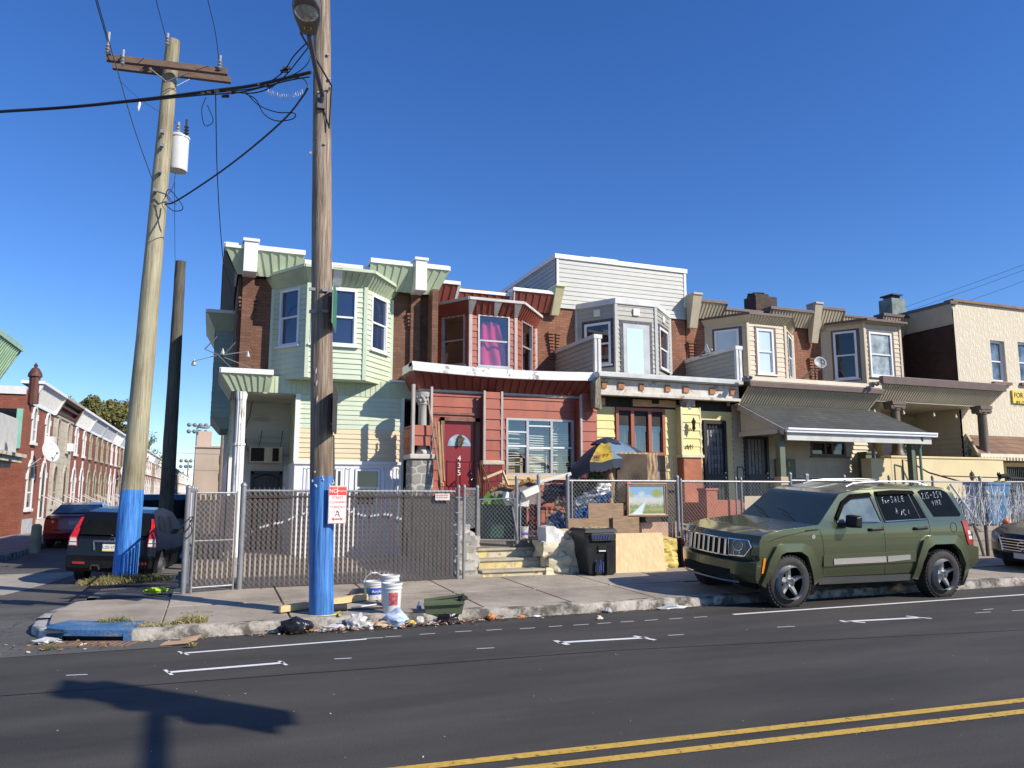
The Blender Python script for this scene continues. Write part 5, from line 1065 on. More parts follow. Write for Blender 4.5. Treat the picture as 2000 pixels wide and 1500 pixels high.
p = OY(368,900,300); mb = MB(); mb.tube([(p.x,300,0),(p.x,300,p.z)],.3,6)
for k in range(2):
    for j in range(4): mb.lathe((p.x-2.4+j*1.6,300,p.z-k*2),[(.2,-.4),(.7,.5)],6,axis='Y')
build(mb,'lamp_cluster',STEEL,st2)
p = OY(437,826,60); sl_ = thing('street_lamp','far cobra head street lamp on a wooden pole beside the green side bay','street lamp',(p.x,60,0))
mb = MB(); mb.tube([(p.x,60,0),(p.x,60,p.z+1.6)],[.17,.13],8); build(mb,'pole',GLUM,sl_)
q = OY(402,835,60); mb = MB(); mb.tube([(p.x,59.9,p.z-.6),(p.x-.5,59.9,q.z+.25),(q.x+.5,59.9,q.z+.22),(q.x,59.9,q.z)],.04,5); mb.blob((q.x-.1,59.9,q.z),(.42,.2,.1),1,0,2); build(mb,'lamp_head',STEEL,sl_)
# trees behind the row
def tree(x,y,h,cr,seed,label,cols,n=5200,zb=.35):
    rn = random.Random(seed); t = thing('tree',label,'tree',(x,y,0),'trees behind the terrace houses'); mb = MB(); V = Vector
    mb.tube([(x,y,0),(x+.2,y,h*.25),(x,y+.2,h*.5),(x+.3,y,h*.8)],[.38,.3,.2,.06],7)
    cl = []
    for i in range(22):
        a = rn.uniform(0,6.28); zz = rn.uniform(zb,1); rr_ = cr*math.sqrt(max(.05,1-((zz-.62)/.42)**2))*rn.uniform(.35,1)
        c = V((x+rr_*math.cos(a),y+rr_*math.sin(a),h*zz)); cl.append((c,rn.uniform(.7,1.5)*cr*.27)); mb.tube([(x,y,h*zz*.6),(c+V((x,y,h*zz*.8)))/2,c],[.10,.06,.02],4)
    build(mb,'trunk',GLUM,t); lf = MB()
    for i in range(n):
        c,r_ = cl[rn.randrange(len(cl))]; d = V((rn.gauss(0,1),rn.gauss(0,1),rn.gauss(0,.8))).normalized()*r_*rn.random()**.4; p = c+d
        u = V((rn.gauss(0,1),rn.gauss(0,1),rn.gauss(0,1))).normalized(); v_ = u.orthogonal().normalized(); s = rn.uniform(.06,.15)*cr/3
        lf.quad(p-u*s-v_*s*.6,p+u*s-v_*s*.6,p+u*s+v_*s*.6,p-u*s+v_*s*.6,rn.randrange(len(cols)))
    build(lf,'crown',cols,t)
LC = [M('leaf_green',(.07,.09,.022),.7,var=.3,sc=.5),M('leaf_olive',(.13,.12,.03),.7,var=.3,sc=.5),M('leaf_rust',(.16,.13,.035),.7,var=.3,sc=.5)]
p = OY(155,782,125); tree(p.x,125,p.z,3.6,1,'olive autumn tree behind the second terrace house',LC,7000)
p = OY(205,786,120); tree(p.x,120,p.z,4.6,2,'larger olive green tree left of the blue based pole',LC,9000)
p = OY(235,796,132); tree(p.x,132,p.z,4.2,3,'rusty leaved tree just left of the leaning pole',LC,6000)
p = OY(287,855,110); tree(p.x,110,p.z+.5,1.8,4,'small far tree rising above the row between the poles',LC[:1],1500)

# ---------------- utility poles, lamp, cables, signs ----------------
def polewood(name,c1,c2,paint=None,zp=1.75,zj=.1,crack=.5):
    m,n,p = nodes(name); N = n.nodes; L = n.links
    tc = N.new("ShaderNodeTexCoord"); mp = N.new("ShaderNodeMapping"); mp.inputs['Scale'].default_value = (26,26,.9); L.new(tc.outputs['Object'],mp.inputs[0])
    nz = N.new("ShaderNodeTexNoise"); nz.inputs['Scale'].default_value = 1.6; nz.inputs['Detail'].default_value = 8; nz.inputs['Roughness'].default_value = .65; nz.inputs['Distortion'].default_value = .6; L.new(mp.outputs[0],nz.inputs[0])
    r = N.new("ShaderNodeValToRGB"); e = r.color_ramp.elements; e[0].position = .3; e[0].color = tuple(x*.35 for x in c1)+(1,); e[1].position = .7; e[1].color = c2+(1,); k = e.new(.45); k.color = c1+(1,); L.new(nz.outputs[0],r.inputs[0])
    n2 = N.new("ShaderNodeTexNoise"); n2.inputs['Scale'].default_value = .8; n2.inputs['Detail'].default_value = 6; L.new(tc.outputs['Object'],n2.inputs[0])
    r2 = N.new("ShaderNodeValToRGB"); r2.color_ramp.elements[0].position = .35; r2.color_ramp.elements[1].position = .65; r2.color_ramp.elements[0].color = (.7,.66,.6,1); r2.color_ramp.elements[1].color = (1.15,1.15,1.15,1); L.new(n2.outputs[0],r2.inputs[0])
    mx = N.new("ShaderNodeMix"); mx.data_type = 'RGBA'; mx.blend_type = 'MULTIPLY'; mx.inputs[0].default_value = 1; L.new(r.outputs[0],mx.inputs[6]); L.new(r2.outputs[0],mx.inputs[7]); out = mx.outputs[2]
    if paint:
        sp = N.new("ShaderNodeSeparateXYZ"); L.new(tc.outputs['Object'],sp.inputs[0])
        n3 = N.new("ShaderNodeTexNoise"); n3.inputs['Scale'].default_value = 14; n3.inputs['Detail'].default_value = 6; L.new(tc.outputs['Object'],n3.inputs[0])
        ma = N.new("ShaderNodeMath"); ma.operation = 'MULTIPLY_ADD'; ma.inputs[1].default_value = zj*2; L.new(n3.outputs[0],ma.inputs[0]); L.new(sp.outputs[2],ma.inputs[2])
        lt = N.new("ShaderNodeMath"); lt.operation = 'LESS_THAN'; lt.inputs[1].default_value = zp+zj; L.new(ma.outputs[0],lt.inputs[0])
        r4 = N.new("ShaderNodeValToRGB"); e = r4.color_ramp.elements; e[0].position = .32; e[0].color = tuple(x*.28 for x in paint)+(1,); e[1].position = .5; e[1].color = paint+(1,); k = e.new(.72); k.color = tuple(min(1,x*1.6+.03) for x in paint)+(1,); L.new(nz.outputs[0],r4.inputs[0])
        m4 = N.new("ShaderNodeMix"); m4.data_type = 'RGBA'; L.new(lt.outputs[0],m4.inputs[0]); L.new(out,m4.inputs[6]); L.new(r4.outputs[0],m4.inputs[7]); out = m4.outputs[2]
    L.new(out,p.inputs['Base Color']); p.inputs['Roughness'].default_value = .8 if not paint else .62
    b = N.new("ShaderNodeBump"); b.inputs['Strength'].default_value = crack; b.inputs['Distance'].default_value = .02; L.new(nz.outputs[0],b.inputs['Height']); L.new(b.outputs[0],p.inputs['Normal']); return m
def pole_mesh(a,b,r0,r1,seed,n=28,k=60,lump=.006):
    mb = MB(); a = Vector(a); b = Vector(b); vs = []
    for i in range(k+1):
        t = i/k; c = a.lerp(b,t); r = r0+(r1-r0)*t
        for j in range(n):
            q = 2*math.pi*j/n; w_ = lump*noise.noise(Vector((math.cos(q)*3+seed,math.sin(q)*3,t*9)))*2+.003*noise.noise(Vector((j*1.7,seed,t*4)))
            vs.append((c.x+math.cos(q)*(r+w_),c.y+math.sin(q)*(r+w_),c.z))
    mb.add(vs,[(i*n+j,i*n+(j+1) % n,(i+1)*n+(j+1) % n,(i+1)*n+j) for i in range(k) for j in range(n)]+[[k*n+j for j in range(n)]]); return mb
P1 = Vector((1.33,9.86,.10)); P1T = Vector((1.00,9.86,10.2))
w1 = polewood('weathered_pole_wood',(.20,.145,.10),(.44,.36,.27),(.045,.18,.48),1.68,.07,.7)
up1 = thing('utility_pole','tall weathered wooden pole with a blue painted base and a street lamp','utility pole',P1)
build(pole_mesh(P1,P1T,.150,.100,3),'pole',w1,up1,smooth=True,ang=60)
mb = MB(); mb.lathe((1.33,9.86,WZ),[(.17,.0),(.19,.012),(.21,.0)],18); build(mb,'paint_ring',M('yellow_ring',(.5,.45,.12),.8,var=.3,sc=9),up1)
def polex(z): t = (z-P1.z)/(P1T.z-P1.z); return P1.x+(P1T.x-P1.x)*t
# torn staples and scraps
mb = MB(); rq = random.Random(8)
for i in range(12):
    z = rq.uniform(1.66,1.84); a = rq.uniform(3.5,6.0); r_ = .152; mb.blob((polex(z)+r_*math.cos(a),9.86+r_*math.sin(a),z),(.011,.008,.014),i,.5,1)
for z,a in ((2.75,4.2),(3.1,4.1),(2.95,4.15)): mb.blob((polex(z)+.147*math.cos(a),9.86+.147*math.sin(a),z),(.012,.012,.035),2,.5,1)
build(mb,'torn_paper',M('torn_paper',(.5,.48,.42),.9),up1)
mb = MB()
for (px_,py_) in ((640,108),(643,155),(622,182),(643,175),(634,282),(606,300)): p = OY(px_,py_,9.75); mb.lathe((p.x,9.73,p.z),[(.02,-.01),(.02,.012),(.008,.03)],6,axis='Y')
build(mb,'bolt',GALV,up1,sp=True)
# street lamp: bracket arm over the road and luminaire
lm = thing('street_lamp','grey street lamp seen from below on the blue based wooden pole','street lamp',OY(622,192,9.74))
a = OY(627,205,9.74); c = OY(603,66,8.35); mid = a.lerp(c,.5)+Vector((0,0,.05))
mb = MB(); mb.tube([a,a+Vector((0,-.1,.1)),mid,c],.03,8); mb.box(a.x-.05,a.x+.05,9.70,9.76,a.z-.06,a.z+.12); build(mb,'arm',M('dark_grey_metal',(.10,.10,.105),.5,met=.3),lm,smooth=True)
dirv = (OY(597,0,7.75)-c).normalized(); side = dirv.cross(Vector((0,0,1))).normalized(); upv = side.cross(dirv)
mb = MB(); sec = [(0,.09,.05),(.12,.11,.07),(.30,.145,.10),(.50,.15,.12),(.64,.11,.10),(.72,.05,.05)]; vs = []; n = 16
for (t,wd,ht) in sec:
    for j in range(n): q = 2*math.pi*j/n; cc_ = math.cos(q); ss = math.sin(q); vs.append(c+dirv*t+side*wd*abs(cc_)**.6*(1 if cc_ > 0 else -1)+upv*(ht*abs(ss)**.7 if ss > 0 else -ht*.35*abs(ss)**.7))
mb.add(vs,[(i*n+j,i*n+(j+1) % n,(i+1)*n+(j+1) % n,(i+1)*n+j) for i in range(len(sec)-1) for j in range(n)]+[list(range(n)),[(len(sec)-1)*n+j for j in range(n)]]); build(mb,'housing',M('lamp_housing_grey',(.12,.12,.125),.5),lm,smooth=True,ang=50,fix=True)
mb = MB(); cc = c+dirv*.44-upv*.035; vs = []
for k,(rr_,dp) in enumerate(((1,0),(.8,.03),(.45,.052),(.1,.06))):
    for j in range(20): q = 2*math.pi*j/20; vs.append(cc+dirv*.155*rr_*math.cos(q)+side*.125*rr_*math.sin(q)-upv*dp)
mb.add(vs,[(i*20+j,i*20+(j+1) % 20,(i+1)*20+(j+1) % 20,(i+1)*20+j) for i in range(3) for j in range(20)]+[[60+j for j in range(20)]]); build(mb,'lens',M('prismatic_lens',(.30,.32,.31),.12,var=.35,sc=18,spec=.8),lm,smooth=True)
mb = MB(); q0 = c+dirv*.16-upv*.032; mb.obox(q0,side*.085,dirv*.05,upv*.008); tg = build(mb,'tag',M('yellow_tag',(.62,.52,.05),.5),lm)
text(tg,'25',q0-upv*.008,side,dirv,.06,IRON,ex=.002)
# hose and cable down the pole side
mb = MB(); mb.tube([c+side*.09,(polex(5.9)+.07,9.7,6.9),(polex(5.9)+.06,9.70,6.3),a+Vector((.03,0,-.05))],.012,5); build(mb,'lamp_wire',CABLE,lm)
# second pole (green-grey) with crossarms and transformer
P2 = OZ(243,1130,.16); P2T = OY(338,80,14.75)
w2 = polewood('greenish_pole_wood',(.30,.27,.17),(.46,.43,.30),(.045,.22,.62),1.47,.015,.35)
up2 = thing('utility_pole','leaning greenish pole with crossarms, a transformer and a bright blue base behind the weeds','utility pole',P2)
build(pole_mesh(P2,P2T,.195,.12,9),'pole',w2,up2,smooth=True,ang=60)
XW = M('crossarm_wood',(.13,.085,.065),.8,var=.3,sc=5,st=(1,6,6))
for (l,r,Y) in (((208,113),(444,141),14.45),((220,129),(451,157),14.98)):
    a = OY(*l,Y); b = OY(*r,Y); mb = MB(); mb.beam(a,b,.09,.12); build(mb,'crossarm',XW,up2,bevel=.006)
mb = MB(); pc = OY(326,168,14.6)
for (px_,py_,Y) in ((293,134,14.4),(368,142,14.4),(383,148,15.05)): mb.beam(OY(px_,py_,Y),pc+Vector((0,(Y-14.7)*.5,0)),.035,.008)
build(mb,'brace',GALV,up2)
INS = M('porcelain_grey',(.35,.35,.36),.25)
def insul(p,h=.22,r=.04): 
    mb = MB(); mb.lathe(p,[(.015,0),(r,.03),(.02,.06),(r,.09),(.02,.12),(r,.15),(.02,.18),(.025,h)],10); return mb
for (px_,py_,Y,hh) in ((211,108,14.45,.42),(327,92,14.6,.25),(429,138,14.45,.28),(240,130,14.45,.3)):
    p = OY(px_,py_,Y); build(insul(p-Vector((0,.07,.02)),hh,.05),'insulator',INS,up2,smooth=True)
mb = MB()
for (px_,py_) in ((317,258),(316,284),(312,335),(303,372)): p = OY(px_,py_,14.5); mb.box(p.x-.03,p.x+.03,p.y-.05,p.y+.05,p.z-.03,p.z+.03)
mb.tube([OY(302,372,14.5),OY(326,380,14.4),OY(333,388,14.6)],.015,5); build(mb,'bracket',GALV,up2)
tp = OY(346,335,14.95); tt = OY(349,268,14.95); mb = MB(); mb.lathe((tp.x+.0,14.95,tp.z),[(.0,.0),(.165,.01),(.175,.04),(.175,tt.z-tp.z-.04),(.19,tt.z-tp.z-.03),(.19,tt.z-tp.z),(.13,tt.z-tp.z+.05),(0,tt.z-tp.z+.06)],24)
tr = thing('transformer','white cylindrical transformer hung on the leaning greenish pole','transformer',(tp.x,14.95,tp.z)); build(mb,'tank',M('transformer_white',(.62,.64,.65),.4,var=.05),tr,smooth=True,ang=40)
build(insul((tp.x-.02,14.85,tt.z+.03),.22,.045),'bushing',INS,tr,smooth=True); build(insul((tp.x+.12,14.8,tt.z+.0),.30,.05),'bushing',M('dark_bushing',(.05,.045,.05),.3),tr,smooth=True)
mb = MB(); mb.beam((tp.x-.16,14.95,tt.z-.1),(tp.x-.3,14.9,tt.z-.1),.05,.05); mb.beam((tp.x-.16,14.95,tp.z+.1),(tp.x-.3,14.9,tp.z+.1),.05,.05); build(mb,'hanger',GALV,tr)
# third pole
P3 = OY(323,1025,23); P3.z = -.05; P3T = OY(353,511,23)
w3 = polewood('dark_creosote_wood',(.085,.08,.06),(.17,.155,.12),None,0,0,.3)
up3 = thing('utility_pole','dark leaning pole without wires standing behind the parked black crossover','utility pole',P3)
build(pole_mesh(P3+(P3T-P3)*.13,P3T,.19,.14,5),'pole',w3,up3,smooth=True,ang=60); build(pole_mesh(P3,P3+(P3T-P3)*.13,.20,.19,5,k=8),'pole_foot',polewood('sunlit_pole_foot',(.28,.25,.13),(.42,.38,.2)),up3,smooth=True,ang=60)  # foot made paler: sunlight on the lower pole put into its wood colour
# cables
def cable(name,label,pts,r,sub=12,mat=None,tag='cable',extra=None):
    P_ = [Vector(p) for p in pts]; out = []
    if len(P_) == 2: out = P_
    else:
        Q = [P_[0]*2-P_[1]]+P_+[P_[-1]*2-P_[-2]]
        for i in range(1,len(Q)-2):
            for k in range(sub):
                t = k/sub; a,b,c,d = Q[i-1],Q[i],Q[i+1],Q[i+2]
                out.append(.5*((2*b)+(-a+c)*t+(2*a-5*b+4*c-d)*t*t+(-a+3*b-3*c+d)*t**3))
        out.append(P_[-1])
    r *= .66; mb = MB(); mb.tube(out,r,6)
    for e in (extra or []): mb.tube([Vector(q) for q in e],r*.8,6)
    return build(mb,name,mat or CABLE,None,smooth=True,label=label,cat=tag)
Pm = 9.75
cable('overhead_cable','thick bundled cable running from the left edge to the weathered pole',[OY(-260,245,13.2),OY(-60,222,13.0),OY(0,218,12.8),OY(150,208,12.2),OY(300,192,11.5),OY(420,177,10.9),OY(500,166,10.4),OY(608,141,Pm)],.034)
cable('overhead_cable','second strand twisted below the thick bundled cable',[OY(-60,225,13),OY(60,214,12.5),OY(170,205,12.1),OY(260,199,11.7),OY(390,186,11),OY(470,180,10.6),OY(560,158,10),OY(605,150,Pm)],.014)
cable('service_cable','heavy twisted cable rising from the leaning greenish pole to the weathered pole',[OY(322,399,14.5),OY(345,392,14.2),OY(420,343,13),OY(490,290,11.8),OY(556,232,10.7),OY(590,190,10),OY(602,170,Pm)],.022)
cable('cable_loop','black cable loops tied below the twisted service cable',[OY(322,399,14.4),OY(340,412,14.3),OY(357,408,14.2),OY(350,392,14.2),OY(330,370,14.3),OY(322,385,14.4)],.012)
cable('splice_cable','upper spliced lamp cable dropping left from the weathered pole',[OY(605,78,9.6),OY(575,108,9.8),OY(555,138,10.1),OY(530,158,10.4),OY(500,172,10.6),OY(430,180,11)],.013)
cable('splice_cable','lower spliced lamp cable dropping left from the weathered pole',[OY(608,85,9.6),OY(582,118,9.8),OY(560,145,10.1),OY(530,170,10.4),OY(490,182,10.6),OY(430,176,11)],.013)
cable('splice_cable','drooping cable curving from under the lamp arm to the bundle',[OY(610,100,9.65),OY(600,125,9.7),OY(580,142,9.9),OY(555,152,10.1)],.01)
cable('cable_loop','long black cable loop hanging left of the weathered pole',[OY(480,180,10.7),OY(505,205,10.5),OY(540,219,10.3),OY(574,221,10.2),OY(572,232,10.2),OY(540,236,10.3),OY(515,222,10.4),OY(500,195,10.6),OY(480,183,10.7)],.011)
cable('cable_loop','short arched cable beside the weathered pole under the lamp arm',[OY(565,152,10),OY(590,153,9.9),OY(600,165,9.8),OY(598,178,9.8)],.010)
cable('drop_wire','thin black drop wire hanging down to the roof of the green corner house',[OY(421,178,11),OY(422,240,12),OY(424,330,13.4),OY(430,440,15),OY(438,520,16.2),OY(452,563,17.2),OY(456,610,17.4)],.012)
cable('cable_loop','thin looped wire hanging near the top of the drop wire',[OY(402,190,11),OY(394,215,11.2),OY(400,245,11.4),OY(416,236,11.4),OY(405,205,11.2)],.008)
cable('power_line','wire leaving the top left corner of the picture down to the crossarm',[OY(180,-40,12.0),OY(187,0,12.6),OY(209,78,14.3),OY(216,108,14.4)],.014)
cable('power_line','second wire beside it passing the crossarm and running down to the leaning pole',[OY(182,-40,12.2),OY(190,0,12.8),OY(213,82,14.2),OY(230,140,14.3),OY(262,250,14.4),OY(298,352,14.5)],.012)
cable('power_line','middle wire dropping from the top edge to the head of the leaning pole',[OY(298,-40,11.5),OY(305,0,12.2),OY(325,78,14.5)],.010)
cable('power_line','right wire dropping from the top edge to the right crossarm insulator',[OY(398,-40,11.5),OY(406,0,12.2),OY(420,60,13.6),OY(428,120,14.4)],.010)
cable('jumper_wire','thin jumper wire from the crossarm insulator to the transformer',[OY(236,160,14.4),OY(262,184,14.4),OY(290,205,14.5),OY(338,236,14.8),OY(350,248,14.85)],.006)
cable('ground_wire','thin vertical wire down from the transformer to the dark third pole',[OY(341,345,14.95),OY(341,420,17),OY(342,510,22)],.008)
cable('secondary_wire','short wires under the transformer curling to the pole',[OY(343,338,14.9),OY(338,365,14.8),OY(326,385,14.5),OY(345,400,14.5)],.010)
for k,(x0_,y0_,x1_,y1_) in enumerate(((2040,502,1768,600),(2040,513,1772,608),(2040,533,1886,590))):
    cable('distant_wire',('highest','middle','lowest')[k]+' of three thin wires rising above the roofs at the right edge',[OY(x0_,y0_,24),OY((x0_+x1_)/2,(y0_+y1_)/2+1,28),OY(x1_,y1_,32)],.012)
for k,y_ in enumerate((886,918)): cable('distant_wire',('upper','lower')[k]+' faint wire crossing the far end of the side street',[OY(330,y_-2,70),OY(380,y_,70),OY(440,y_+2,70)],.02)
mb = MB()
for (px_,py_) in ((400,183),(411,181),(426,178),(450,181),(560,133),(555,139),(525,168),(510,165),(440,188)): p = OY(px_,py_,11-(px_-400)*.006); mb.obox(p,(.10,0,.02),(0,.03,0),(-.006,0,.03))
build(mb,'cable_splice',CABLE,None,label='black splice blocks strapped along the bundled cable',cat='cable splice')
mb = MB(); sp_ = []
for i in range(200): t = i/199; p = OY(522+t*70,178+10*math.sin(t*3.1),10.2-.3*t); a = t*2*math.pi*16; sp_.append(p+Vector((0,.03*math.cos(a),.03*math.sin(a))))
mb.tube(sp_,.003,4); build(mb,'spiral_tie',VINYL,None,label='white plastic spiral wrap dangling left of the weathered pole',cat='cable wrap')
mb = MB(); p = OY(272,205,11.8); mb.blob(p,(.02,.02,.07),3,.5,2); build(mb,'rag',WHITE,None,label='white scrap of rag snagged on the bundled cable',cat='rag')
# signs on the weathered pole
SW = M('sign_white',(.74,.73,.70),.45,var=.04,dirt=(.4,.35,.3),dsc=6,dth=.68); SR = M('sign_red',(.62,.05,.035),.5,var=.06); SBK = M('sign_back',(.06,.06,.06),.5,met=.4)
ns = thing('parking_sign','small red and white no parking street cleaning sign on the blue based pole','sign',OY(647,1010,9.66))
s0 = OY(633,955,9.66); s1 = OY(661,1012,9.66); sa = Vector((.95,.22,0)).normalized(); wS = .235; hS = .46; cS = Vector((polex(1.45)+.17,9.69,1.44))
mb = MB(); mb.obox(cS,sa*wS,Vector((0,0,hS)),Vector((-sa.y,sa.x,0))*.006); pl_ = build(mb,'plate',SW,ns,bevel=.004)
nn = Vector((sa.y,-sa.x,0)); zv = Vector((0,0,1)); fc = cS+nn*.0045
def rect(mb,c,u,v,w_,h_): mb.quad(c-u*w_/2-v*h_/2,c+u*w_/2-v*h_/2,c+u*w_/2+v*h_/2,c-u*w_/2+v*h_/2)
mb = MB(); rect(mb,fc+sa*-.058+zv*.165,sa,zv,.10,.10)
for (c_,w_,h_) in ((zv*.224,.225,.004),(zv*-.224,.225,.004)): rect(mb,fc+c_,sa,zv,w_,h_)
for s in (-1,1): rect(mb,fc+sa*s*.111,sa,zv,.004,.44)
rect(mb,fc+sa*.055+zv*.165,sa,zv,.11,.10); rect(mb,fc+zv*-.175,sa,zv,.07,.018); mb.poly([fc+sa*.075+zv*-.175,fc+sa*.04+zv*-.15,fc+sa*.04+zv*-.20]); mb.poly([fc-sa*.075+zv*-.175,fc-sa*.04+zv*-.20,fc-sa*.04+zv*-.15])
build(mb,'red_print',SR,pl_)
mb = text(None,'NO',fc+nn*.001+sa*-.058+zv*.165,sa,zv,.068,None,ex=.001); mb2 = text(None,'PARKING',fc+nn*.001+sa*.055+zv*.165,sa,zv,.026,None,ex=.001); o_ = len(mb.v); mb.v += mb2.v; mb.f += [[i+o_ for i in f] for f in mb2.f]; mb.m += mb2.m; build(mb,'white_lettering',SW,pl_)
mb = MB()
for s_,z_,sz in (('STREET',.085,.045),('CLEANING',.03,.042),('TUESDAY',-.03,.046),('11  1',-.085,.045),('AM  PM',-.125,.022)):
    m2 = text(None,s_,fc+zv*z_,sa,zv,sz,None,ex=.001); o_ = len(mb.v); mb.v += m2.v; mb.f += [[i+o_ for i in f] for f in m2.f]; mb.m += m2.m
build(mb,'red_lettering',SR,pl_)
mb = MB(); k_ = fc+zv*-.12+nn*.002
for d_ in ((-.03,-.03,.0,.05),(.0,.05,.03,-.03),(-.02,0,.02,0),(0,.05,.02,.02)): mb.beam(k_+sa*d_[0]+zv*d_[1],k_+sa*d_[2]+zv*d_[3],.006,.002)
build(mb,'scribble',IRON,pl_)
GS = M('street_sign_green',(.02,.19,.10),.45); 
def edge_sign(nm,lb,ct_,px0,py0,py1,Y0,Y1,wmat,fmat,xoff=.15):
    z1_,z0_ = OY(px0,py0,(Y0+Y1)/2).z,OY(px0,py1,(Y0+Y1)/2).z; x = OY(px0,(py0+py1)/2,Y0).x
    t = thing(nm,lb,ct_,(x,Y0,z0_)); mb = MB(); dx = .065; x += xoff*.5
    mb.hexa([(x-dx,Y0,z0_),(x-dx+.008,Y0,z0_),(x+dx+.008,Y1,z0_),(x+dx,Y1,z0_),(x-dx,Y0,z1_),(x-dx+.008,Y0,z1_),(x+dx+.008,Y1,z1_),(x+dx,Y1,z1_)]); build(mb,'plate',wmat,t)
    mb = MB(); mb.hexa([(x-dx+.009,Y0+.01,z0_+.02),(x-dx+.012,Y0+.01,z0_+.02),(x+dx+.012,Y1-.01,z0_+.02),(x+dx+.009,Y1-.01,z0_+.02),(x-dx+.009,Y0+.01,z1_-.02),(x-dx+.012,Y0+.01,z1_-.02),(x+dx+.012,Y1-.01,z1_-.02),(x+dx+.009,Y1-.01,z1_-.02)]); build(mb,'face',fmat,t)
    mb = MB()
    for z in (z0_+.12,z1_-.1): mb.box(x-.10,x+.02,9.76,9.80,z-.012,z+.012)
    build(mb,'clamp',GALV,t); return t
edge_sign('street_name_sign','green street name sign seen edge on high on the weathered pole','sign',647,558,640,9.35,9.95,M('sign_metal',(.3,.3,.3),.5,met=.4),GS)
edge_sign('traffic_sign','dark backed square sign seen nearly edge on above the blue paint','sign',648,757,845,9.3,9.9,SBK,SBK)
mb = MB()
for (px_,py_) in ((611,565),(611,609),(636,567),(636,608)): p = OY(px_,py_,9.72); mb.box(p.x-.045,p.x+.03,9.70,9.74,p.z-.018,p.z+.018)
build(mb,'strap_end',GALV,up1,sp=True)
mb = MB(); pt = OY(650,850,9.86); pb = OY(651,952,9.86); mb.tube([(pt.x-.0,9.92,pt.z),(pb.x-.0,9.92,pb.z)],.03,8); build(mb,'conduit',M('dark_conduit',(.04,.035,.03),.6),up1,smooth=True)
# antenna arm on the corner house
an = thing('tv_antenna','old bracket antenna with small lamps at the left corner of the green house','antenna',OY(470,722,17.2))
mb = MB()
for (x0_,y0_,x1_,y1_) in ((400,682,490,719),(376,706,440,690),(400,682,424,657),(425,693,455,722),(436,693,484,686),(440,690,460,668)): mb.beam(OY(x0_,y0_,16.9),OY(x1_,y1_,17.1),.018,.018)
build(mb,'arm',M('dark_grey_metal',(.1,.1,.1)),an); mb = MB()
for (px_,py_) in ((379,708),(484,692),(435,687)): mb.lathe(OY(px_,py_,16.95),[(.01,.07),(.025,.03),(.05,-.03),(.05,-.06)],8)
build(mb,'lamp',STEEL,an)
# traffic signal on the near corner behind the camera: its shadow lies on the road
tsx = 5.65; ts = thing('traffic_signal','traffic signal on a mast arm over the near side of the road','traffic signal',(tsx,-5.5,0)); mb = MB()
mb.tube([(tsx,-5.5,0),(tsx,-5.5,6.2)],[.13,.10],12); mb.tube([(tsx,-5.5,5.7),(tsx,.1,6.0)],[.075,.06],10); build(mb,'pole',GALV,ts)
mb = MB(); mb.box(tsx-.02,tsx+.02,-.15,.33,5.2,6.8); mb.box(tsx+.02,tsx+.25,-.08,.26,5.3,6.7)
for z in (5.5,6.0,6.5): mb.lathe((tsx-.02,.09,z),[(.13,0),(.13,-.2),(.12,-.2),(.12,0)],12,axis='X')
build(mb,'signal_head',IRON,ts)

# ---------------- fences ----------------
def chain(mb,A,Bp,z0,z1,pitch=.072,r=.0019,m=0):
    A = Vector((*A,0)); Bp = Vector((*Bp,0)); W = (Bp-A).length; u = (Bp-A)/W; n = Vector((u.y,-u.x,0)); H = z1-z0; k = 1.12
    for sg in (1,-1):
        s = -H/k
        while s < W:
            # line: x = s + z/k
            t0,t1 = 0.0,H; x0,x1 = s,s+H/k
            if x0 < 0: t0 = -x0*k; x0 = 0
            if x1 > W: t1 = H-(x1-W)*k; x1 = W
            if t1 > t0:
                xa_,xb_ = (x0,x1) if sg == 1 else (W-x0,W-x1)
                d = n*(.0022*sg); mb.tube([A+u*xa_+d+Vector((0,0,z0+t0)),A+u*xb_+d+Vector((0,0,z0+t1))],r,3,m,cap=False)
            s += pitch
    s = 0
    while s < W: mb.tube([A+u*s+Vector((0,0,z1-.01)),A+u*(s+.012)+Vector((0,0,z1+.03))],r,3,m,cap=False); s += pitch
    return mb
def post(mb,x,y,z0,z1,r=.03,cap=True):
    mb.lathe((x,y,0),[(r,z0),(r,z1)]+([(r*1.15,z1),(r*1.15,z1+.025),(r*.5,z1+.055),(.0,z1+.06)] if cap else []),10)
def cfence(name,label,segs,posts,rails=True,slats=None,z=(.2,1.6),group=None,rw=GALVW,pw=GALV,prad=.03,loc=None):
    t = thing(name,label,'fence',loc or (*segs[0][0],z[0]),group)
    mb = MB()
    for (a,b) in segs: chain(mb,a,b,z[0]+.03,z[1])
    build(mb,'wire_mesh',rw,t)
    mb = MB()
    for (a,b) in segs:
        mb.tube([(*a,z[1]-.005),(*b,z[1]-.005)],.02,8)
    build(mb,'top_rail',pw,t,smooth=True)
    for (x,y,zt,r) in posts: mb = MB(); post(mb,x,y,z[0]-.05,zt,r); build(mb,'post',pw,t,smooth=True,ang=50)
    return t
SLAT = M('brown_vinyl_slat',(.050,.032,.024),.65,var=.15,sc=3)
fa = thing('slatted_fence','chain link fence woven with brown slats in front of the green corner house','fence',(2.1,12.27,.18))
AX = (.45,12.22); BX_ = (3.80,12.30)
mb = MB(); chain(mb,AX,BX_,.20,1.63); build(mb,'wire_mesh',GALVW,fa)
rs = random.Random(2)
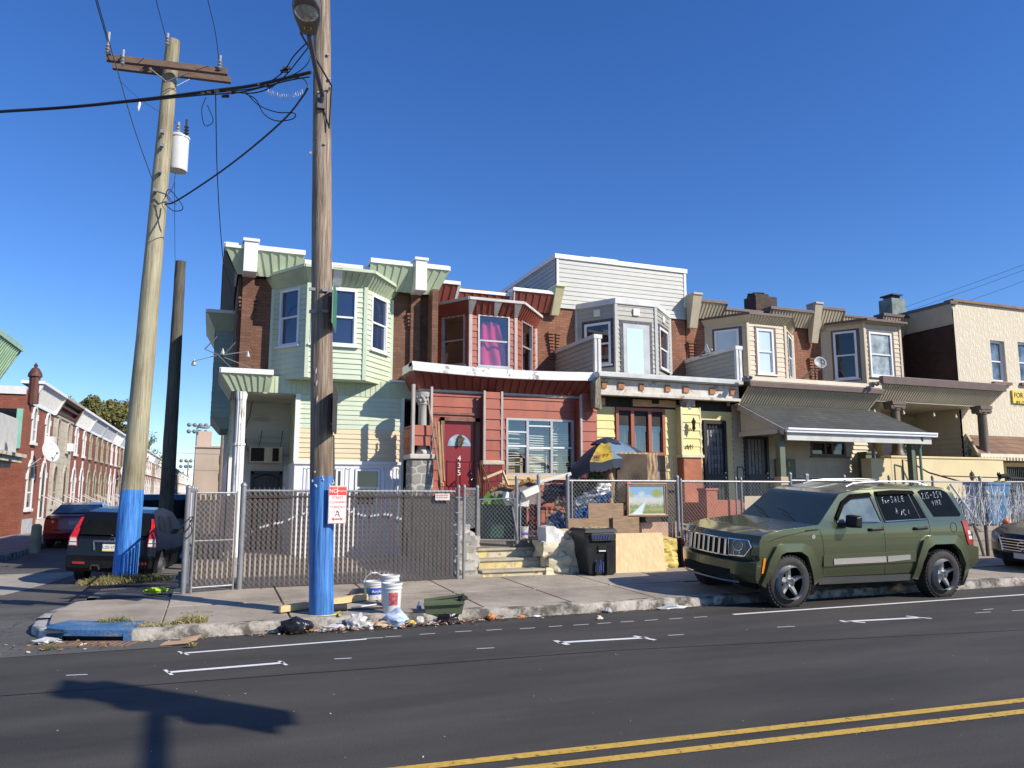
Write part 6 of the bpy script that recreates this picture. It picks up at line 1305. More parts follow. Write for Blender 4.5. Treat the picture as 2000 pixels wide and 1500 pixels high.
def slats(mb,A,Bp,z0,z1,pitch=.072,w=.047,skip=0):
    A = Vector((*A,0)); Bp = Vector((*Bp,0)); W = (Bp-A).length; u = (Bp-A)/W; n = Vector((u.y,-u.x,0)); s = .03; i = 0
    while s < W-.02:
        j = rs.uniform(-.004,.004); zt = z1-rs.uniform(0,.03)
        if rs.random() > skip: mb.obox(A+u*s+n*-.008+Vector((0,0,(z0+zt)/2)),u*(w+j),n*.008,(u.x*j,0,zt-z0))
        s += pitch; i += 1
mb = MB(); slats(mb,AX,BX_,.19,1.60); mb.obox((2.12,12.245,1.52),(3.33,.08,0),(0,.004,0),(0,0,.03)); build(mb,'slats',SLAT,fa)
for x,y,r in ((AX[0],AX[1],.042),(3.82,12.30,.03),(3.92,12.30,.026)): mb = MB(); post(mb,x,y,.12,1.66 if r < .04 else 1.68,r); build(mb,'post',GALV,fa,smooth=True,ang=50)
mb = MB(); mb.tube([(AX[0],12.25,1.61),(3.8,12.33,1.60)],.02,8)
for z in (.55,.9,1.25,1.5): 
    for x in (AX[0],3.82): mb.tube([(x-.045,12.2+(.08 if x > 1 else 0),z),(x+.045,12.2+(.08 if x > 1 else 0),z)],.012,5)
build(mb,'top_rail',GALV,fa,smooth=True)
mb = MB()
for i in range(46):
    x = .5+i*.052; z = 1.33-.10*math.cos(i*.115)*(1 if i < 30 else .6)+.03*math.sin(i*.5)
    if i % 4 != 3: mb.obox((x,12.232,z-.28+(.16 if i > 8 else .02*i)),(.034,0,.018),(0,.004,0),(0,0,.028))
build(mb,'spray_paint_line',M('white_spray',(.55,.55,.55),.8),fa)
mb = MB(); q = RC(850,964,878,977,12.25); mb.box(q[0],q[1],12.235,12.25,q[2],q[3]); pt_ = build(mb,'notice_plate',M('faded_notice',(.6,.56,.52),.6,var=.2,sc=40),fa)
mb = MB()
for k in range(2):
    for i in range(5): mb.box(q[0]+.02+i*.04,q[0]+.047+i*.04,12.231,12.234,q[3]-.035-k*.035,q[3]-.02-k*.035)
build(mb,'faded_print',M('faded_red',(.4,.12,.1),.6),pt_)
# gate at the left end, side fence
ga = thing('fence_gate','slatted chain link gate at the left end of the brown slatted fence','gate',(.05,12.1,.18))
GA = (-.20,12.03); GB = (.36,12.19); mb = MB(); chain(mb,GA,GB,.24,1.58); build(mb,'wire_mesh',GALVW,ga)
mb = MB(); slats(mb,GA,GB,.24,1.57,w=.048); build(mb,'slats',SLAT,ga)
mb = MB()
for (x,y) in (GA,GB): mb.tube([(x,y,.18),(x,y,1.6)],.015,8)
for z in (.25,.9,1.58): mb.tube([(*GA,z),(*GB,z)],.012 if z != .9 else .007,8)
build(mb,'frame',GALV,ga,smooth=True)
mb = MB(); post(mb,-.30,11.98,.08,1.64,.036); build(mb,'post',GALV,ga,smooth=True,ang=50)
mb = MB()
for k in range(3): mb.tube([(-.30+.075*math.cos(a),11.95+.05*math.sin(a),1.05+.05*k+.10*math.sin(a+k)) for a in [i*.52 for i in range(13)]],.008,5)
build(mb,'lock_chain',CABLE,ga)
fb_ = thing('side_fence','chain link side fence running back from the gate beside the parked black crossover','fence',(-.28,12.05,.18))
mb = MB(); chain(mb,(-.26,16.8),(-.28,12.05),.22,1.62); build(mb,'wire_mesh',GALVW,fb_); mb = MB(); slats(mb,(-.26,16.8),(-.27,13.2),.2,1.6,skip=.15); build(mb,'slats',SLAT,fb_)
mb = MB(); mb.tube([(-.26,16.8,1.61),(-.28,12.0,1.61)],.02,8); build(mb,'top_rail',GALV,fb_,smooth=True)
for y in (13.2,15.0,16.8): mb = MB(); post(mb,-.27,y,.1,1.64,.028); build(mb,'post',GALV,fb_,smooth=True)
# ---------------- stone steps, rubble, retaining walls ----------------
LIME = M('flaking_limewash',(.55,.49,.34),.9,var=.15,sc=4,bump=.7,bsc=14,dirt=(.22,.18,.12),dsc=4.5,dth=.56,dsoft=.08)
YPT = M('yellow_flaking_paint',(.66,.53,.17),.85,var=.12,sc=3,bump=.9,bsc=8,dirt=(.30,.25,.18),dsc=4,dth=.60,dsoft=.06)
stp = thing('front_steps','three worn yellow edged stone steps up to the cluttered red house yard','steps',(4.9,12.4,.17))
Ys = (12.42,12.72,13.0); pts = ((941,1082,1112),(934,1076,1090),(926,1064,1070)); mb = MB(); mt_ = MB(); zprev = .12
for (Y,(l,r,t)) in zip(Ys,pts):
    x0_,x1_,z1_ = XZ(l,t,Y)[0],XZ(r,t,Y)[0],XZ((l+r)/2,t,Y)[1]; mb.box(x0_+.01,x1_-.01,Y,13.6,.05,z1_-.045); mt_.box(x0_-.01,x1_+.01,Y-.035,13.6,z1_-.045,z1_)
build(mb,'riser',LIME,stp,bevel=.015); build(mt_,'tread',M('worn_tread',(.36,.32,.24),.9,var=.2,sc=5,bump=.5,bsc=20),stp,bevel=.015)
mb = MB()
for (Y,(l,r,t)),f in zip(zip(Ys,pts),(.35,.6,.2)):
    x0_,x1_,z1_ = XZ(l,t,Y)[0],XZ(r,t,Y)[0],XZ(l,t,Y)[1]; mb.box(x0_+.012,x0_+(x1_-x0_)*f,Y-.004,Y+.05,z1_-.22,z1_-.05)
build(mb,'yellow_paint',M('worn_yellow_step_paint',(.60,.49,.20),.85,var=.15,sc=4,dirt=(.40,.34,.24),dsc=7,dth=.48,dsoft=.1),stp)
def stones(name,label,cells,mat,cat='wall',seed=0,loc=None):
    mb = MB()
    for i,(x,y,z,sx_,sy_,sz_) in enumerate(cells):
        bm = bmesh.new(); bmesh.ops.create_cube(bm,size=1); bmesh.ops.subdivide_edges(bm,edges=bm.edges[:],cuts=4,use_grid_fill=True); vs = []
        for v in bm.verts:
            q = v.co*2; rr_ = max(abs(q.x),abs(q.y),abs(q.z)); s = q.normalized(); q = q*.80+s*.28*1.1; nz_ = noise.noise(Vector((q.x*1.5+i*5,q.y*1.5,q.z*1.5+seed)))*.30+noise.noise(Vector((q.x*4+i*5,q.y*4,q.z*4)))*.07; q *= 1+nz_
            vs.append((x+q.x*sx_/2,y+q.y*sy_/2,z+q.z*sz_/2))
        mb.add(vs,[[v.index for v in f.verts] for f in bm.faces]); bm.free()
    return build(mb,name,mat,None,smooth=True,ang=30,label=label,cat=cat,loc=loc)
RST = M('pale_rubble',(.40,.38,.33),.9,var=.2,sc=3,bump=.6,bsc=14,dirt=(.16,.15,.13),dsc=3,dth=.55)
stones('rubble_wall','stack of rounded grey rubble stones at the left of the stone steps',[(4.02,12.62,.34,.36,.4,.24),(3.98,12.66,.56,.34,.4,.24),(4.04,12.68,.78,.34,.4,.24),(4.0,12.74,.95,.26,.3,.16),(4.12,12.8,.45,.3,.4,.26),(4.15,12.82,.7,.28,.4,.26)],RST,seed=3)
build(MB().box(3.86,4.28,12.40,12.72,.1,.24),'kerb_block',CONC,None,bevel=.02,label='low grey concrete block at the foot of the rubble stack',cat='block')
LST = M('limewashed_stone',(.60,.54,.38),.9,var=.14,sc=4,bump=.9,bsc=9,dirt=(.27,.22,.14),dsc=4,dth=.57,dsoft=.08)
WST = M('whitewashed_stone',(.68,.66,.62),.85,var=.1,sc=4,bump=.9,bsc=9,dirt=(.3,.27,.22),dsc=4,dth=.6,dsoft=.06)
stones('stone_pier','whitewashed stone block on top of the yellowish pier right of the steps',[(5.60,12.62,.84,.27,.36,.28),(5.72,12.66,.80,.2,.3,.2)],WST,'stone pier',4)
stones('retaining_wall','yellowish limewashed stone pier and low wall between the steps and the black bin',[(5.60,12.62,.60,.40,.42,.27),(5.68,12.6,.38,.40,.44,.24),(5.66,12.6,.20,.46,.46,.22),(5.95,12.66,.62,.34,.4,.28),(6.02,12.66,.36,.36,.42,.30),(6.0,12.64,.18,.4,.42,.2),(5.88,12.7,.82,.2,.3,.22)],LST,seed=6)
ydw = thing('retaining_wall','rough yellow painted retaining wall under the chain link fence right of the plywood','wall',(7.5,12.6,.1))
mb = MB(); mb.sheet(lambda u,v: (6.1+u*2.12,12.60+.05*noise.noise(Vector((u*14,v*6,0)))+.03*noise.noise(Vector((u*30,v*14,3))),.10+v*.62),70,22); mb.quad((6.1,12.6,.72),(8.22,12.6,.72),(8.22,12.9,.74),(6.1,12.9,.74)); build(mb,'wall',YPT,ydw,smooth=True)
mb = MB(); a = XZ(1345,1090,12.5); b = XZ(1361,1090,12.5); mb.box(a[0],b[0]+.05,12.50,12.75,.1,XZ(1350,1053,12.5)[1]); build(mb,'brick_red_post',M('brick_red_paint',(.36,.12,.075),.75,var=.12),None,bevel=.01,label='short brick red post beside the rough yellow wall',cat='post')
BLK = brick('concrete_block',(.36,.33,.28),(.30,.28,.24),(.22,.2,.17),bw=.4,bh=.2,ms=.014,stain=.3)
build(MB().box(8.5,17.4,12.62,12.85,.1,.82),'block_wall',BLK,None,label='low concrete block wall under the fence behind the green four wheel drive',cat='wall')
mb = MB(); mb.box(4.2,8.3,13.1,16.5,.05,.72); mb.box(8.3,17.4,12.85,16.4,.05,.70); build(mb,'raised_yards',DIRT,None,kind='structure',loc=(0,0,0))
mb = MB(); mb.box(17.4,40,12.6,16.7,.05,.3); build(mb,'shop_forecourt',PAVE,None,kind='structure',loc=(0,0,0))
mb = MB(); mb.sheet(lambda u,v: (8.35+u*3.2,12.9+v*2.4,.70+.42*v*(1-u)+.02*noise.noise(Vector((u*9,v*9,0)))),20,12); build(mb,'sandy_bank',M('sandy_soil',(.34,.26,.17),.95,var=.15,sc=4,bump=.3),None,kind='structure',loc=(0,0,0))
# yard fences
YF = 12.78; ZT = 1.80
def xf(px,Y=YF): return XZ(px,990,Y)[0]
fc_ = cfence('chain_link_fence','chain link fence holding the framed painting and boards in front of the junk filled yard',[((xf(1110),YF),(xf(1322),YF))],[(xf(1108),YF-.02,1.86,.034),(xf(1117),YF,1.76,.02),(xf(1324),YF,1.86,.034)],z=(.80,ZT))
fd_ = cfence('chain_link_fence','clean chain link fence between the painting and the green four wheel drive',[((xf(1330),YF),(xf(1546),YF))],[(xf(1331),YF,1.80,.022),(xf(1449),YF,1.83,.024),(xf(1500),YF+1.0,1.86,.022),(xf(1546),YF,1.94,.034)],z=(.80,ZT))
fe_ = cfence('chain_link_fence','chain link fence behind the green four wheel drive, hung with fake cobwebs',[((xf(1548),YF),(19.5,YF))],[(xf(1577),YF,1.92,.03),(xf(1583),YF+.05,1.92,.03),(xf(1652),YF,1.9,.03),(xf(1740),YF,1.9,.03),(xf(1825),YF,1.9,.03),(xf(1918),YF,1.9,.035)],z=(.86,ZT+.03))
mb = MB(); mb.tube([(xf(1860),YF+.3,1.96),(19.5,YF+.3,1.90)],.014,5); mb.tube([(xf(1855),YF+.02,.86),(19.5,YF+.02,.84)],.025,6); build(mb,'rail',IRON,fe_)
mb = MB(); post(mb,xf(1922,12.4),12.4,.1,.86,.04,False); mb.tube([(xf(1915,12.4),12.4,.1),(xf(1912,12.4),12.45,.5),(xf(1906,12.4),12.5,.9)],.03,6); build(mb,'stray_post',M('dark_bark',(.12,.10,.085),.9,var=.3),fe_)
gt = thing('fence_gate','low open chain link double gate at the top of the stone steps','gate',(4.9,13.0,.74))
YG = 13.02
def xg(px): return XZ(px,1000,YG)[0]
g0,g1,g2,g3 = xg(936),xg(1004),xg(1016),xg(1049)
mb = MB(); chain(mb,(g0,YG),(g1,YG-.05),.76,1.44); chain(mb,(g2,YG),(g3,YG),.76,1.62); chain(mb,(xg(1055),YG),(xf(1107),YF),.82,1.78); build(mb,'wire_mesh',GALVW,gt)
mb = MB()
for (a,b,t) in ((g0,g1,1.46),(g2,g3,1.64)):
    mb.tube([(a,YG,.74),(a,YG,t),(b,YG-.03,t+.02),(b,YG-.03,.74),(a,YG,.76)],.017,7)
mb.tube([(g1-.06,YG-.06,1.32),(g1+.05,YG-.06,.76)],.017,7)
build(mb,'gate_frame',GALV,gt,smooth=True)
for px_,zt_ in ((932,1.66),(1009,1.83),(1052,1.86)): mb = MB(); post(mb,xg(px_),YG,.68,zt_,.032); build(mb,'post',GALV,gt,smooth=True,ang=50)
fs2 = cfence('chain_link_fence','short chain link panel above the rubble stack beside the slatted fence',[((3.93,12.32),(4.26,12.75))],[],z=(.95,1.64))
# dim stone side wall seen between the fences
build(MB().box(4.0,4.14,12.9,16.4,.1,1.5),'side_wall',M('grey_brown_render',(.30,.26,.20),.9,var=.2,sc=3,dirt=(.15,.12,.09),dsc=3),None,label='grey brown rendered side wall behind the short fence panel',cat='wall')

# ---------------- yard clutter ----------------
def crumple(name,label,cat,corners,mat,amp=.06,fr=5,nu=26,nv=20,seed=0,ex=None):
    a,b,c,d = [Vector(q) for q in corners]; nrm = (b-a).cross(d-a).normalized()
    def fn(u,v):
        p = (a.lerp(b,u)).lerp(d.lerp(c,u),v); k = noise.noise(Vector((u*fr+seed,v*fr,seed)))*1.2+.5*abs(noise.noise(Vector((u*fr*2.2,v*fr*2.2+seed,5))))
        e = .12*noise.noise(Vector((u*3+seed,v*3,9)))*(a-b).length
        return p+nrm*amp*k*2+Vector((0,0,e*.5))+ (b-a).normalized()*e*.4
    mb = MB(); mb.sheet(fn,nu,nv); o = build(mb,name,mat,None,label=label,cat=cat); s = o.modifiers.new('s','SOLIDIFY'); s.thickness = .006; return o
TBL = M('blue_tarp',(.03,.10,.28),.35,var=.15,sc=8); TNV = M('navy_tarp',(.018,.022,.06),.3,var=.2,sc=8); TSV = M('silver_tarp',(.42,.46,.52),.3,var=.15,sc=8)
def q4(p,Y): return [OY(x,y,Y) for x,y in p]
crumple('tarp','crumpled navy tarp bunched behind the fence left of the fence post','tarp',q4([(1058,990),(1104,968),(1104,944),(1062,946)],13.2),TNV,.09,6,seed=1)
crumple('tarp','blue tarp sagging over the chair just above the whitewashed stone','tarp',q4([(1060,1036),(1106,1042),(1104,1000),(1076,992)],13.15),TBL,.10,5,seed=2)
crumple('tarp','silver grey tarp heaped behind the chain link fence','tarp',q4([(1112,1012),(1150,1006),(1180,950),(1120,972)],13.25),TSV,.12,6,seed=3)
crumple('tarp','bright blue tarp corner poking out below the silver tarp','tarp',q4([(1118,1014),(1146,1010),(1150,990),(1128,996)],13.05),M('sky_blue_tarp',(.03,.17,.42),.35,var=.15),.05,5,14,12,4)
crumple('tarp','strip of bright blue tarp left of the brown mattress','tarp',q4([(1164,985),(1194,972),(1194,958),(1166,974)],13.1),MT['sky_blue_tarp'],.05,5,14,8,5)
crumple('plastic_sheet','white plastic sheet hanging behind the fence left of the brown mattress','sheet',q4([(1166,968),(1190,972),(1194,944),(1166,944)],13.2),WHITE,.04,5,14,10,6)
crumple('plastic_sheet','clear crumpled plastic bundled under the navy tarp','sheet',q4([(1062,1056),(1080,1058),(1082,1022),(1068,1016)],13.0),TSV,.06,7,12,14,7)
for k_,(nm_,lb_,pp_,m_,am_) in enumerate((('cloth','dark cloth heap behind the fence under the umbrella',[(1120,950),(1164,956),(1166,938),(1124,930)],M('dark_cloth',(.05,.045,.05),.9,var=.4,sc=9),.07),('cardboard_sheet','bent grey brown cardboard wedged between the tarps and the boards',[(1080,1000),(1112,1004),(1110,975),(1086,968)],M('bent_cardboard',(.26,.2,.14),.85,var=.3),.05),('cloth','dusty maroon cloth hanging behind the white bucket',[(1030,1036),(1050,1036),(1048,985),(1034,985)],M('maroon_cloth',(.20,.025,.035),.9,var=.4),.05),('cloth','grey rag draped on the small left brown board',[(1112,1012),(1136,1014),(1134,1000),(1116,998)],M('grey_rag',(.22,.21,.2),.9,var=.4),.04),('plastic_sheet','dirty clear plastic hanging over the top of the whitewashed stone',[(1068,1060),(1100,1062),(1098,1036),(1072,1034)],TSV,.07),('cloth','black sack slumped behind the fence right of the batten',[(1116,975),(1150,975),(1150,948),(1120,946)],M('black_sack',(.02,.02,.022),.5,var=.4),.08))): crumple(nm_,lb_,'cloth' if nm_ == 'cloth' else 'sheet',q4(pp_,13.05+.08*k_),m_,am_,6,18,14,20+k_)
chh = thing('chair','wooden chair with a red seat buried between the tarps','chair',OY(1070,1040,13.3)); c = OY(1076,993,13.3)
mb = MB(); mb.obox(c,(.38,0,0),(0,.38,0),(0,0,.06)); build(mb,'seat',M('dull_red_fabric',(.35,.06,.03),.8),chh,bevel=.02)
mb = MB(); mb.obox(c-Vector((0,.17,.06)),(.36,0,0),(0,.03,0),(0,0,.06)); build(mb,'seat_frame',M('orange_wood',(.42,.20,.06),.6),chh)
for s in (-1,1): 
    for e in (-1,1): mb = MB(); mb.box(c.x+s*.16-.02,c.x+s*.16+.02,c.y+e*.16-.02,c.y+e*.16+.02,.72,c.z-.03); build(mb,'leg',MT['orange_wood'],chh)
# boards on the fence
BRD = M('weathered_board',(.30,.20,.12),.8,var=.25,sc=5,st=(1,1,6),dirt=(.14,.09,.06),dsc=2.5,dth=.58)
def board(name,label,l,t,r,b,Y,mat,th=.018,cat='board'):
    q = RC(l,t,r,b,Y); mb = MB(); mb.box(q[0],q[1],Y,Y+th,q[2],q[3]); return build(mb,name,mat,None,bevel=.002,label=label,cat=cat)
board('plywood_board','largest weathered brown board wired to the fence left of the painting',1149,983,1221,1040,12.70,BRD)
board('plywood_board','small brown board at the left foot of the fence beside the post',1110,1013,1156,1039,12.67,BRD)
board('plywood_board','square brown board under the painting frame',1197,1008,1249,1042,12.64,BRD)
bd = thing('plywood_sheet','clean pale plywood sheet leaning on the wall right of the black bin','board',(7.1,12.2,.17))
a = OY(1203,1121,12.22); b = OY(1303,1122,12.22); c = OY(1293,1040,12.50); d = OY(1203,1042,12.50); n_ = (b-a).cross(d-a).normalized()*.015; mb = MB(); mb.hexa([a,b,b-n_,a-n_,d,c,c-n_,d-n_]); build(mb,'sheet',M('pale_plywood',(.62,.43,.22),.65,var=.16,sc=3,st=(6,6,.9),dirt=(.45,.29,.13),dsc=2.2,dth=.6,dsoft=.2),bd)
# painting
pa = thing('framed_painting','gilt framed landscape painting hung on the chain link fence','painting',OY(1262,1009,12.68)); q = RC(1222,943,1303,1009,12.68)
FW_ = M('brown_gilt_frame',(.22,.12,.06),.45,var=.2,sc=9); mb = MB(); x0_,x1_,z0_,z1_ = q; w_ = .045
for (A_,B_) in (((x0_,z0_),(x1_,z0_+w_)),((x0_,z1_-w_),(x1_,z1_)),((x0_,z0_+w_),(x0_+w_,z1_-w_)),((x1_-w_,z0_+w_),(x1_,z1_-w_))): mb.box(A_[0],B_[0],12.64,12.70,A_[1],B_[1])
build(mb,'frame',FW_,pa,bevel=.01)
mb = MB(); w2_ = w_+.014
for (A_,B_) in (((x0_+w_,z0_+w_),(x1_-w_,z0_+w2_)),((x0_+w_,z1_-w2_),(x1_-w_,z1_-w_)),((x0_+w_,z0_+w2_),(x0_+w2_,z1_-w2_)),((x1_-w2_,z0_+w2_),(x1_-w_,z1_-w2_))): mb.box(A_[0],B_[0],12.655,12.69,A_[1],B_[1])
build(mb,'liner',M('cream_liner',(.62,.55,.42),.6),pa)
def paintmat(W,H):
    m,n,p = nodes('landscape_painting'); N = n.nodes; L = n.links; tc = N.new("ShaderNodeTexCoord"); sp = N.new("ShaderNodeSeparateXYZ"); L.new(tc.outputs['UV'],sp.inputs[0])
    nz = N.new("ShaderNodeTexNoise"); nz.inputs['Scale'].default_value = 13; nz.inputs['Detail'].default_value = 9; nz.inputs['Roughness'].default_value = .7; L.new(tc.outputs['UV'],nz.inputs[0])
    def ramp(src,st):
        r = N.new("ShaderNodeValToRGB"); e = r.color_ramp.elements; e[0].position = st[0][0]; e[0].color = (*st[0][1],1); e[1].position = st[-1][0]; e[1].color = (*st[-1][1],1)
        for (p_,c_) in st[1:-1]: k = e.new(p_); k.color = (*c_,1)
        L.new(src,r.inputs[0]); return r.outputs[0]
    ad = N.new("ShaderNodeMath"); ad.operation = 'MULTIPLY_ADD'; ad.inputs[1].default_value = .55; L.new(nz.outputs[0],ad.inputs[0]); L.new(sp.outputs[1],ad.inputs[2])
    base = ramp(ad.outputs[0],[(.10,(.10,.15,.05)),(.22,(.30,.26,.09)),(.32,(.13,.20,.07)),(.42,(.33,.34,.14)),(.52,(.16,.22,.09)),(.60,(.34,.36,.24)),(.68,(.50,.50,.42)),(.84,(.46,.52,.55)),(1.0,(.20,.35,.52))])
    # pale river triangle
    mp = N.new("ShaderNodeMath"); mp.operation = 'MULTIPLY_ADD'; mp.inputs[1].default_value = -.55; L.new(sp.outputs[1],mp.inputs[0]); L.new(sp.outputs[0],mp.inputs[2])
    d_ = N.new("ShaderNodeMath"); d_.operation = 'SUBTRACT'; d_.inputs[1].default_value = .22; L.new(mp.outputs[0],d_.inputs[0]); ab = N.new("ShaderNodeMath"); ab.operation = 'ABSOLUTE'; L.new(d_.outputs[0],ab.inputs[0])
    s_ = N.new("ShaderNodeMath"); s_.operation = 'MULTIPLY_ADD'; s_.inputs[1].default_value = .32; L.new(sp.outputs[1],s_.inputs[0]); L.new(ab.outputs[0],s_.inputs[2]); s2 = N.new("ShaderNodeMath"); s2.operation = 'MULTIPLY_ADD'; s2.inputs[1].default_value = .12; L.new(nz.outputs[0],s2.inputs[0]); L.new(s_.outputs[0],s2.inputs[2])
    msk = ramp(s2.outputs[0],[(.18,(1,1,1)),(.23,(0,0,0))]); mx = N.new("ShaderNodeMix"); mx.data_type = 'RGBA'; L.new(msk,mx.inputs[0]); L.new(base,mx.inputs[6]); mx.inputs[7].default_value = (.55,.68,.74,1); out = mx.outputs[2]
    for (cx,cy,rr_,col) in ((.80,.74,.19,(.26,.30,.08)),(.04,.68,.11,(.35,.34,.12)),(.36,.72,.10,(.52,.54,.52))):
        vm = N.new("ShaderNodeVectorMath"); vm.operation = 'DISTANCE'; vm.inputs[1].default_value = (cx,cy,0); L.new(tc.outputs['UV'],vm.inputs[0]); a2 = N.new("ShaderNodeMath"); a2.operation = 'MULTIPLY_ADD'; a2.inputs[1].default_value = .28; L.new(nz.outputs[0],a2.inputs[0]); L.new(vm.outputs['Value'],a2.inputs[2])
        mk = ramp(a2.outputs[0],[(rr_+.06,(1,1,1)),(rr_+.16,(0,0,0))]); m3 = N.new("ShaderNodeMix"); m3.data_type = 'RGBA'; L.new(mk,m3.inputs[0]); L.new(out,m3.inputs[6]); m3.inputs[7].default_value = (*col,1); out = m3.outputs[2]
    L.new(out,p.inputs['Base Color']); p.inputs['Roughness'].default_value = .5; return m
mb = MB(); mb.quad((x0_+w2_,12.672,z0_+w2_),(x1_-w2_,12.672,z0_+w2_),(x1_-w2_,12.672,z1_-w2_),(x0_+w2_,12.672,z1_-w2_)); cv = build(mb,'canvas',paintmat(1,1),pa)
uvl = cv.data.uv_layers.new(name='UVMap')
for i,uv_ in enumerate(((0,0),(1,0),(1,1),(0,1))): uvl.data[i].uv = uv_
# mattress, dark panel, wire grille
mt2 = thing('mattress','stained brown foam mattress standing up behind the fence','mattress',OY(1240,980,13.35)); q = RC(1193,883,1286,1030,13.3)
def mat2(u,v): return (q[0]+(q[1]-q[0])*u+.012*math.sin(v*9),13.3+.03*noise.noise(Vector((u*5,v*7,0)))+.012*math.sin(u*60+3*noise.noise(Vector((u*3,v*5,1)))),q[2]+(q[3]-q[2])*v)
mb = MB(); mb.sheet(mat2,60,40); o_ = build(mb,'foam',M('brown_foam',(.38,.26,.15),.9,var=.3,sc=6,st=(5,5,1.2)),mt2,smooth=True); s_ = o_.modifiers.new('s','SOLIDIFY'); s_.thickness = .12; s_.offset = -1
mb = MB(); xa_,xb_ = q[0]+(q[1]-q[0])*.10,q[0]+(q[1]-q[0])*.76; mb.quad((xa_,13.25,q[2]),(xb_,13.25,q[2]),(xb_,13.25,q[3]-.03),(xa_,13.25,q[3]-.03)); build(mb,'dark_stained_cover',M('stained_cover',(.075,.055,.038),.9,var=.55,sc=3),mt2)
build(MB().box(xf(1255,13.0),xf(1318,13.0),13.0,13.03,.75,1.78),'dark_board',M('dark_brown_board',(.07,.055,.045),.8,var=.2),None,label='dark brown board standing behind the fence under the painting',cat='board')
build(MB().box(xf(1250,12.95),xf(1318,12.95),12.9,12.97,.72,1.02),'pink_board',M('pinkish_board',(.50,.33,.25),.8,var=.15,sc=6),None,label='low pinkish panel behind the foot of the fence',cat='board')
q = RC(1288,892,1317,942,13.6); mb = MB()
for i in range(22): z = q[2]+(q[3]-q[2])*i/21; mb.tube([(q[0],13.6,z),(q[1],13.6,z)],.004,3)
for i in range(3): x = q[0]+(q[1]-q[0])*i/2; mb.tube([(x,13.6,q[2]-.8),(x,13.6,q[3])],.008,4)
build(mb,'wire_rack',M('rusty_wire',(.18,.15,.13),.7),None,label='upright wire rack right of the brown mattress',cat='rack')
build(MB().box(xf(1150,14.2),xf(1290,14.2),14.2,14.3,.7,2.02),'grey_wood_panel',M('grey_wood_panel',(.28,.24,.20),.8,var=.15),None,label='greyish wooden panel under the umbrella',cat='board')
# umbrella
um = thing('parasol','old navy and yellow patio umbrella half folded above the yard clutter','parasol',(7.3,14.0,.72)); top = OY(1185,861,13.9); UMN = M('umbrella_navy',(.025,.03,.05),.6,var=.2); UMY = M('umbrella_yellow',(.50,.35,.04),.6,var=.2,sc=4,dirt=(.16,.11,.05),dsc=5,dth=.52); UMB = M('umbrella_blue',(.12,.19,.27),.6,var=.3)
N8 = 8; rim = [(1112,912),(1152,920),(1158,923),(1216,902),(1246,888),(1240,878),(1190,878),(1140,888)]; rimY = [13.6,13.25,13.2,13.2,13.6,14.2,14.5,14.2]
rp_ = [OY(1114,916,13.7),OY(1152,902,13.2),OY(1198,896,13.1),OY(1246,886,13.5),OY(1262,890,14.1),OY(1215,905,14.7),OY(1160,905,14.8),OY(1120,912,14.3)]
mb = MB(); 
for i in range(8):
    a,b = rp_[i],rp_[(i+1) % 8]; n = 6
    def fn(u,v,a=a,b=b): p = top.lerp(a.lerp(b,u),v); return p+Vector((0,0,.10*math.sin(v*math.pi)-.04*v*(1-abs(2*u-1))))
    mb.sheet(fn,6,8,{0: 0,1: 1,2: 2,3: 0}.get(i,0))
um_c = build(mb,'canopy',[UMN,UMY,UMB],um,smooth=True,ang=40)
mb = MB()
for (i,m_) in ((0,0),(1,0),(2,0)):
    a,b = rp_[i],rp_[i+1]; n = 10; pt = [a.lerp(b,k/n)+Vector((0,0,-.04*(1-abs(2*k/n-1)))) for k in range(n+1)]
    for k in range(n): mb.quad(pt[k]+Vector((0,.0,-.17-.02*(k % 2))),pt[k+1]+Vector((0,.0,-.17-.02*((k+1) % 2))),pt[k+1],pt[k],m_)
build(mb,'valance',[UMN,UMY],um)
mb = MB(); mb.sheet(lambda u,v: top+Vector((.34*v*math.cos(u*6.283),.34*v*math.sin(u*6.283),.06-.14*v*v+.01*math.sin(u*50))),24,4); build(mb,'vent',UMN,um)
mb = MB(); mb.tube([top,(top.x+.2,13.95,.72)],.02,8); build(mb,'pole',IRON,um)
c_ = top.lerp(rp_[1].lerp(rp_[2],.5),.55); uu = (rp_[2]-rp_[1]).normalized(); vv = (top-rp_[1].lerp(rp_[2],.5)).normalized(); nn_ = uu.cross(vv)
mb = MB()
for s in (-1,1): mb.tube([c_+nn_*.06+uu*(.09*s+.07*math.cos(a))+vv*(.045*math.sin(a)) for a in [k*.6 for k in range(11)]],.009,4)
build(mb,'swirl_emblem',M('umbrella_white',(.6,.6,.55),.6),um); text(um,'RETI',top.lerp(rp_[1].lerp(rp_[2],.5),.86)+nn_*.05,uu,vv,.15,M('umbrella_orange',(.55,.16,.02),.6),ex=.003)
# white drawers / gutters piled on the gate
WD = M('chipped_white_wood',(.70,.68,.60),.6,var=.06,dirt=(.35,.3,.22),dsc=3,dth=.64)
def slab(name,label,cat,pts,Y,th,mat):
    P_ = [OY(x,y,Y) for x,y in pts]; mb = MB(); mb.prism(P_[::-1],(0,th,0)); return build(mb,name,mat,None,bevel=.006,label=label,cat=cat,fix=True)
slab('wooden_drawer','long white drawer front tilted on top of the gate','furniture part',[(1020,960),(1051,947),(1054,961),(1027,972)],12.93,.14,WD)
slab('wooden_drawer','chipped white ribbed box hanging over the gate below the drawer front','furniture part',[(990,960),(1020,972),(1037,978),(1032,990),(1010,988),(986,974)],13.1,.2,WD)
slab('white_board','small white board edge behind the gate latch','furniture part',[(984,970),(990,978),(998,986),(990,988)],13.15,.1,WD)
gb = thing('garbage_cart','dark green wheeled container standing behind the low gate','bin',(4.9,13.7,.72)); q = RC(938,976,1003,1052,13.6)
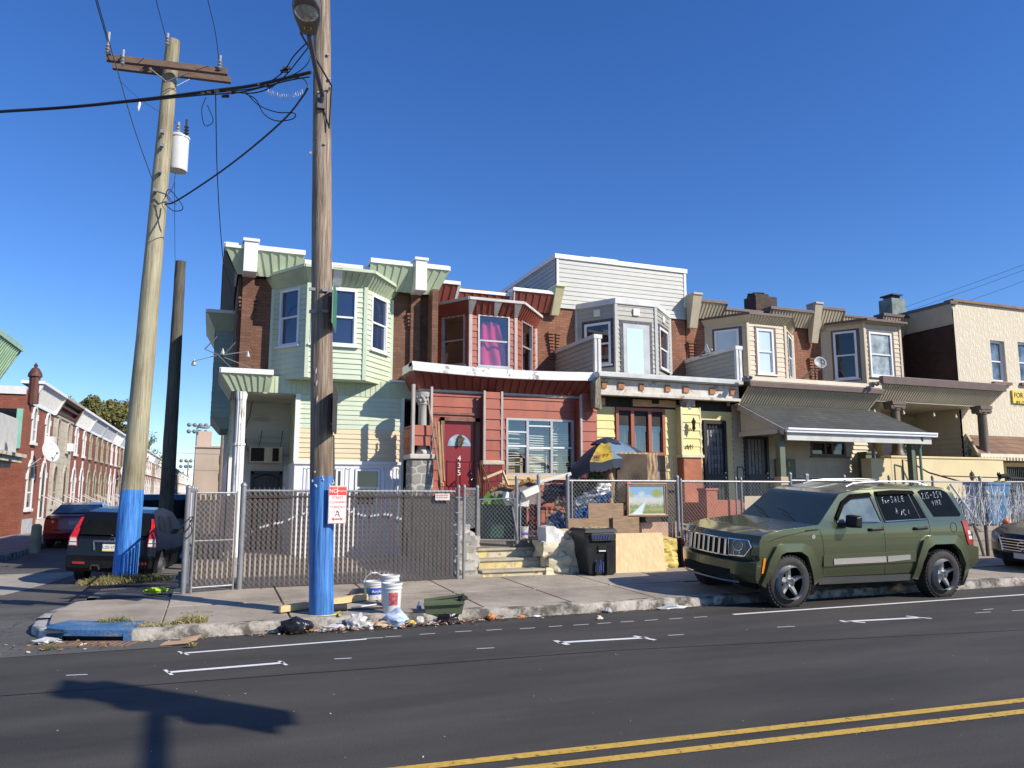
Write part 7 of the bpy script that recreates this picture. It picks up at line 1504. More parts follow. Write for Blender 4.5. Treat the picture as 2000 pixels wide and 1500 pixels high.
GRB = M('dark_green_plastic',(.012,.055,.045),.5,var=.2); mb = MB(); mb.hexa([(q[0]+.06,13.5,.74),(q[1]-.02,13.5,.74),(q[1]-.02,14.0,.74),(q[0]+.06,14.0,.74),(q[0],13.45,1.38),(q[1]+.02,13.45,1.38),(q[1]+.02,14.05,1.38),(q[0],14.05,1.38)]); build(mb,'body',GRB,gb,bevel=.03)
mb = MB(); mb.hexa([(q[0]-.02,13.42,1.385),(q[1]+.04,13.42,1.385),(q[1]+.04,14.08,1.385),(q[0]-.02,14.08,1.385),(q[0]+.04,13.46,1.45),(q[1]-.02,13.46,1.45),(q[1]-.02,14.0,1.45),(q[0]+.04,14.0,1.45)]); build(mb,'lid',GRB,gb,bevel=.02)
build(MB().box(q[0]-.1,5.9,14.4,14.45,.72,1.5),'dark_screen',DARK,None,label='dark screen at the back of the junk filled yard',cat='screen')
def bucket(name,label,base,r,h,mat,band=None,rim=True,handle=False,fill=None,cat='bucket'):
    t = thing(name,label,cat,base); mb = MB(); x,y,z = base
    mb.lathe(base,[(r*.86,0),(r*.88,.01),(r*.97,h*.80),(r*1.06,h*.81),(r*1.06,h*.83),(r*.985,h*.84),(r*1.0,h*.92),(r*1.08,h*.93),(r*1.08,h*1.0),(r*.98,h*1.0),(r*.94,h*.6),(r*.9,h*.5)],28)
    build(mb,'body',mat,t,smooth=True,ang=40)
    if fill: mb = MB(); mb.lathe(base,[(r*.93,h*.86),(0,h*.88)],16); build(mb,'contents',fill,t)
    if handle: mb = MB(); mb.tube([(x+r*1.05*math.cos(a),y-.02-.02*math.sin(a),z+h*.85+h*.62*math.sin(a)) for a in [math.pi*k/16 for k in range(17)]],.004,5); mb.tube([(x-.04,y-.04,z+h*1.47),(x+.04,y-.04,z+h*1.47)],.010,6); build(mb,'handle',WHITE,t)
    if band:
        for (a0,a1,z0_,z1_,m_) in band:
            mb = MB(); n = 12
            for k in range(n):
                p0 = a0+(a1-a0)*k/n; p1 = a0+(a1-a0)*(k+1)/n; rr_ = lambda zz: r*(.885+.085*zz/(.8*h))+.002
                mb.quad((x+rr_(z0_)*math.sin(p0),y-rr_(z0_)*math.cos(p0),z+z0_),(x+rr_(z0_)*math.sin(p1),y-rr_(z0_)*math.cos(p1),z+z0_),(x+rr_(z1_)*math.sin(p1),y-rr_(z1_)*math.cos(p1),z+z1_),(x+rr_(z1_)*math.sin(p0),y-rr_(z1_)*math.cos(p0),z+z1_))
            build(mb,'label_patch',m_,t)
    return t
BK = M('scuffed_white_plastic',(.62,.62,.60),.5,var=.08,sc=6,dirt=(.33,.31,.28),dsc=6,dth=.58,dsoft=.08)
bucket('bucket','white pail with a purple band standing behind the gate at the top of the steps',(xg(1027),13.12,.73),.085,.24,BK,[(-1.5,1.5,.09,.14,M('purple_band',(.16,.08,.40),.5))])
# ornate sofa back, timber, long batten, sticks
sf = thing('sofa','carved sofa back with a grey cushion dumped behind the gate','sofa',OY(1000,990,13.9)); mb = MB(); SFG = M('gilt_carving',(.26,.14,.05),.5,var=.4,sc=15)
pz_ = [(958,960),(972,952),(985,950),(1000,956),(1015,946),(1030,940),(1045,944),(1056,950)]; mb.tube([OY(x,y,13.7) for x,y in pz_],.025,6)
rz_ = random.Random(4)
for i in range(46): t = rz_.random()*7; k = int(t); f = t-k; x = pz_[k][0]*(1-f)+pz_[k+1][0]*f; y = pz_[k][1]*(1-f)+pz_[k+1][1]*f; mb.blob(OY(x,y-rz_.uniform(0,7),13.68),(.03,.02,.022),i,.5,1)
build(mb,'carved_rail',SFG,sf); mb = MB(); mb.poly([OY(x,y,13.75) for x,y in pz_]+[OY(1056,990,13.75),OY(958,990,13.75)]); build(mb,'upholstery',M('dusty_mauve_fabric',(.22,.18,.17),.9,var=.15),sf)
def plank(name,label,a,b,w_,h_,mat,cat='timber'): mb = MB(); mb.beam(a,b,w_,h_); return build(mb,name,mat,None,bevel=.002,label=label,cat=cat)
plank('batten','long cream batten propped across the fence tops toward the umbrella',OY(1046,943,13.05),OY(1115,925,12.95),.05,.06,WD)
plank('batten','new timber leaning left from the maroon pier',OY(944,935,15.3),OY(981,920,15.3),.05,.05,LUMBER); plank('batten','new timber leaning right from the maroon pier',OY(981,920,15.3),OY(992,948,15.2),.05,.05,LUMBER)
for k,(x0_,y0_,x1_,y1_,w_,lb_) in enumerate(((836,782,862,950,.03,'thin weathered pole leaning left of the red door'),(850,825,866,950,.035,'orange brown pole leaning beside the red door frame'),(856,824,862,945,.05,'broader timber upright left of the red door'),(862,830,868,940,.03,'narrow timber nearest the red door'))):
    plank('leaning_pole',lb_,OY(x0_,y0_,16.1),OY(x1_,y1_,15.7),w_,w_,M('stick_wood',(.34,.19,.09),.7,var=.2) if k else GLUM)
rl = thing('stair_railing','rusty iron stair railing between the red door and the maroon pier','railing',OY(935,960,15.0)); mb = MB()
mb.tube([OY(938,900,16.0),OY(958,952,14.4)],.014,5); mb.tube([OY(932,905,16.1),OY(938,955,14.6)],.014,5)
for i in range(7): t = i/6; p = OY(938,900,16.0).lerp(OY(958,952,14.4),t); mb.tube([p,(p.x,p.y,max(.75,p.z-.75))],.009,4)
for i in range(5): t = i/4; p = OY(932,905,16.1).lerp(OY(938,955,14.6),t); mb.tube([p,(p.x,p.y,max(.75,p.z-.75))],.009,4)
build(mb,'rail',M('rusty_iron',(.17,.06,.035),.7,var=.3),rl)
mb = MB(); 
for k in range(3): mb.box(xf(1388+k*8,14.2),xf(1500,14.2),14.0+.3*k,16.3,.7,.95+.2*k)
RDP = M('terracotta_paint',(.34,.12,.07),.8,var=.15,sc=4,dirt=(.16,.07,.05),dsc=4,dth=.6)
build(mb,'red_steps',RDP,None,label='brick red painted steps behind the clean chain link fence',cat='steps')
mb = MB(); a0_ = xf(1375,13.9); mb.box(a0_,a0_+.28,13.8,14.1,.7,1.62); mb.box(a0_-.02,a0_+.3,13.78,14.12,1.62,1.67); mb.box(a0_+.28,xf(1450,13.9),13.9,14.05,.7,1.42); build(mb,'red_stoop_wall',RDP,None,bevel=.01,label='brick red stoop wall with a square pier behind the clean chain link fence',cat='wall')
mb = MB(); mb.quad((xf(1455,14.3),14.3,.7),(xf(1510,14.3),14.3,.7),(xf(1510,14.3),14.3,1.5),(xf(1455,14.3),14.3,1.5)); build(mb,'pale_board',M('pale_wall_board',(.48,.42,.30),.8),None,label='pale panel between the red stoop and the green awning post',cat='board')
mb = MB(); mb.tube([OY(1440,912,16.2),OY(1440,1000,15.9)],.014,5); mb.tube([OY(1440,912,16.2),OY(1449,912,16.0),OY(1500,985,14.2)],.014,5); mb.tube([OY(1452,918,15.9),OY(1455,1000,15.6)],.010,4); build(mb,'hand_rail',IRON,None,label='thin black hand rail in front of the first tan house door',cat='railing')
mb = MB(); q = RC(1338,1034,1360,1053,12.55); mb.box(q[0],q[1],12.5,12.7,q[2],q[3]); build(mb,'plastic_box',M('translucent_plastic',(.42,.40,.40),.3),None,bevel=.01,label='small translucent plastic box on the brick red post',cat='box')
mb = MB(); mb.blob(OY(1228,943,12.7),(.05,.03,.035),4,.6,2); build(mb,'pink_flower',M('pink_plastic',(.7,.06,.22),.5),None,label='pink artificial flower on the fence rail left of the painting',cat='flower')
mb = MB(); mb.lathe((XZ(1067,1107,12.48)[0]-.0,12.55,XZ(1060,1103,12.6)[1]-.02),[(.072,0),(.075,.02),(.075,.155),(.065,.16),(.0,.16)],20); build(mb,'concrete_cylinder',M('cream_concrete',(.50,.43,.30),.85,var=.1),None,smooth=True,ang=40,label='small cream concrete cylinder on the lowest step',cat='block')
for i,(x0_,y0_) in enumerate(((968,975),(962,985))):
    mb = MB()
    for k in range(26): a = rz_.uniform(0,6.28); L_ = rz_.uniform(.12,.3); b = OY(x0_,y0_,13.35); mb.poly([b,b+Vector((L_*math.cos(a)*.6+.01,L_*.3*math.sin(a),L_*.5)),b+Vector((L_*math.cos(a),L_*.5*math.sin(a),-.02+L_*.1))])
    build(mb,'house_plant',M('bright_leaf',(.12,.28,.05),.5),None,label='green spiky plant behind the gate' if i == 0 else 'lower green plant behind the left side of the gate',cat='plant')
mb = MB()
for k in range(60): b = OY(rz_.uniform(1150,1180),rz_.uniform(925,942),13.4); a = rz_.uniform(0,6.28); L_ = .07; mb.poly([b,b+Vector((L_*math.cos(a),0,L_*math.sin(a))),b+Vector((L_*math.cos(a+.7),.03,L_*math.sin(a+.7)))])
build(mb,'potted_plant',M('dark_leaf',(.03,.07,.015),.5),None,label='dark leafy plant under the yellow and navy umbrella',cat='plant')
# black wheeled bin
bn = thing('wheeled_bin','black wheeled rubbish bin with paint splashed lid standing in front of the stone wall','bin',(6.35,12.1,.17)); BP = M('black_bin_plastic',(.018,.019,.022),.42,var=.3,sc=3,dirt=(.06,.06,.06),dsc=6,dth=.6)
x0_,x1_ = XZ(1150,1120,12.0)[0],XZ(1202,1120,12.0)[0]; zt_ = XZ(1180,1040,11.95)[1]; T0,T1 = XZ(1141,1040,11.9)[0],XZ(1206,1040,11.9)[0]; y0_ = 11.98; y1_ = 12.5
mb = MB(); mb.hexa([(x0_+.02,y0_+.02,.18),(x1_,y0_+.02,.18),(x1_,y1_-.06,.18),(x0_+.02,y1_-.06,.18),(T0+.02,y0_-.06,zt_),(T1-.02,y0_-.06,zt_),(T1-.02,y1_,zt_),(T0+.02,y1_,zt_)]); build(mb,'body',BP,bn,bevel=.03)
mb = MB(); mb.hexa([(T0-.01,y0_-.10,zt_+.0),(T1+.01,y0_-.10,zt_+.0),(T1+.01,y1_+.04,zt_+.0),(T0-.01,y1_+.04,zt_+.0),(T0+.03,y0_-.05,zt_+.07),(T1-.03,y0_-.05,zt_+.07),(T1-.03,y1_,zt_+.07),(T0+.03,y1_,zt_+.07)]); ld = build(mb,'lid',BP,bn,bevel=.015)
mb = MB(); W_ = T1-T0; cx_ = (T0+T1)/2; mb.hexa([(cx_-.17,y0_-.085,zt_-.14),(cx_+.24,y0_-.085,zt_-.14),(cx_+.24,y0_-.03,zt_-.14),(cx_-.17,y0_-.03,zt_-.14),(cx_-.20,y0_-.11,zt_-.01),(cx_+.27,y0_-.11,zt_-.01),(cx_+.27,y0_-.05,zt_-.01),(cx_-.20,y0_-.05,zt_-.01)]); build(mb,'front_lip',M('greyish_bin_plastic',(.05,.055,.065),.5),bn,bevel=.01)
mb = MB()
for (a,b,c,d) in ((-.04,.12,.62,.69),(.12,.17,.2,.62),(-.08,-.04,.2,.42)): mb.box(cx_+a,cx_+b,y0_-.055+.0,y0_+.01,c,d)
build(mb,'recess',DARK,bn); mb = MB(); mb.box(cx_-.03,cx_+.1,y0_-.06,y0_-.02,.585,.605); build(mb,'metal_bar',WHITE,bn)
mb = MB(); 
for i in range(22): mb.blob((cx_+rz_.uniform(-.24,.26),rz_.uniform(y0_-.05,y1_-.05),zt_+.074),(rz_.uniform(.03,.08),.04,.004),i,.5,1)
build(mb,'paint_splash',M('yellow_white_splash',(.58,.54,.25),.5,var=.4,sc=14),ld)
mb = MB()
for i in range(5): x = cx_-.09+i*.035; mb.beam((x,y0_-.045,.24+.03*(i % 2)),(x+.01*(-1)**i,y0_-.045,.45-.04*(i % 3)),.012,.003)
for i in range(6): x = cx_-.12+i*.05; mb.beam((x,y0_-.112,zt_-.10),(x+.01,y0_-.113,zt_-.03),.012,.003)
build(mb,'blue_scribble',M('blue_marker',(.03,.08,.35),.5),bn,sp=True)
for s in (x0_+.04,x1_-.06): mb = MB(); mb.lathe((s,y1_-.05,.27),[(.0,-.02),(.10,-.02),(.10,.03),(.0,.03)],14,axis='X'); build(mb,'wheel',RUB,bn)
# recycling bins and halloween dressing at the right
RB = M('blue_bin_plastic',(.02,.16,.36),.5,var=.1)
def cart(label,px0,px1,Y,zt,mat,sym=True):
    x0_,x1_ = xf(px0,Y),xf(px1,Y); t = thing('recycling_bin',label,'bin',((x0_+x1_)/2,Y,.7)); mb = MB(); mb.hexa([(x0_+.04,Y,.7),(x1_-.04,Y,.7),(x1_-.04,Y+.5,.7),(x0_+.04,Y+.5,.7),(x0_,Y-.05,zt-.08),(x1_,Y-.05,zt-.08),(x1_,Y+.55,zt-.08),(x0_,Y+.55,zt-.08)]); build(mb,'body',mat,t,bevel=.02)
    mb = MB(); mb.box(x0_-.02,x1_+.02,Y-.08,Y+.6,zt-.075,zt); build(mb,'lid',mat,t,bevel=.02)
    if sym:
        mb = MB(); c = Vector(((x0_+x1_)/2+.05,Y-.06,zt-.28))
        for k in range(3): a = 2.094*k+.5; mb.beam(c+Vector((.055*math.cos(a),-.0,.055*math.sin(a))),c+Vector((.055*math.cos(a+1.5),-.0,.055*math.sin(a+1.5))),.018,.004,up=(0,1,0))
        build(mb,'recycling_symbol',VINYL,t)
    return t
cart('blue recycling bin with a white symbol behind the cobwebbed fence',1928,1972,13.2,1.82,RB); cart('dark blue bin left of the recycling bin behind the cobwebs',1880,1900,13.2,1.45,M('navy_plastic',(.015,.03,.14),.5),False); cart('dark green bin behind the cobwebs between the blue bins',1902,1926,13.3,1.42,GRB,False)
WEB = M('cobweb_white',(.75,.75,.74),.9); rw_ = random.Random(6)
def webs(label,px0,px1,n,seed):
    rw = random.Random(seed); mb = MB(); Y = 12.66
    for i in range(n):
        a = (rw.uniform(px0,px1),rw.choice([944,950,962,985])); b = (a[0]+rw.uniform(-18,26),a[1]+rw.uniform(25,95)); b = (min(max(b[0],px0-4),px1+6),min(b[1],1042))
        P_ = [OY(a[0]+(b[0]-a[0])*t+rw.uniform(-1.2,1.2),a[1]+(b[1]-a[1])*t+4*math.sin(t*3.1),Y+rw.uniform(-.04,.03)) for t in [k/7 for k in range(8)]]; mb.tube(P_,[rw.uniform(.0015,.006) for _ in P_],4)
    for i in range(n//2):
        a = OY(rw.uniform(px0,px1),rw.uniform(948,1030),Y); b = a+Vector((rw.uniform(-.25,.25),0,rw.uniform(-.12,.12))); mb.tube([a,(a+b)/2-Vector((0,0,.03)),b],.0022,3)
    return build(mb,'fake_cobweb',WEB,None,label=label,cat='decoration')
webs('stretched white fake cobweb on the fence just behind the green four wheel drive',1868,1918,60,1); webs('stretched white fake cobweb on the fence in front of the blue bin',1920,1965,46,2); webs('stretched white fake cobweb at the right edge above the dark sedan',1968,1999,50,3)
mb = MB(); P_ = [OY(1856,946,12.5),OY(1872,968,12.5),OY(1892,995,12.5),OY(1925,1034,12.55)]; mb.tube(P_,[.03,.02,.02,.008],5); build(mb,'cloth_strip',WEB,None,label='thick white cloth strip stretched down from the rear roof corner to the wall',cat='decoration')
p = OY(1965,1019,12.6); mb = MB(); mb.blob(p,(.085,.07,.085),1,.08,3); build(mb,'pumpkin',M('orange_pumpkin',(.62,.14,.05),.5,var=.5,sc=7,dirt=(.25,.45,.1),dsc=7,dth=.6),None,smooth=True,label='small orange and green pumpkin in the cobwebs on the block wall',cat='pumpkin')
p = OY(1927,963,12.6); mb = MB(); mb.blob(p,(.06,.05,.065),2,.15,2); mb.blob(p-Vector((0,.0,.07)),(.035,.04,.03),2,.15,2); build(mb,'skull',M('bone_white',(.55,.48,.35),.7),None,smooth=True,label='small skull decoration caught in the cobweb beside the blue bin',cat='decoration')
ct_ = MB(); c = OY(1962,932,12.7); 
body = [(-.17,.0,.03,.05),(-.10,0,.02,.055),(0,0,.03,.05),(.10,0,.02,.055),(.15,0,.0,.045)]; ct_.tube([c+Vector((a,0,b_)) for a,_,b_,_ in body],[w__ for *_,w__ in body],8); ct_.blob(c+Vector((-.19,0,.06)),(.045,.04,.04),1,.1,2)
for s in (-.03,.03): ct_.tube([c+Vector((-.19+s,0,.09)),c+Vector((-.19+s*1.2,0,.125))],[.018,.002],4)
for x in (-.16,-.11,.08,.13): ct_.tube([c+Vector((x,0,0)),c+Vector((x-.06,0,-.06)),c+Vector((x-.08,0,-.10))],[.018,.013,.01],5)
ct_.tube([c+Vector((.15,0,.01)),c+Vector((.25,0,.0)),c+Vector((.36,0,.08))],[.018,.014,.008],5); build(ct_,'cat_figure',DARK,None,smooth=True,label='black cat figure stalking along the fence top',cat='cat figure')
p = OY(1899,930,15.2); mb = MB(); mb.blob(p,(.07,.06,.14),3,.15,2); mb.tube([OY(1896,918,15.1),OY(1909,940,15.1)],.01,4); build(mb,'hanging_lantern',M('brown_grey_figure',(.16,.13,.10),.7),None,smooth=True,label='small grey brown lantern on the yellow parapet',cat='lantern')
for (px_,n_,lb_) in ((1893,46,'bluish leafed potted shrub behind the right brown column'),(1773,30,'bluish leafed shrub behind the yellow parapet beside the green post')):
    mb = MB(); b0 = OY(px_,893,16.3)
    for i in range(n_):
        z = rz_.uniform(0,.42 if n_ > 40 else .3); a = rz_.uniform(0,6.28); q = b0+Vector((rz_.uniform(-.13,.13),rz_.uniform(-.1,.1),z)); L_ = .11; d = Vector((math.cos(a),math.sin(a)*.6,.5)).normalized(); s_ = d.orthogonal().normalized()*.018
        mb.poly([q,q+d*L_*.5+s_,q+d*L_,q+d*L_*.5-s_])
    mb.tube([b0-Vector((0,0,.3)),b0+Vector((0,0,.35))],.01,4); build(mb,'shrub',M('bluish_leaf',(.07,.20,.18),.5),None,label=lb_,cat='plant')

# ---------------- vehicles (local frame: nose toward -x, ground at z 0) ----------------
def paint(name,c,r=.28,met=.35,fl=.15):
    return M(name,c,r,met,var=fl*.3,sc=3,coat=.8)
TYRE = M('tyre_rubber',(.028,.027,.026),.8,var=.25,sc=9,bump=.3,bsc=30)
BPL = M('black_plastic_trim',(.010,.010,.011),.45,var=.15,spec=.3)
WELL = M('wheel_well',(.006,.006,.006),.95,var=0)
CARG = M('car_glass',(.008,.009,.008),.02,var=.2,spec=.1)
class Car:
    def __init__(s,name,label,cat,loc,rotz,roll,prof,W,hw,ends,plan=(.18,.12),pitch=0):
        s.t = thing(name,label,cat,loc); s.t.rotation_euler = (roll,pitch,rotz); LOC[s.t.name] = Vector((0,0,0))
        s.prof = prof; s.W = W; s.hw = hw; s.ends = ends; s.plan = plan
    def D(s,x,y,z,off=0):
        h = s.hw(x,z); yn = y/(s.W/2); Y = yn*h; f,r = s.ends
        kf = max(0,min(1,(f+.9-x)/.9)); kr = max(0,min(1,(x-r+.8)/.8))
        X = x+s.plan[0]*kf*kf*abs(yn)**2.6-s.plan[1]*kr*kr*abs(yn)**2.6
        return Vector((X,Y+(off if y > 0 else -off if y < 0 else 0),z))
    def shell(s,mats,arches,step=.09,name='body',matfn=None):
        bm = bmesh.new(); h = s.W/2
        vs = [bm.verts.new((x,-h,z)) for x,z in s.prof]; f = bm.faces.new(vs); r = bmesh.ops.extrude_face_region(bm,geom=[f])
        bmesh.ops.translate(bm,vec=(0,s.W,0),verts=[v for v in r['geom'] if isinstance(v,bmesh.types.BMVert)])
        bmesh.ops.recalc_face_normals(bm,faces=bm.faces)
        me = bpy.data.meshes.new(name); bm.to_mesh(me); bm.free()
        for m_ in mats: me.materials.append(m_)
        ob = bpy.data.objects.new(name,me); COL.objects.link(ob); cut = []
        for A in arches:
            for sd in (-1,1):
                c = MB(); ps = [(x,sd*(h+.1),z) for x,z in A]; c.prism(ps,(0,-sd*(.1+.30),0)); cm = bpy.data.meshes.new('c'); cm.from_pydata(c.v,[],c.f)
                b2 = bmesh.new(); b2.from_mesh(cm); bmesh.ops.recalc_face_normals(b2,faces=b2.faces); b2.to_mesh(cm); b2.free(); cm.materials.append(WELL)
                co = bpy.data.objects.new('c',cm); COL.objects.link(co); cut.append(co); md = ob.modifiers.new('b','BOOLEAN'); md.object = co; md.solver = 'EXACT'; md.material_mode = 'TRANSFER'
        bpy.context.view_layer.update(); dg = bpy.context.evaluated_depsgraph_get(); nm = bpy.data.meshes.new_from_object(ob.evaluated_get(dg)); ob.modifiers.clear(); ob.data = nm
        for c in cut: m_ = c.data; bpy.data.objects.remove(c); bpy.data.meshes.remove(m_)
        bm = bmesh.new(); bm.from_mesh(nm); xs = [p[0] for p in s.prof]; zs = [p[1] for p in s.prof]
        def bis(co,no): bmesh.ops.bisect_plane(bm,geom=bm.verts[:]+bm.edges[:]+bm.faces[:],plane_co=co,plane_no=no)
        x = min(xs)+step
        while x < max(xs): bis((x,0,0),(1,0,0)); x += step
        z = min(zs)+step
        while z < max(zs): bis((0,0,z),(0,0,1)); z += step
        for y in (-.92,-.75,-.5,0,.5,.75,.92): bis((0,y*h,0),(0,1,0))
        for v in bm.verts: v.co = s.D(*v.co)
        bmesh.ops.recalc_face_normals(bm,faces=bm.faces)
        if matfn:
            for f in bm.faces:
                k = matfn(f.calc_center_median(),f.normal)
                if k is not None and nm.materials[f.material_index] != WELL: f.material_index = k
        bm.to_mesh(nm); bm.free(); nm.shade_smooth(); nm.set_sharp_from_angle(angle=R(28)); ob.parent = s.t; LOC[ob.name] = Vector((0,0,0)); s.body = ob; ob.name = name
        bv = ob.modifiers.new('bevel','BEVEL'); bv.width = .018; bv.segments = 2; bv.limit_method = 'ANGLE'; bv.angle_limit = R(38)
        return ob
    def side(s,poly,sd,off,name,mat,par=None,th=.0,step=.12,smooth=True,build_=True):
        bm = bmesh.new(); f = bm.faces.new([bm.verts.new((x,0,z)) for x,z in poly]); xs = [p[0] for p in poly]; zs = [p[1] for p in poly]
        x = min(xs)+step
        while x < max(xs): bmesh.ops.bisect_plane(bm,geom=bm.verts[:]+bm.edges[:]+bm.faces[:],plane_co=(x,0,0),plane_no=(1,0,0)); x += step
        z = min(zs)+step
        while z < max(zs): bmesh.ops.bisect_plane(bm,geom=bm.verts[:]+bm.edges[:]+bm.faces[:],plane_co=(0,0,z),plane_no=(0,0,1)); z += step
        mb = MB(); mb.add([s.D(v.co.x,sd*s.W/2,v.co.z,off) for v in bm.verts],[[v.index for v in f.verts] for f in bm.faces] if (bm.verts.index_update() or True) else [])
        bm.free(); o = build(mb,name,mat,par or s.t,smooth=smooth,ang=30,fix=False)
        if th: m_ = o.modifiers.new('s','SOLIDIFY'); m_.thickness = th; m_.offset = 0
        return o
    def strip(s,pts_o,pts_i,sd,off,name,mat,par=None,th=.03):      # band between two polylines on the side
        mb = MB(); n = len(pts_o); a = [s.D(x,sd*s.W/2,z,off) for x,z in pts_o]; b = [s.D(x,sd*s.W/2,z,off+.012) for x,z in pts_i]; a2 = [s.D(x,sd*s.W/2,z,-.01) for x,z in pts_o]; b2 = [s.D(x,sd*s.W/2,z,-.03) for x,z in pts_i]
        mb.add(a2+a+b+b2,[(k*n+i,k*n+i+1,(k+1)*n+i+1,(k+1)*n+i) for k in range(3) for i in range(n-1)]); return build(mb,name,mat,par or s.t,smooth=True,ang=40)
    def across(s,p0,p1,yw0,yw1,off,name,mat,par=None,nu=14):    # panel across the car between two profile points
        p0 = Vector((p0[0],0,p0[1])); p1 = Vector((p1[0],0,p1[1])); nrm = Vector((p1.z-p0.z,0,-(p1.x-p0.x))).normalized()
        mb = MB(); mb.sheet(lambda u,v: s.D(p0.x+(p1.x-p0.x)*v,(u*2-1)*(yw0+(yw1-yw0)*v),p0.z+(p1.z-p0.z)*v)+nrm*off,nu,4); return build(mb,name,mat,par or s.t,smooth=True)
    def wheel(s,x,sd,r,w_,rimr,rmat,spokes=5,style=0,yo=None):
        yo = yo if yo is not None else s.W/2-.02; y = sd*yo; wt = build(MB().lathe((x,y-sd*w_/2,r),[(rimr*.97,-w_/2*.86),(rimr*1.05,-w_/2*.97),(lerp(rimr,r,.45),-w_/2*1.02),(lerp(rimr,r,.5),-w_/2*.99),(r*.9,-w_/2),(r*.97,-w_*.40),(r,-w_*.3),(r,w_*.3),(r*.97,w_*.40),(r*.9,w_/2),(rimr*1.0,w_/2*.9),(rimr*.95,w_/2*.7)],44,axis='Y',cap=False),'wheel',TYRE,s.t,smooth=True,ang=50)
        mb = MB()
        for i in range(40):
            a = 2*math.pi*i/40
            for k,oy_ in enumerate((-.33,0,.33)): a2 = a+.08*k; c = Vector((x+(r+.001)*math.cos(a2),y-sd*w_/2+oy_*w_,r+(r+.001)*math.sin(a2))); rd = Vector((math.cos(a2),0,math.sin(a2))); tg = Vector((-math.sin(a2),0,math.cos(a2))); mb.obox(c,tg*.036,Vector((0,w_*.26,0)),rd*.014)
        build(mb,'tread',TYRE,wt); yf = y-sd*.028; mb = MB()
        mb.lathe((x,yf,r),[(rimr*1.0,0),(rimr*.94,.008),(rimr*.90,-.02),(rimr*.88,-.10)],40,axis='Y',cap=False) if sd < 0 else mb.lathe((x,yf,r),[(rimr*.88,.10),(rimr*.90,.02),(rimr*.94,-.008),(rimr,0)],40,axis='Y',cap=False)
        for i in range(spokes):
            a = 2*math.pi*i/spokes+math.pi/2; rd = Vector((math.cos(a),0,math.sin(a))); tg = Vector((-math.sin(a),0,math.cos(a))); o = Vector((x,yf+sd*.004,r)); n_ = Vector((0,sd,0))
            i0,i1,w0,w1 = rimr*.16,rimr*.93,rimr*.20,rimr*.15
            mb.hexa([o+rd*i0-tg*w0-n_*.03,o+rd*i0+tg*w0-n_*.03,o+rd*i1+tg*w1*.6-n_*.04,o+rd*i1-tg*w1*.6-n_*.04,o+rd*i0-tg*w0*.5+n_*.0,o+rd*i0+tg*w0*.5+n_*.0,o+rd*i1+tg*w1*.4+n_*.004,o+rd*i1-tg*w1*.4+n_*.004])
        mb.lathe((x,yf+sd*.006,r),[(rimr*.22,-.04),(rimr*.22,.0),(rimr*.15,.012),(.0,.016)][::1] if sd < 0 else [(0,-.016),(rimr*.15,-.012),(rimr*.22,0),(rimr*.22,.04)],20,axis='Y',cap=False)
        for i in range(5): a = 2*math.pi*(i+.5)/5+math.pi/2; mb.blob((x+rimr*.28*math.cos(a),yf+sd*.004,r+rimr*.28*math.sin(a)),(.013,.013,.013),1,0,1)
        build(mb,'rim',rmat,wt,smooth=True,ang=30)
        mb = MB(); mb.lathe((x,y-sd*w_*.62,r),[(0,-.01),(rimr*.9,-.01),(rimr*.9,.01),(0,.01)],24,axis='Y'); build(mb,'brake',WELL,wt)
        return wt
def lerp(a,b,t): return a+(b-a)*max(0,min(1,t))
# ---- green four wheel drive ----
GP = M('olive_green_paint',(.098,.112,.058),.26,.6,var=.03,sc=2,coat=.8); GP2 = M('olive_green_flare',(.108,.125,.068),.28,.6,var=.04,sc=2,coat=.7)
gprof = [(-2.10,.36),(-2.22,.46),(-2.22,.64),(-2.10,.68),(-2.13,.74),(-2.11,.93),(-2.02,1.01),(-1.6,1.08),(-.86,1.145),(-.36,1.575),(-.18,1.62),(.5,1.69),(1.55,1.70),(1.86,1.665),(1.98,1.60),(2.14,1.20),(2.24,.84),(2.27,.78),(2.40,.76),(2.42,.54),(2.28,.45),(2.1,.34),(.95,.32),(-.85,.32)]
def ghw(x,z): 
    b = .895-.036*((z-.80)/.4)**2 if z < 1.17 else .895-.031
    if z > 1.17: b -= (z-1.17)*.30+max(0,z-1.62)*.5
    if z < .5: b -= (.5-z)*.12
    return b
def ring(pts,n=6):
    out = []
    for i in range(len(pts)-1):
        for k in range(n): t = k/n; out.append((pts[i][0]+(pts[i+1][0]-pts[i][0])*t,pts[i][1]+(pts[i+1][1]-pts[i][1])*t))
    return out+[pts[-1]]
gF_i = [(-1.84,.30),(-1.72,.62),(-1.60,.75),(-1.50,.785),(-1.24,.785),(-1.12,.72),(-.95,.32),(-.95,.20)]; gR_i = [(1.04,.20),(1.08,.40),(1.18,.70),(1.32,.82),(1.72,.82),(1.86,.72),(2.02,.32),(2.02,.20)]
G = Car('green_suv','dark green metallic four wheel drive with for sale scrawled on its rear side windows','car',(9.0,9.78,.0),0,R(3.6),gprof,1.79,ghw,(-2.22,2.42),(.26,.10))
G.t.location.z = .035
gb_ = G.shell([GP,BPL,WELL],[gF_i+[(-1.84,.1)],gR_i+[(1.04,.1)]],matfn=lambda c,n: 1 if (c.z < .42 and -.95 < c.x < 1.1) or n.z < -.8 else None)
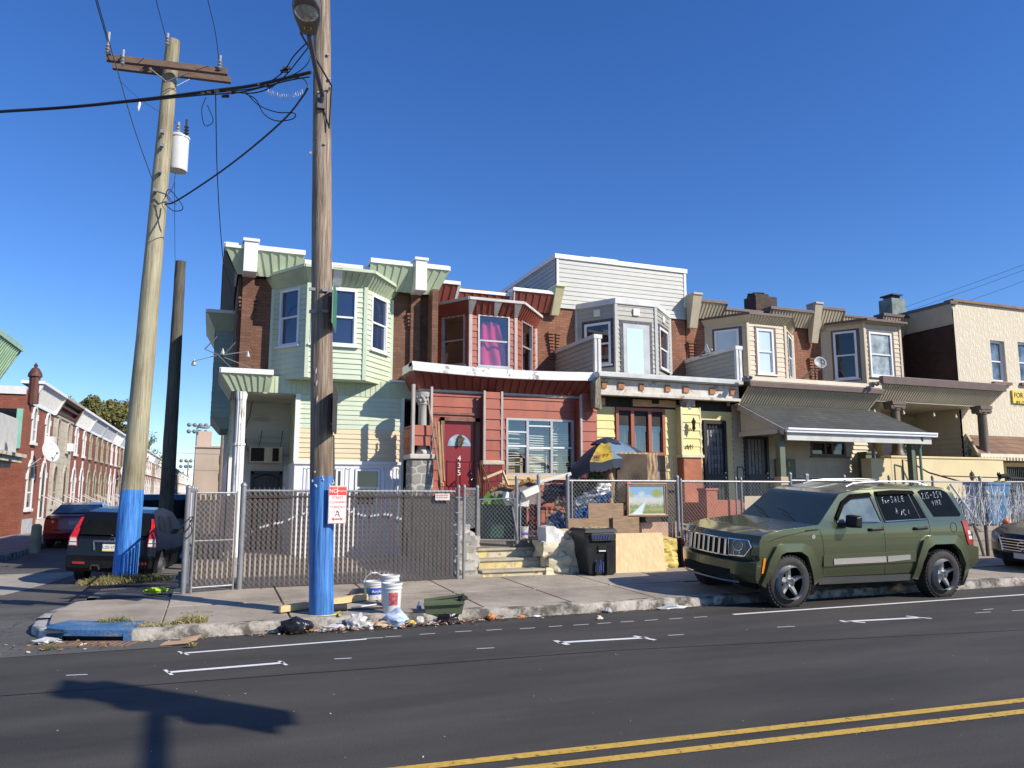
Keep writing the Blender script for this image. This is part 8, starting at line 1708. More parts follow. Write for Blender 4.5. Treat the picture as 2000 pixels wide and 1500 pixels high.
for sd in (-1,1):
    fo = ring([(-2.02,.34),(-1.86,.68),(-1.70,.86),(-1.58,.90),(-1.18,.90),(-1.04,.84),(-.80,.40)]); fi = ring([(-1.90,.30),(-1.74,.60),(-1.60,.76),(-1.50,.79),(-1.24,.79),(-1.12,.72),(-.94,.30)])
    G.strip(fo,fi,sd,.045,'fender_flare',GP2); ro = ring([(.93,.32),(.99,.62),(1.10,.88),(1.25,.96),(1.80,.95),(1.95,.86),(2.10,.62),(2.13,.36)]); ri = ring([(1.04,.30),(1.08,.56),(1.18,.76),(1.32,.83),(1.72,.83),(1.86,.73),(2.0,.52),(2.03,.22)]); G.strip(ro,ri,sd,.045,'fender_flare',GP2)
    G.strip([(-.94,.46),(-.90,.30),(-.88,.16)],[(-.98,.42),(-1.02,.28),(-1.04,.14)],sd,.03,'mud_flap',BPL); G.strip([(2.14,.44),(2.16,.3),(2.14,.16)],[(2.02,.40),(2.0,.28),(2.0,.15)],sd,.03,'mud_flap',BPL)
    wf = [(-.50,1.19),(-.46,1.30),(-.30,1.47),(-.14,1.535),(.20,1.56),(.31,1.185)]; wr = [(.42,1.19),(.37,1.40),(.345,1.57),(1.06,1.595),(1.14,1.45),(1.235,1.215)]; wq = [(1.42,1.235),(1.33,1.40),(1.22,1.615),(1.30,1.64),(1.74,1.645),(1.84,1.60),(1.90,1.50),(2.03,1.27),(1.99,1.235)]
    for k,pw in enumerate((wf,wr,wq)):
        g_ = G.side(pw,sd,.004,'side_window',M('bright_side_glass',(.16,.20,.19),.06,var=.5,sc=2.2,spec=1) if (k == 0 and sd < 0) else CARG)
        if k < 2: cx_ = sum(p[0] for p in pw)/len(pw); cz = sum(p[1] for p in pw)/len(pw)
        # surround
        ex = [(cx0+(cx0-sum(p[0] for p in pw)/len(pw))*.045,cz0+(cz0-sum(p[1] for p in pw)/len(pw))*.09) for cx0,cz0 in pw]
        if k < 2:
            mb = MB(); A_ = [G.D(x,sd*G.W/2,z,.003) for x,z in ex+[ex[0]]]; mb.tube(A_,.010,5); build(mb,'window_trim',BPL if k < 2 else GP,g_,smooth=True)
            lo = (pw[0],pw[-1]); mb = MB(); mb.tube([G.D(lo[0][0]-.02,sd*G.W/2,lo[0][1]-.012,.010),G.D(lo[1][0]+.02,sd*G.W/2,lo[1][1]-.012,.010)],.008,5); build(mb,'chrome_strip',CHROME,g_,smooth=True)
    for vis in (ring([(-.53,1.26),(-.36,1.47),(-.16,1.575),(.22,1.60)],3),ring([(.345,1.615),(.7,1.635),(1.09,1.63)],3)):
        G.strip(vis,[(x+.012,z-.055) for x,z in vis],sd,.03,'rain_visor',M('smoked_visor',(.008,.008,.008),.9,var=0,spec=.05))
    mb = MB(); mb.tube([G.D(1.0,sd*G.W/2,1.585,.008),G.D(1.12,sd*G.W/2,1.225,.008)],.009,4); build(mb,'window_divider',CHROME,G.t,smooth=True)
    for pl_ in ([(-.84,1.08),(-.80,.90),(-.78,.70),(-.78,.36)],[(.33,1.60),(.36,1.2),(.38,.8),(.39,.38)],[(1.13,1.62),(1.28,1.2),(1.30,1.02),(1.26,.96)],[(-1.85,.93),(-1.5,1.0),(-1.0,1.07),(-.86,1.08)],[(-.40,1.58),(0,1.635),(.33,1.65),(.7,1.665),(1.10,1.66)]):
        mb = MB(); mb.tube([G.D(x,sd*G.W/2,z,-.001) for x,z in ring(pl_,4)],.0045,4); build(mb,'panel_gap',WELL,gb_)
    for hx in (.20,1.09):
        a_ = G.D(hx-.11,sd*G.W/2,1.065,.035); b_ = G.D(hx+.12,sd*G.W/2,1.075,.035); mb = MB(); mb.beam(a_,b_,.03,.042); mb.beam(G.D(hx-.11,sd*G.W/2,1.065,.0),a_,.04,.05); mb.beam(G.D(hx+.10,sd*G.W/2,1.073,.0),b_,.04,.05); build(mb,'door_handle',BPL,G.t,bevel=.01)
    G.strip([(-.62,.665),(.35,.675),(.37,.675)],[(-.62,.585),(.35,.59),(.37,.59)],sd,.020,'side_moulding',CHROME); G.strip([(.40,.675),(.85,.685)],[(.40,.59),(.85,.615)],sd,.020,'side_moulding',CHROME)
    G.strip([(-.80,.72),(.98,.735)],[(-.80,.56),(.98,.58)],sd,.010,'rub_strip',GP)
    G.strip([(-.84,.40),(.97,.385)],[(-.84,.30),(.97,.29)],sd,.015,'sill_cover',M('grey_sill_plastic',(.06,.062,.06),.5))
    # mirror
    mb = MB(); c = G.D(-.32,sd*G.W/2,1.20,.15); mb.hexa([c+Vector((-.10,sd*-.09,-.085)),c+Vector((.02,sd*-.09,-.10)),c+Vector((.05,sd*.10,-.085)),c+Vector((-.07,sd*.10,-.07)),c+Vector((-.09,sd*-.09,.09)),c+Vector((.02,sd*-.09,.10)),c+Vector((.05,sd*.10,.09)),c+Vector((-.06,sd*.10,.07))]); mb.beam(G.D(-.48,sd*G.W/2,1.15,0),c+Vector((0,-sd*.05,-.04)),.07,.06); build(mb,'wing_mirror',BPL,G.t,bevel=.02,fix=True)
    # tail lamp
    tl = G.side([(2.0,1.175),(2.12,1.165),(2.235,.80),(2.13,.80),(2.09,.86)],sd,.012,'tail_lamp',M('tail_red',(.42,.012,.015),.12,var=.1,coat=.5)); G.side([(2.105,1.02),(2.165,1.02),(2.19,.96),(2.115,.96)],sd,.016,'clear_lens',M('clear_lens',(.7,.66,.62),.15),tl); G.side([(2.12,.94),(2.20,.94),(2.215,.885),(2.13,.885)],sd,.016,'clear_lens',MT['clear_lens'],tl)
    G.side([(-2.0,.71),(-1.93,.71),(-1.98,.50),(-2.04,.50)],sd,.012,'side_marker',M('amber_lens',(.75,.22,.01),.2))
    for wx in (-1.40,1.53): G.wheel(wx,sd,.365,.25,.248,M('gunmetal_rim',(.50,.50,.49),.38,.5,var=.1),yo=.915)
    mb = MB(); rl_ = [(.05,1.67),(.22,1.72),(.5,1.74),(1.2,1.755),(1.55,1.745),(1.75,1.69)]; mb.tube([G.D(x,sd*.60,z) for x,z in ring(rl_,3)],.012,7); build(mb,'roof_rail',M('satin_silver',(.30,.31,.32),.3,.8),G.t,smooth=True)
# windscreen: clear enough to look inside is faked by real dark glass with real seats hidden; wipers, bonnet vents, badge
G.across((-.84,1.162),(-.40,1.541),.80,.82,.012,'windscreen',CARG)
G.across((2.125,1.24),(2.0,1.58),.72,.70,.010,'rear_window',CARG)
mb = MB()
for y in (-.45,.15): a_ = G.D(-.90,y,1.16)+Vector((-.02,0,.02)); mb.tube([a_,a_+Vector((.10,.22,.07)),a_+Vector((.16,.52,.13))],.008,5)
build(mb,'wiper',BPL,G.t)
gr = MB(); gr.sheet(lambda u,v: G.D(-2.14,-.47+.94*u,.70+.235*v)+Vector((-.008,0,0)),14,3); gk = build(gr,'grille',WELL,G.t)
mb = MB()
for i in range(8):
    y = -.42+.84*i/7; a_ = G.D(-2.14,y,.705)+Vector((-.022,0,0)); b_ = G.D(-2.12,y,.925)+Vector((-.022,0,0)); mb.beam(a_,b_,.045,.022,up=(1,0,0))
for z in (.70,.935):
    for i in range(10): y0_,y1_ = -.47+.094*i,-.47+.094*(i+1); mb.beam(G.D(-2.13,y0_,z)+Vector((-.022,0,0)),G.D(-2.13,y1_,z)+Vector((-.022,0,0)),.02,.02)
build(mb,'grille_bars',CHROME,gk,bevel=.004)
for sd in (-1,1):
    mb = MB(); mb.sheet(lambda u,v: G.D(-2.13,sd*(.49+.30*u-.03*v*0),.72+.215*v)+Vector((-.010,0,0)),8,4); hl = build(mb,'headlamp',M('clouded_lamp',(.13,.145,.13),.12,var=.4,sc=9,coat=.6),G.t,smooth=True)
    mb = MB(); P_ = [G.D(-2.13,sd*y,z)+Vector((-.02,0,0)) for y,z in ((.48,.71),(.48,.94),(.78,.94),(.81,.85),(.72,.72),(.48,.71))]; mb.tube(P_,.012,5)
    for (y,z,r_) in ((.62,.86,.075),(.60,.755,.045)): mb.tube([G.D(-2.13,sd*(y+r_*math.cos(a)),z+r_*math.sin(a))+Vector((-.018,0,0)) for a in [k*.4 for k in range(17)]],.005,4)
    build(mb,'lamp_bezel',CHROME,hl,smooth=True)
    mb = MB(); mb.sheet(lambda u,v: G.D(-2.06+.10*u,sd*(.80+.09*u),.665+.06*v)+Vector((-.03,sd*.012,0)),4,2); build(mb,'fog_trim',M('grey_trim_lens',(.16,.18,.17),.3),G.t)
mb = MB(); mb.sheet(lambda u,v: G.D(-2.23,-.55+1.1*u,.40+.12*v)+Vector((-.012,0,0)),12,2); build(mb,'bumper_intake',WELL,G.t)
mb = MB(); mb.tube([G.D(-2.2,-.7+1.4*k/12,.355)+Vector((-.0,0,0)) for k in range(13)],.016,6); build(mb,'bumper_lip',M('satin_silver',(.5,.5,.5)),G.t,smooth=True)
mb = MB(); mb.lathe(G.D(-.97,-G.W/2,.985,.004),[(.0,-.004),(.032,-.004),(.034,.0),(.0,.001)],16,axis='Y'); build(mb,'round_badge',CHROME,G.t)
mb = MB(); 
for i in range(7): x = -1.10+.032*i; mb.beam(G.D(x,-G.W/2,1.060+.002*i,.003),G.D(x+.012,-G.W/2,1.078+.002*i,.003),.012,.006,up=(0,1,0))
build(mb,'bonnet_vent',WELL,G.t)
mb = MB(); mb.tube([G.D(1.80+.07*math.cos(a),-G.W/2,1.07+.075*math.sin(a),.001) for a in [k*.35 for k in range(19)]],.004,4); build(mb,'fuel_flap',WELL,G.t)
mb = MB(); mb.box(-1.7,2.0,-.55,.55,.22,.36); mb.tube([(-1.4,-.8,.30),(-1.4,.8,.30)],.05,8); mb.tube([(1.53,-.8,.30),(1.53,.8,.30)],.06,8); mb.tube([(1.2,.3,.22),(2.2,.4,.26)],.07,8); build(mb,'underbody',WELL,G.t)
# scrawled lettering
GL = {'f': [[(.55,.95),(.35,1),(.28,.8),(.25,-.1)],[(.05,.5),(.5,.55)]],'o': [[(.3,.45),(.1,.3),(.15,.05),(.4,.02),(.5,.25),(.3,.45)]],'r': [[(.1,.45),(.15,0)],[(.14,.3),(.4,.48),(.6,.42)]],
      'S': [[(.6,.85),(.35,1),(.1,.8),(.3,.55),(.55,.35),(.45,.05),(.05,.1)]],'A': [[(.05,0),(.3,.9),(.6,0)],[(.15,.35),(.5,.38)]],'L': [[(.15,.95),(.1,.05),(.5,.05)]],'E': [[(.55,.9),(.1,.85),(.1,.05),(.6,.1)],[(.1,.48),(.45,.52)]],
      '/': [[(.5,.5),(0,-.1)]],'C': [[(.55,.75),(.2,.8),(.05,.35),(.25,.0),(.6,.1)]],'!': [[(.15,.3),(.25,.9)]],'2': [[(.1,.75),(.3,1),(.5,.75),(.1,.05),(.6,.05)]],'1': [[(.3,1),(.25,0)]],'5': [[(.55,.95),(.15,.95),(.12,.6),(.45,.5),(.45,.1),(.05,.05)]],'-': [[(.05,.5),(.5,.52)]],'4': [[(.1,.95),(.1,.5),(.55,.5)],[(.5,1),(.45,0)]]}
def scrawl(txt,x,z,h,adv,par,rise=0):
    mb = MB()
    for ch in txt:
        for st in GL.get(ch,[]): mb.tube([G.D(x+px_*h*.72,-G.W/2,z+pz_*h,.009) for px_,pz_ in st],.0042,4)
        x += adv*h*(.6 if ch in '1/ ' else 1); z += rise
    return build(mb,'scrawled_lettering',M('white_marker',(.8,.8,.8),.6),par)
scrawl('for',.44,1.445,.085,.62,G.t); scrawl('SALE',.62,1.45,.095,.78,G.t,.004); scrawl('A/C!',.66,1.29,.10,.95,G.t,-.012)
scrawl('215-254',1.275,1.50,.095,.72,G.t,.004); scrawl('4142',1.45,1.40,.075,.80,G.t,.006)
# ---- black crossover, tail toward the road ----
BKP = M('black_car_paint',(.006,.006,.007),.25,0,var=.1,coat=.35,spec=.3)
cprof = [(-2.15,.25),(-2.28,.45),(-2.2,.75),(-2.0,.92),(-1.1,1.08),(-.35,1.55),(.2,1.66),(1.2,1.63),(1.72,1.56),(1.90,1.42),(2.10,1.04),(2.16,.98),(2.20,.62),(2.26,.58),(2.24,.36),(2.12,.27),(.9,.25),(-.9,.25)]
def chw(x,z):
    b = .91-.03*abs((z-.7)/.5)**2 if z < 1.0 else .90
    if z > 1.0: b -= (z-1.0)*.32+max(0,z-1.5)*.6
    return b
C1 = Car('black_crossover','black crossover parked tail out behind the blue based leaning pole, half on the pavement','car',(-1.8,19.2,-.1),R(-90),R(2.6),cprof,1.82,chw,(-2.28,2.26),(.3,.10))
C1.t.rotation_euler = (R(-2.4),0,R(-98)); C1.t.location.x = -1.52; C1.t.location.y = 19.0; C1.t.location.z = -.19; C1.t.scale = (.88,)*3
arc = lambda cx,r: [(cx+r*math.cos(a),.34+r*math.sin(a)) for a in [math.pi+.1-(math.pi+.2)*k/12 for k in range(13)]]+[(cx+r,.1),(cx-r,.1)]
cb = C1.shell([BKP,BPL,WELL],[arc(-1.35,.40),arc(1.30,.40)],matfn=lambda c,n: 1 if c.z < .52 or n.z < -.8 else None)
for sd in (-1,1):
    C1.side([(-.88,1.08),(-.30,1.46),(.1,1.54),(.15,1.06)],sd,.004,'side_window',CARG); C1.side([(.22,1.06),(.18,1.55),(.95,1.53),(1.08,1.08)],sd,.004,'side_window',CARG); C1.side([(1.15,1.09),(1.04,1.52),(1.42,1.48),(1.68,1.18)],sd,.004,'side_window',CARG)
    for wx in (-1.35,1.30): C1.wheel(wx,sd,.345,.22,.215,M('silver_rim',(.35,.35,.36),.3,.8),yo=.875)
    mb = MB(); c = C1.D(-.72,sd*C1.W/2,1.10,.14); mb.blob(c,(.08,.11,.08),2,.05,2); build(mb,'wing_mirror',BKP,C1.t,smooth=True)
    def lampf(u,v,sd=sd): 
        z = .82+.62*v; x = 2.20-(max(0,z-.98))*.60-(.0 if z > .98 else (z-.62)*.08); return C1.D(x,sd*(.905-(.20-.12*v)*(1-u)*(1 if v < .62 else .8)),z)+Vector((.012,0,0))
    mb = MB(); mb.sheet(lampf,6,14); tl = build(mb,'tail_lamp',M('tail_red_bright',(.50,.02,.02),.15,var=.25,sc=14,coat=.6),C1.t,smooth=True)
    for (v0,v1) in ((.03,.12),(.16,.30)):
        mb = MB(); mb.sheet(lambda u,v: lampf(u*.8+.1,v0+(v1-v0)*v)+Vector((.008,0,0)),4,2); build(mb,'clear_lens',MT['clear_lens'],tl)
    for z,nm,mt_ in ((.42,'reflector',M('reflector_red',(.35,.03,.03),.3)),): mb = MB(); mb.sheet(lambda u,v: C1.D(2.255,sd*(.50+.26*u),.44+.05*v)+Vector((.012,0,0)),4,1); build(mb,nm,mt_,C1.t)
C1.across((1.94,1.40),(2.11,1.06),.66,.74,-.012,'rear_window',CARG) 
mb = MB(); mb.sheet(lambda u,v: C1.D(1.945+.165*v,(u*2-1)*(.64+.08*v),1.40-.34*v)+Vector((.022,0,.012)),12,5); build(mb,'rear_glass',CARG,C1.t,smooth=True)
mb = MB(); mb.tube([C1.D(2.17,y,.93)+Vector((.03,0,0)) for y in (-.38,-.2,0,.2,.38)],.026,6)
for s in (-1,1): mb.tube([C1.D(2.17,s*.38,.93)+Vector((.03,0,0)),C1.D(2.19,s*.34,.74)+Vector((.02,0,0))],.02,6)
build(mb,'plate_trim',M('satin_silver',(.5,.5,.5)),C1.t,smooth=True)
pp = C1.D(2.2,0,.80)+Vector((.03,-.02,0)); mb = MB(); mb.obox(pp,(.006,0,0),(0,.31,0),(0,0,.155)); np_ = build(mb,'number_plate',M('plate_cream',(.72,.70,.62),.4),C1.t)
mb = MB(); mb.obox(pp+Vector((.004,0,-.062)),(.003,0,0),(0,.30,0),(0,0,.025)); build(mb,'plate_band',M('plate_yellow',(.75,.55,.08),.4),np_); text(np_,'KZS-1731',pp+Vector((.006,0,.005)),(0,1,0),(0,0,1),.085,M('plate_blue',(.02,.05,.16),.4),ex=.001)
mb = MB(); mb.tube([C1.D(2.18,.06*math.cos(a),.98+.04*math.sin(a))+Vector((.03,0,0)) for a in [k*.4 for k in range(17)]],.008,5); mb.tube([C1.D(2.1,0,1.06)+Vector((.03,0,0)),C1.D(2.05,-.2,1.10)+Vector((.035,0,.02))],.012,5); build(mb,'badge',CHROME,C1.t,smooth=True)
mb = MB()
for s in (-.28,.28): mb.tube([C1.D(2.26,s-.09,.33)+Vector((.01,0,0)),C1.D(2.26,s-.07,.42)+Vector((.03,0,0)),C1.D(2.26,s+.07,.42)+Vector((.03,0,0)),C1.D(2.26,s+.09,.33)+Vector((.01,0,0))],.02,5)
build(mb,'bumper_insert',M('grey_bumper_plastic',(.04,.04,.042),.6),C1.t,smooth=True)
# ---- dark minivan further along ----
vprof = [(-2.3,.28),(-2.4,.5),(-2.3,.8),(-1.7,1.0),(-.9,1.5),(-.2,1.72),(1.9,1.72),(2.15,1.6),(2.3,1.0),(2.35,.6),(2.33,.35),(2.2,.28)]
C2 = Car('dark_van','dark maroon black minivan parked beyond the black crossover','car',(-1.35,26.4,-.2),R(-90),0,vprof,1.95,lambda x,z: .975-(.0 if z < 1.05 else (z-1.05)*.30)-max(0,z-1.62)*.8,(-2.4,2.35),(.4,.08))
C2.shell([M('maroon_black_paint',(.02,.008,.012),.2,.2,var=.1,coat=1),BPL,WELL],[arc(-1.45,.40),arc(1.40,.40)],step=.15)
C2.across((2.19,1.55),(2.30,1.05),.78,.84,-.012,'rear_window',CARG)
mb = MB(); mb.sheet(lambda u,v: C2.D(2.18+.125*v,(u*2-1)*(.80+.06*v),1.56-.5*v)+Vector((.022,0,.0)),10,4); build(mb,'rear_glass',CARG,C2.t,smooth=True)
for sd in (-1,1):
    for wx in (-1.45,1.40): C2.wheel(wx,sd,.34,.22,.21,MT['silver_rim'],yo=.965)
    C2.side([(-.9,1.08),(-.25,1.55),(1.9,1.58),(2.05,1.1)],sd,.004,'side_window',CARG); mb = MB(); mb.box(2.2,2.33,sd*.93-.05,sd*.93+.0,.85,1.25); build(mb,'tail_lamp',MT['tail_red'],C2.t)
mb = MB(); mb.tube([(2.36,-.5,1.0),(2.36,.5,1.0)],.012,5); mb.tube([(-.5,-.7,1.76),(1.7,-.72,1.76)],.02,5); mb.tube([(-.5,.7,1.76),(1.7,.72,1.76)],.02,5); build(mb,'roof_rail',MT['satin_silver'],C2.t)
# ---- red saloon on the far side ----
sprof = [(-2.15,.25),(-2.28,.42),(-2.25,.62),(-2.10,.76),(-1.7,.86),(-1.0,.95),(-.3,1.36),(.3,1.43),(.9,1.36),(1.45,1.08),(2.05,1.03),(2.15,.95),(2.2,.6),(2.24,.5),(2.2,.3),(2.1,.24)]
def saloon(name,label,loc,rz,pm):
    c = Car(name,label,'car',loc,rz,0,sprof,1.76,lambda x,z: .88-.03*abs((z-.6)/.4)**2*(1 if z < .95 else .8)-(0 if z < .93 else (z-.93)*.42),(-2.28,2.24),(.36,.22))
    c.shell([pm,BPL,WELL],[arc(-1.35,.37),arc(1.25,.37)],step=.12,matfn=lambda q,n: 1 if n.z < -.8 else None)
    for sd in (-1,1):
        for wx in (-1.35,1.25): c.wheel(wx,sd,.32,.2,.20,MT['silver_rim'],yo=.87)
        c.side([(-.72,.96),(-.25,1.30),(.25,1.36),(.3,.97)],sd,.004,'side_window',CARG); c.side([(.36,.97),(.32,1.36),(.82,1.30),(1.15,1.03)],sd,.004,'side_window',CARG)
    mb = MB(); mb.sheet(lambda u,v: c.D(-.92+.58*v,(u*2-1)*(.80),.965+.37*v)+Vector((-.015,0,.015)),10,4); build(mb,'windscreen',CARG,c.t,smooth=True)
    mb = MB(); mb.sheet(lambda u,v: c.D(.92+.50*v,(u*2-1)*(.76),1.345-.25*v)+Vector((.012,0,.015)),10,4); build(mb,'rear_window',M('pale_reflecting_glass',(.16,.20,.20),.06,var=.6,sc=2,spec=1),c.t,smooth=True)
    return c
pr_ = OZ(155,1049,0); C3 = saloon('red_saloon','dark red saloon parked facing away on the left side of the side street',(-4.05,30.6,-.2),R(-90),M('dark_red_paint',(.17,.012,.014),.22,.3,coat=.9))
for sd in (-1,1):
    mb = MB(); mb.sheet(lambda u,v: C3.D(2.17,sd*(.52+.33*u),.76+.15*v)+Vector((.012,0,0)),5,3); l_ = build(mb,'tail_lamp',MT['tail_red'],C3.t); mb = MB(); mb.lathe(C3.D(2.17,sd*.62,.84)+Vector((.02,0,0)),[(.04,0),(.0,.01)],12,axis='X'); build(mb,'clear_lens',MT['clear_lens'],l_)
mb = MB(); mb.obox(C3.D(2.18,0,.80)+Vector((.02,0,0)),(.01,0,0),(0,.3,0),(0,0,.14)); build(mb,'number_plate',M('grey_plate',(.35,.36,.34),.5),C3.t)
# ---- dark sedan nose at the right ----
C4 = saloon('dark_sedan','dark sedan nose cut off by the right edge behind the green four wheel drive',(16.35,10.15,.03),0,M('brown_black_paint',(.012,.010,.012),.35,.1,coat=.25))
C4.t.rotation_euler = (R(3),0,0)
for sd in (-1,1):
    mb = MB(); mb.sheet(lambda u,v: C4.D(-2.255+.15*v*v,sd*(.56+.30*u),.56+.17*v+.03*u)+Vector((-.012,sd*.006,.008)),8,4); l_ = build(mb,'headlamp',M('sedan_lamp',(.25,.26,.26),.1,var=.5,sc=9,coat=.8),C4.t,smooth=True)
    mb = MB(); mb.sheet(lambda u,v: C4.D(-2.27,sd*(.60+.18*u),.33+.10*v)+Vector((-.006,0,0)),4,3); build(mb,'fog_recess',WELL,C4.t)
mb = MB(); mb.sheet(lambda u,v: C4.D(-2.245,-.48+.96*u,.46+.22*v)+Vector((-.012,0,0)),10,3); gk = build(mb,'grille',WELL,C4.t); mb = MB()
for k in range(5): z = .47+.05*k; mb.tube([C4.D(-2.24,y,z)+Vector((-.022,0,0)) for y in (-.46,-.3,-.15,0,.15,.3,.46)],.010,5)
for s in (-1,1): mb.tube([C4.D(-2.24,s*.50,.69)+Vector((-.02,0,0)),C4.D(-2.24,s*.42,.44)+Vector((-.02,0,0))],.016,5)
mb.tube([C4.D(-2.24,.085*math.cos(a),.57+.07*math.sin(a))+Vector((-.035,0,0)) for a in [k*.35 for k in range(19)]],.012,5); mb.tube([C4.D(-2.24,-.11,.57)+Vector((-.035,0,0)),C4.D(-2.24,.11,.57)+Vector((-.035,0,0))],.012,5); build(mb,'grille_bars',CHROME,gk,smooth=True)
mb = MB(); mb.obox(C4.D(-2.27,0,.38)+Vector((-.02,0,0)),(.01,0,0),(0,.31,0),(0,0,.10)); build(mb,'front_plate',M('silver_plate',(.5,.5,.5),.4),C4.t)

# ---------------- kerbside rubbish, pails, timber ----------------
def G0(px,py,z=WZ+.01): return OZ(px,py,z)
p = G0(765,1196,.0); p = OZ(765,1195,WZ+.02)
LBG = M('torn_red_label',(.45,.10,.10),.6,var=.7,sc=18)
bucket('bucket','front grey white pail with a torn red label beside the kerb',(p.x,p.y,WZ+.01),.118,.36,BK,[(-.55,.45,.10,.25,LBG)],fill=M('grey_residue',(.4,.4,.37),.8))
p = OZ(764,1183,WZ+.02); bucket('bucket','dirty white pail standing just behind the front pail',(p.x,p.y+.10,WZ+.02),.118,.38,BK,fill=MT['grey_residue'])
p = OZ(729,1170,WZ+.03); bucket('paint_tub','wide white paint tub with a blue label and raised wire handle',(p.x,p.y,WZ+.03),.135,.24,BK,[(-.7,.9,.07,.16,M('blue_label',(.03,.08,.42),.5)),(-1.0,-.75,.07,.16,M('green_label',(.04,.32,.08),.5))],handle=True,cat='paint tub')
t_ = OZ(735,1160,WZ+.03); text(COL.objects.get('paint_tub'),'Acrylic',(p.x+.02,p.y-.138,WZ+.145),(1,.1,0),(0,0,1),.05,VINYL,ex=.002)
TIM = M('spruce_timber',(.62,.44,.22),.7,var=.15,sc=5,st=(1,6,6)); a = OZ(546,1196,WZ+.03); b = OZ(760,1166,WZ+.04)
for k,lb_ in enumerate(('front timber stud lying on the pavement behind the blue based pole','rear timber stud lying on the pavement against the front one')): plank('timber_stud',lb_,a+Vector((.02*k,.06*k,.035)),b+Vector((0,.06*k+.10,.035)) if k else a.lerp(b,.86)+Vector((0,.06,.035)),.045,.075,TIM,'timber')
mb = MB(); p = OZ(703,1168,WZ+.02); mb.box(p.x-.10,p.x+.10,p.y-.05,p.y+.05,WZ+.02,WZ+.15); build(mb,'cardboard_box',M('torn_carton',(.45,.38,.30),.8,var=.5,sc=12),None,bevel=.008,label='torn brown and white carton left of the paint tub',cat='box')
mb = MB(); p = OZ(690,1165,WZ+.02); mb.hexa([(p.x-.05,p.y-.03,WZ+.02),(p.x+.04,p.y-.03,WZ+.02),(p.x+.04,p.y+.05,WZ+.02),(p.x-.05,p.y+.05,WZ+.02),(p.x-.04,p.y-.03,WZ+.11),(p.x+.01,p.y-.04,WZ+.08),(p.x+.03,p.y+.05,WZ+.12),(p.x-.05,p.y+.05,WZ+.06)]); build(mb,'crumpled_carton',M('dark_carton',(.14,.08,.06),.8),None,label='small dark crushed carton beside the brown carton',cat='box')
p = OZ(664,1192,WZ+.02); mb = MB(); mb.lathe((p.x,p.y,WZ+.055),[(.0,-.08),(.045,-.08),(.047,.08),(.0,.08)],16,axis='X'); build(mb,'tape_roll',RUB,None,smooth=True,ang=40,label='black roll lying right of the blue pole base',cat='roll')
def crump(name,label,cat,px,py,sz,mat,z=.0,amp=.35,seed=1,sub=3,dy=0):
    p = OZ(px,py,z+.01); sz = tuple(k*1.2 for k in sz); p.y = min(p.y,KY-.04-sz[1]*.7) if z == 0 and px > 140 else p.y; mb = MB(); mb.blob((p.x,p.y+dy,z+sz[2]*.75),sz,seed,amp*.75,sub,freq=2.3,flat=sz[2]*.75); o = build(mb,name,mat,None,smooth=True,ang=50,label=label,cat=cat); return o
BAG = M('black_bag_plastic',(.012,.012,.014),.22,var=.4,sc=14,bump=.8,bsc=14)
WBG = M('white_bag_plastic',(.50,.49,.48),.4,var=.2,sc=10,bump=.5,bsc=16); BBG = M('blue_white_bag',(.38,.48,.72),.4,var=.55,sc=7,bump=.5,bsc=16)
crump('rubbish_bag','shiny black rubbish bag in the gutter left of the blue based pole','bag',573,1228,(.15,.09,.085),BAG,seed=3,amp=.3)
crump('rubbish_bag','small black bag scrap pressed against the green planter','bag',868,1212,(.12,.07,.055),BAG,seed=9)
crump('plastic_bag','white and blue knotted plastic bag below the two pails','bag',762,1216,(.12,.09,.09),BBG,seed=5)
crump('plastic_bag','pale blue wrapper under the blue and white bag','wrapper',765,1222,(.10,.06,.025),M('pale_blue_wrap',(.38,.55,.75),.4,var=.3,sc=9),seed=6,amp=.6)
crump('paper_bag','brown paper bag crumpled left of the blue and white bag','bag',730,1210,(.11,.07,.045),M('brown_paper',(.48,.33,.22),.8,var=.2,sc=9,bump=.5),seed=7,amp=.5)
crump('plastic_bag','crumpled white plastic peak in the gutter heap right of the pole','bag',682,1214,(.09,.06,.075),WBG,seed=11,amp=.6)
crump('plastic_bag','flat white wrapper between the black bag and the white peak','wrapper',648,1226,(.13,.05,.03),WBG,seed=12,amp=.6)
crump('plastic_bag','grey clear plastic bag lying in the gutter heap','bag',706,1220,(.13,.06,.04),M('grey_clear_plastic',(.42,.43,.43),.3,var=.3,sc=11),seed=13,amp=.5)
crump('wrapper','green foil wrapper in the gutter heap','wrapper',692,1222,(.06,.035,.022),M('green_foil',(.03,.22,.07),.4,var=.3,sc=12),seed=14,amp=.5)
crump('wrapper','orange wrapper in the gutter heap','wrapper',674,1222,(.05,.03,.022),M('orange_foil',(.55,.20,.04),.5,var=.3,sc=12),seed=15,amp=.5)
crump('wrapper','dark green scrap at the left of the gutter heap','wrapper',630,1220,(.07,.03,.022),M('dark_green_foil',(.02,.12,.08),.4),seed=16,amp=.5)
crump('wrapper','small blue wrapper stuck up in the gutter heap','wrapper',648,1214,(.03,.025,.035),M('blue_foil',(.03,.10,.38),.4),seed=17,amp=.5)
crump('wrapper','yellow crumpled wrapper right of the blue and white bag','wrapper',797,1217,(.06,.035,.028),M('yellow_foil',(.62,.48,.10),.5,var=.3,sc=9),seed=18,amp=.5)
crump('paper_plate','bent white paper plate in front of the green planter','plate',835,1214,(.13,.05,.016),WBG,seed=19,amp=.2)
crump('paper_plate','second white plate tilted against the planter corner','plate',853,1213,(.05,.05,.035),WBG,seed=20,amp=.3)
crump('plastic_cup','crushed grey white cup right of the pails','cup',799,1206,(.05,.035,.045),WBG,seed=21,amp=.4)
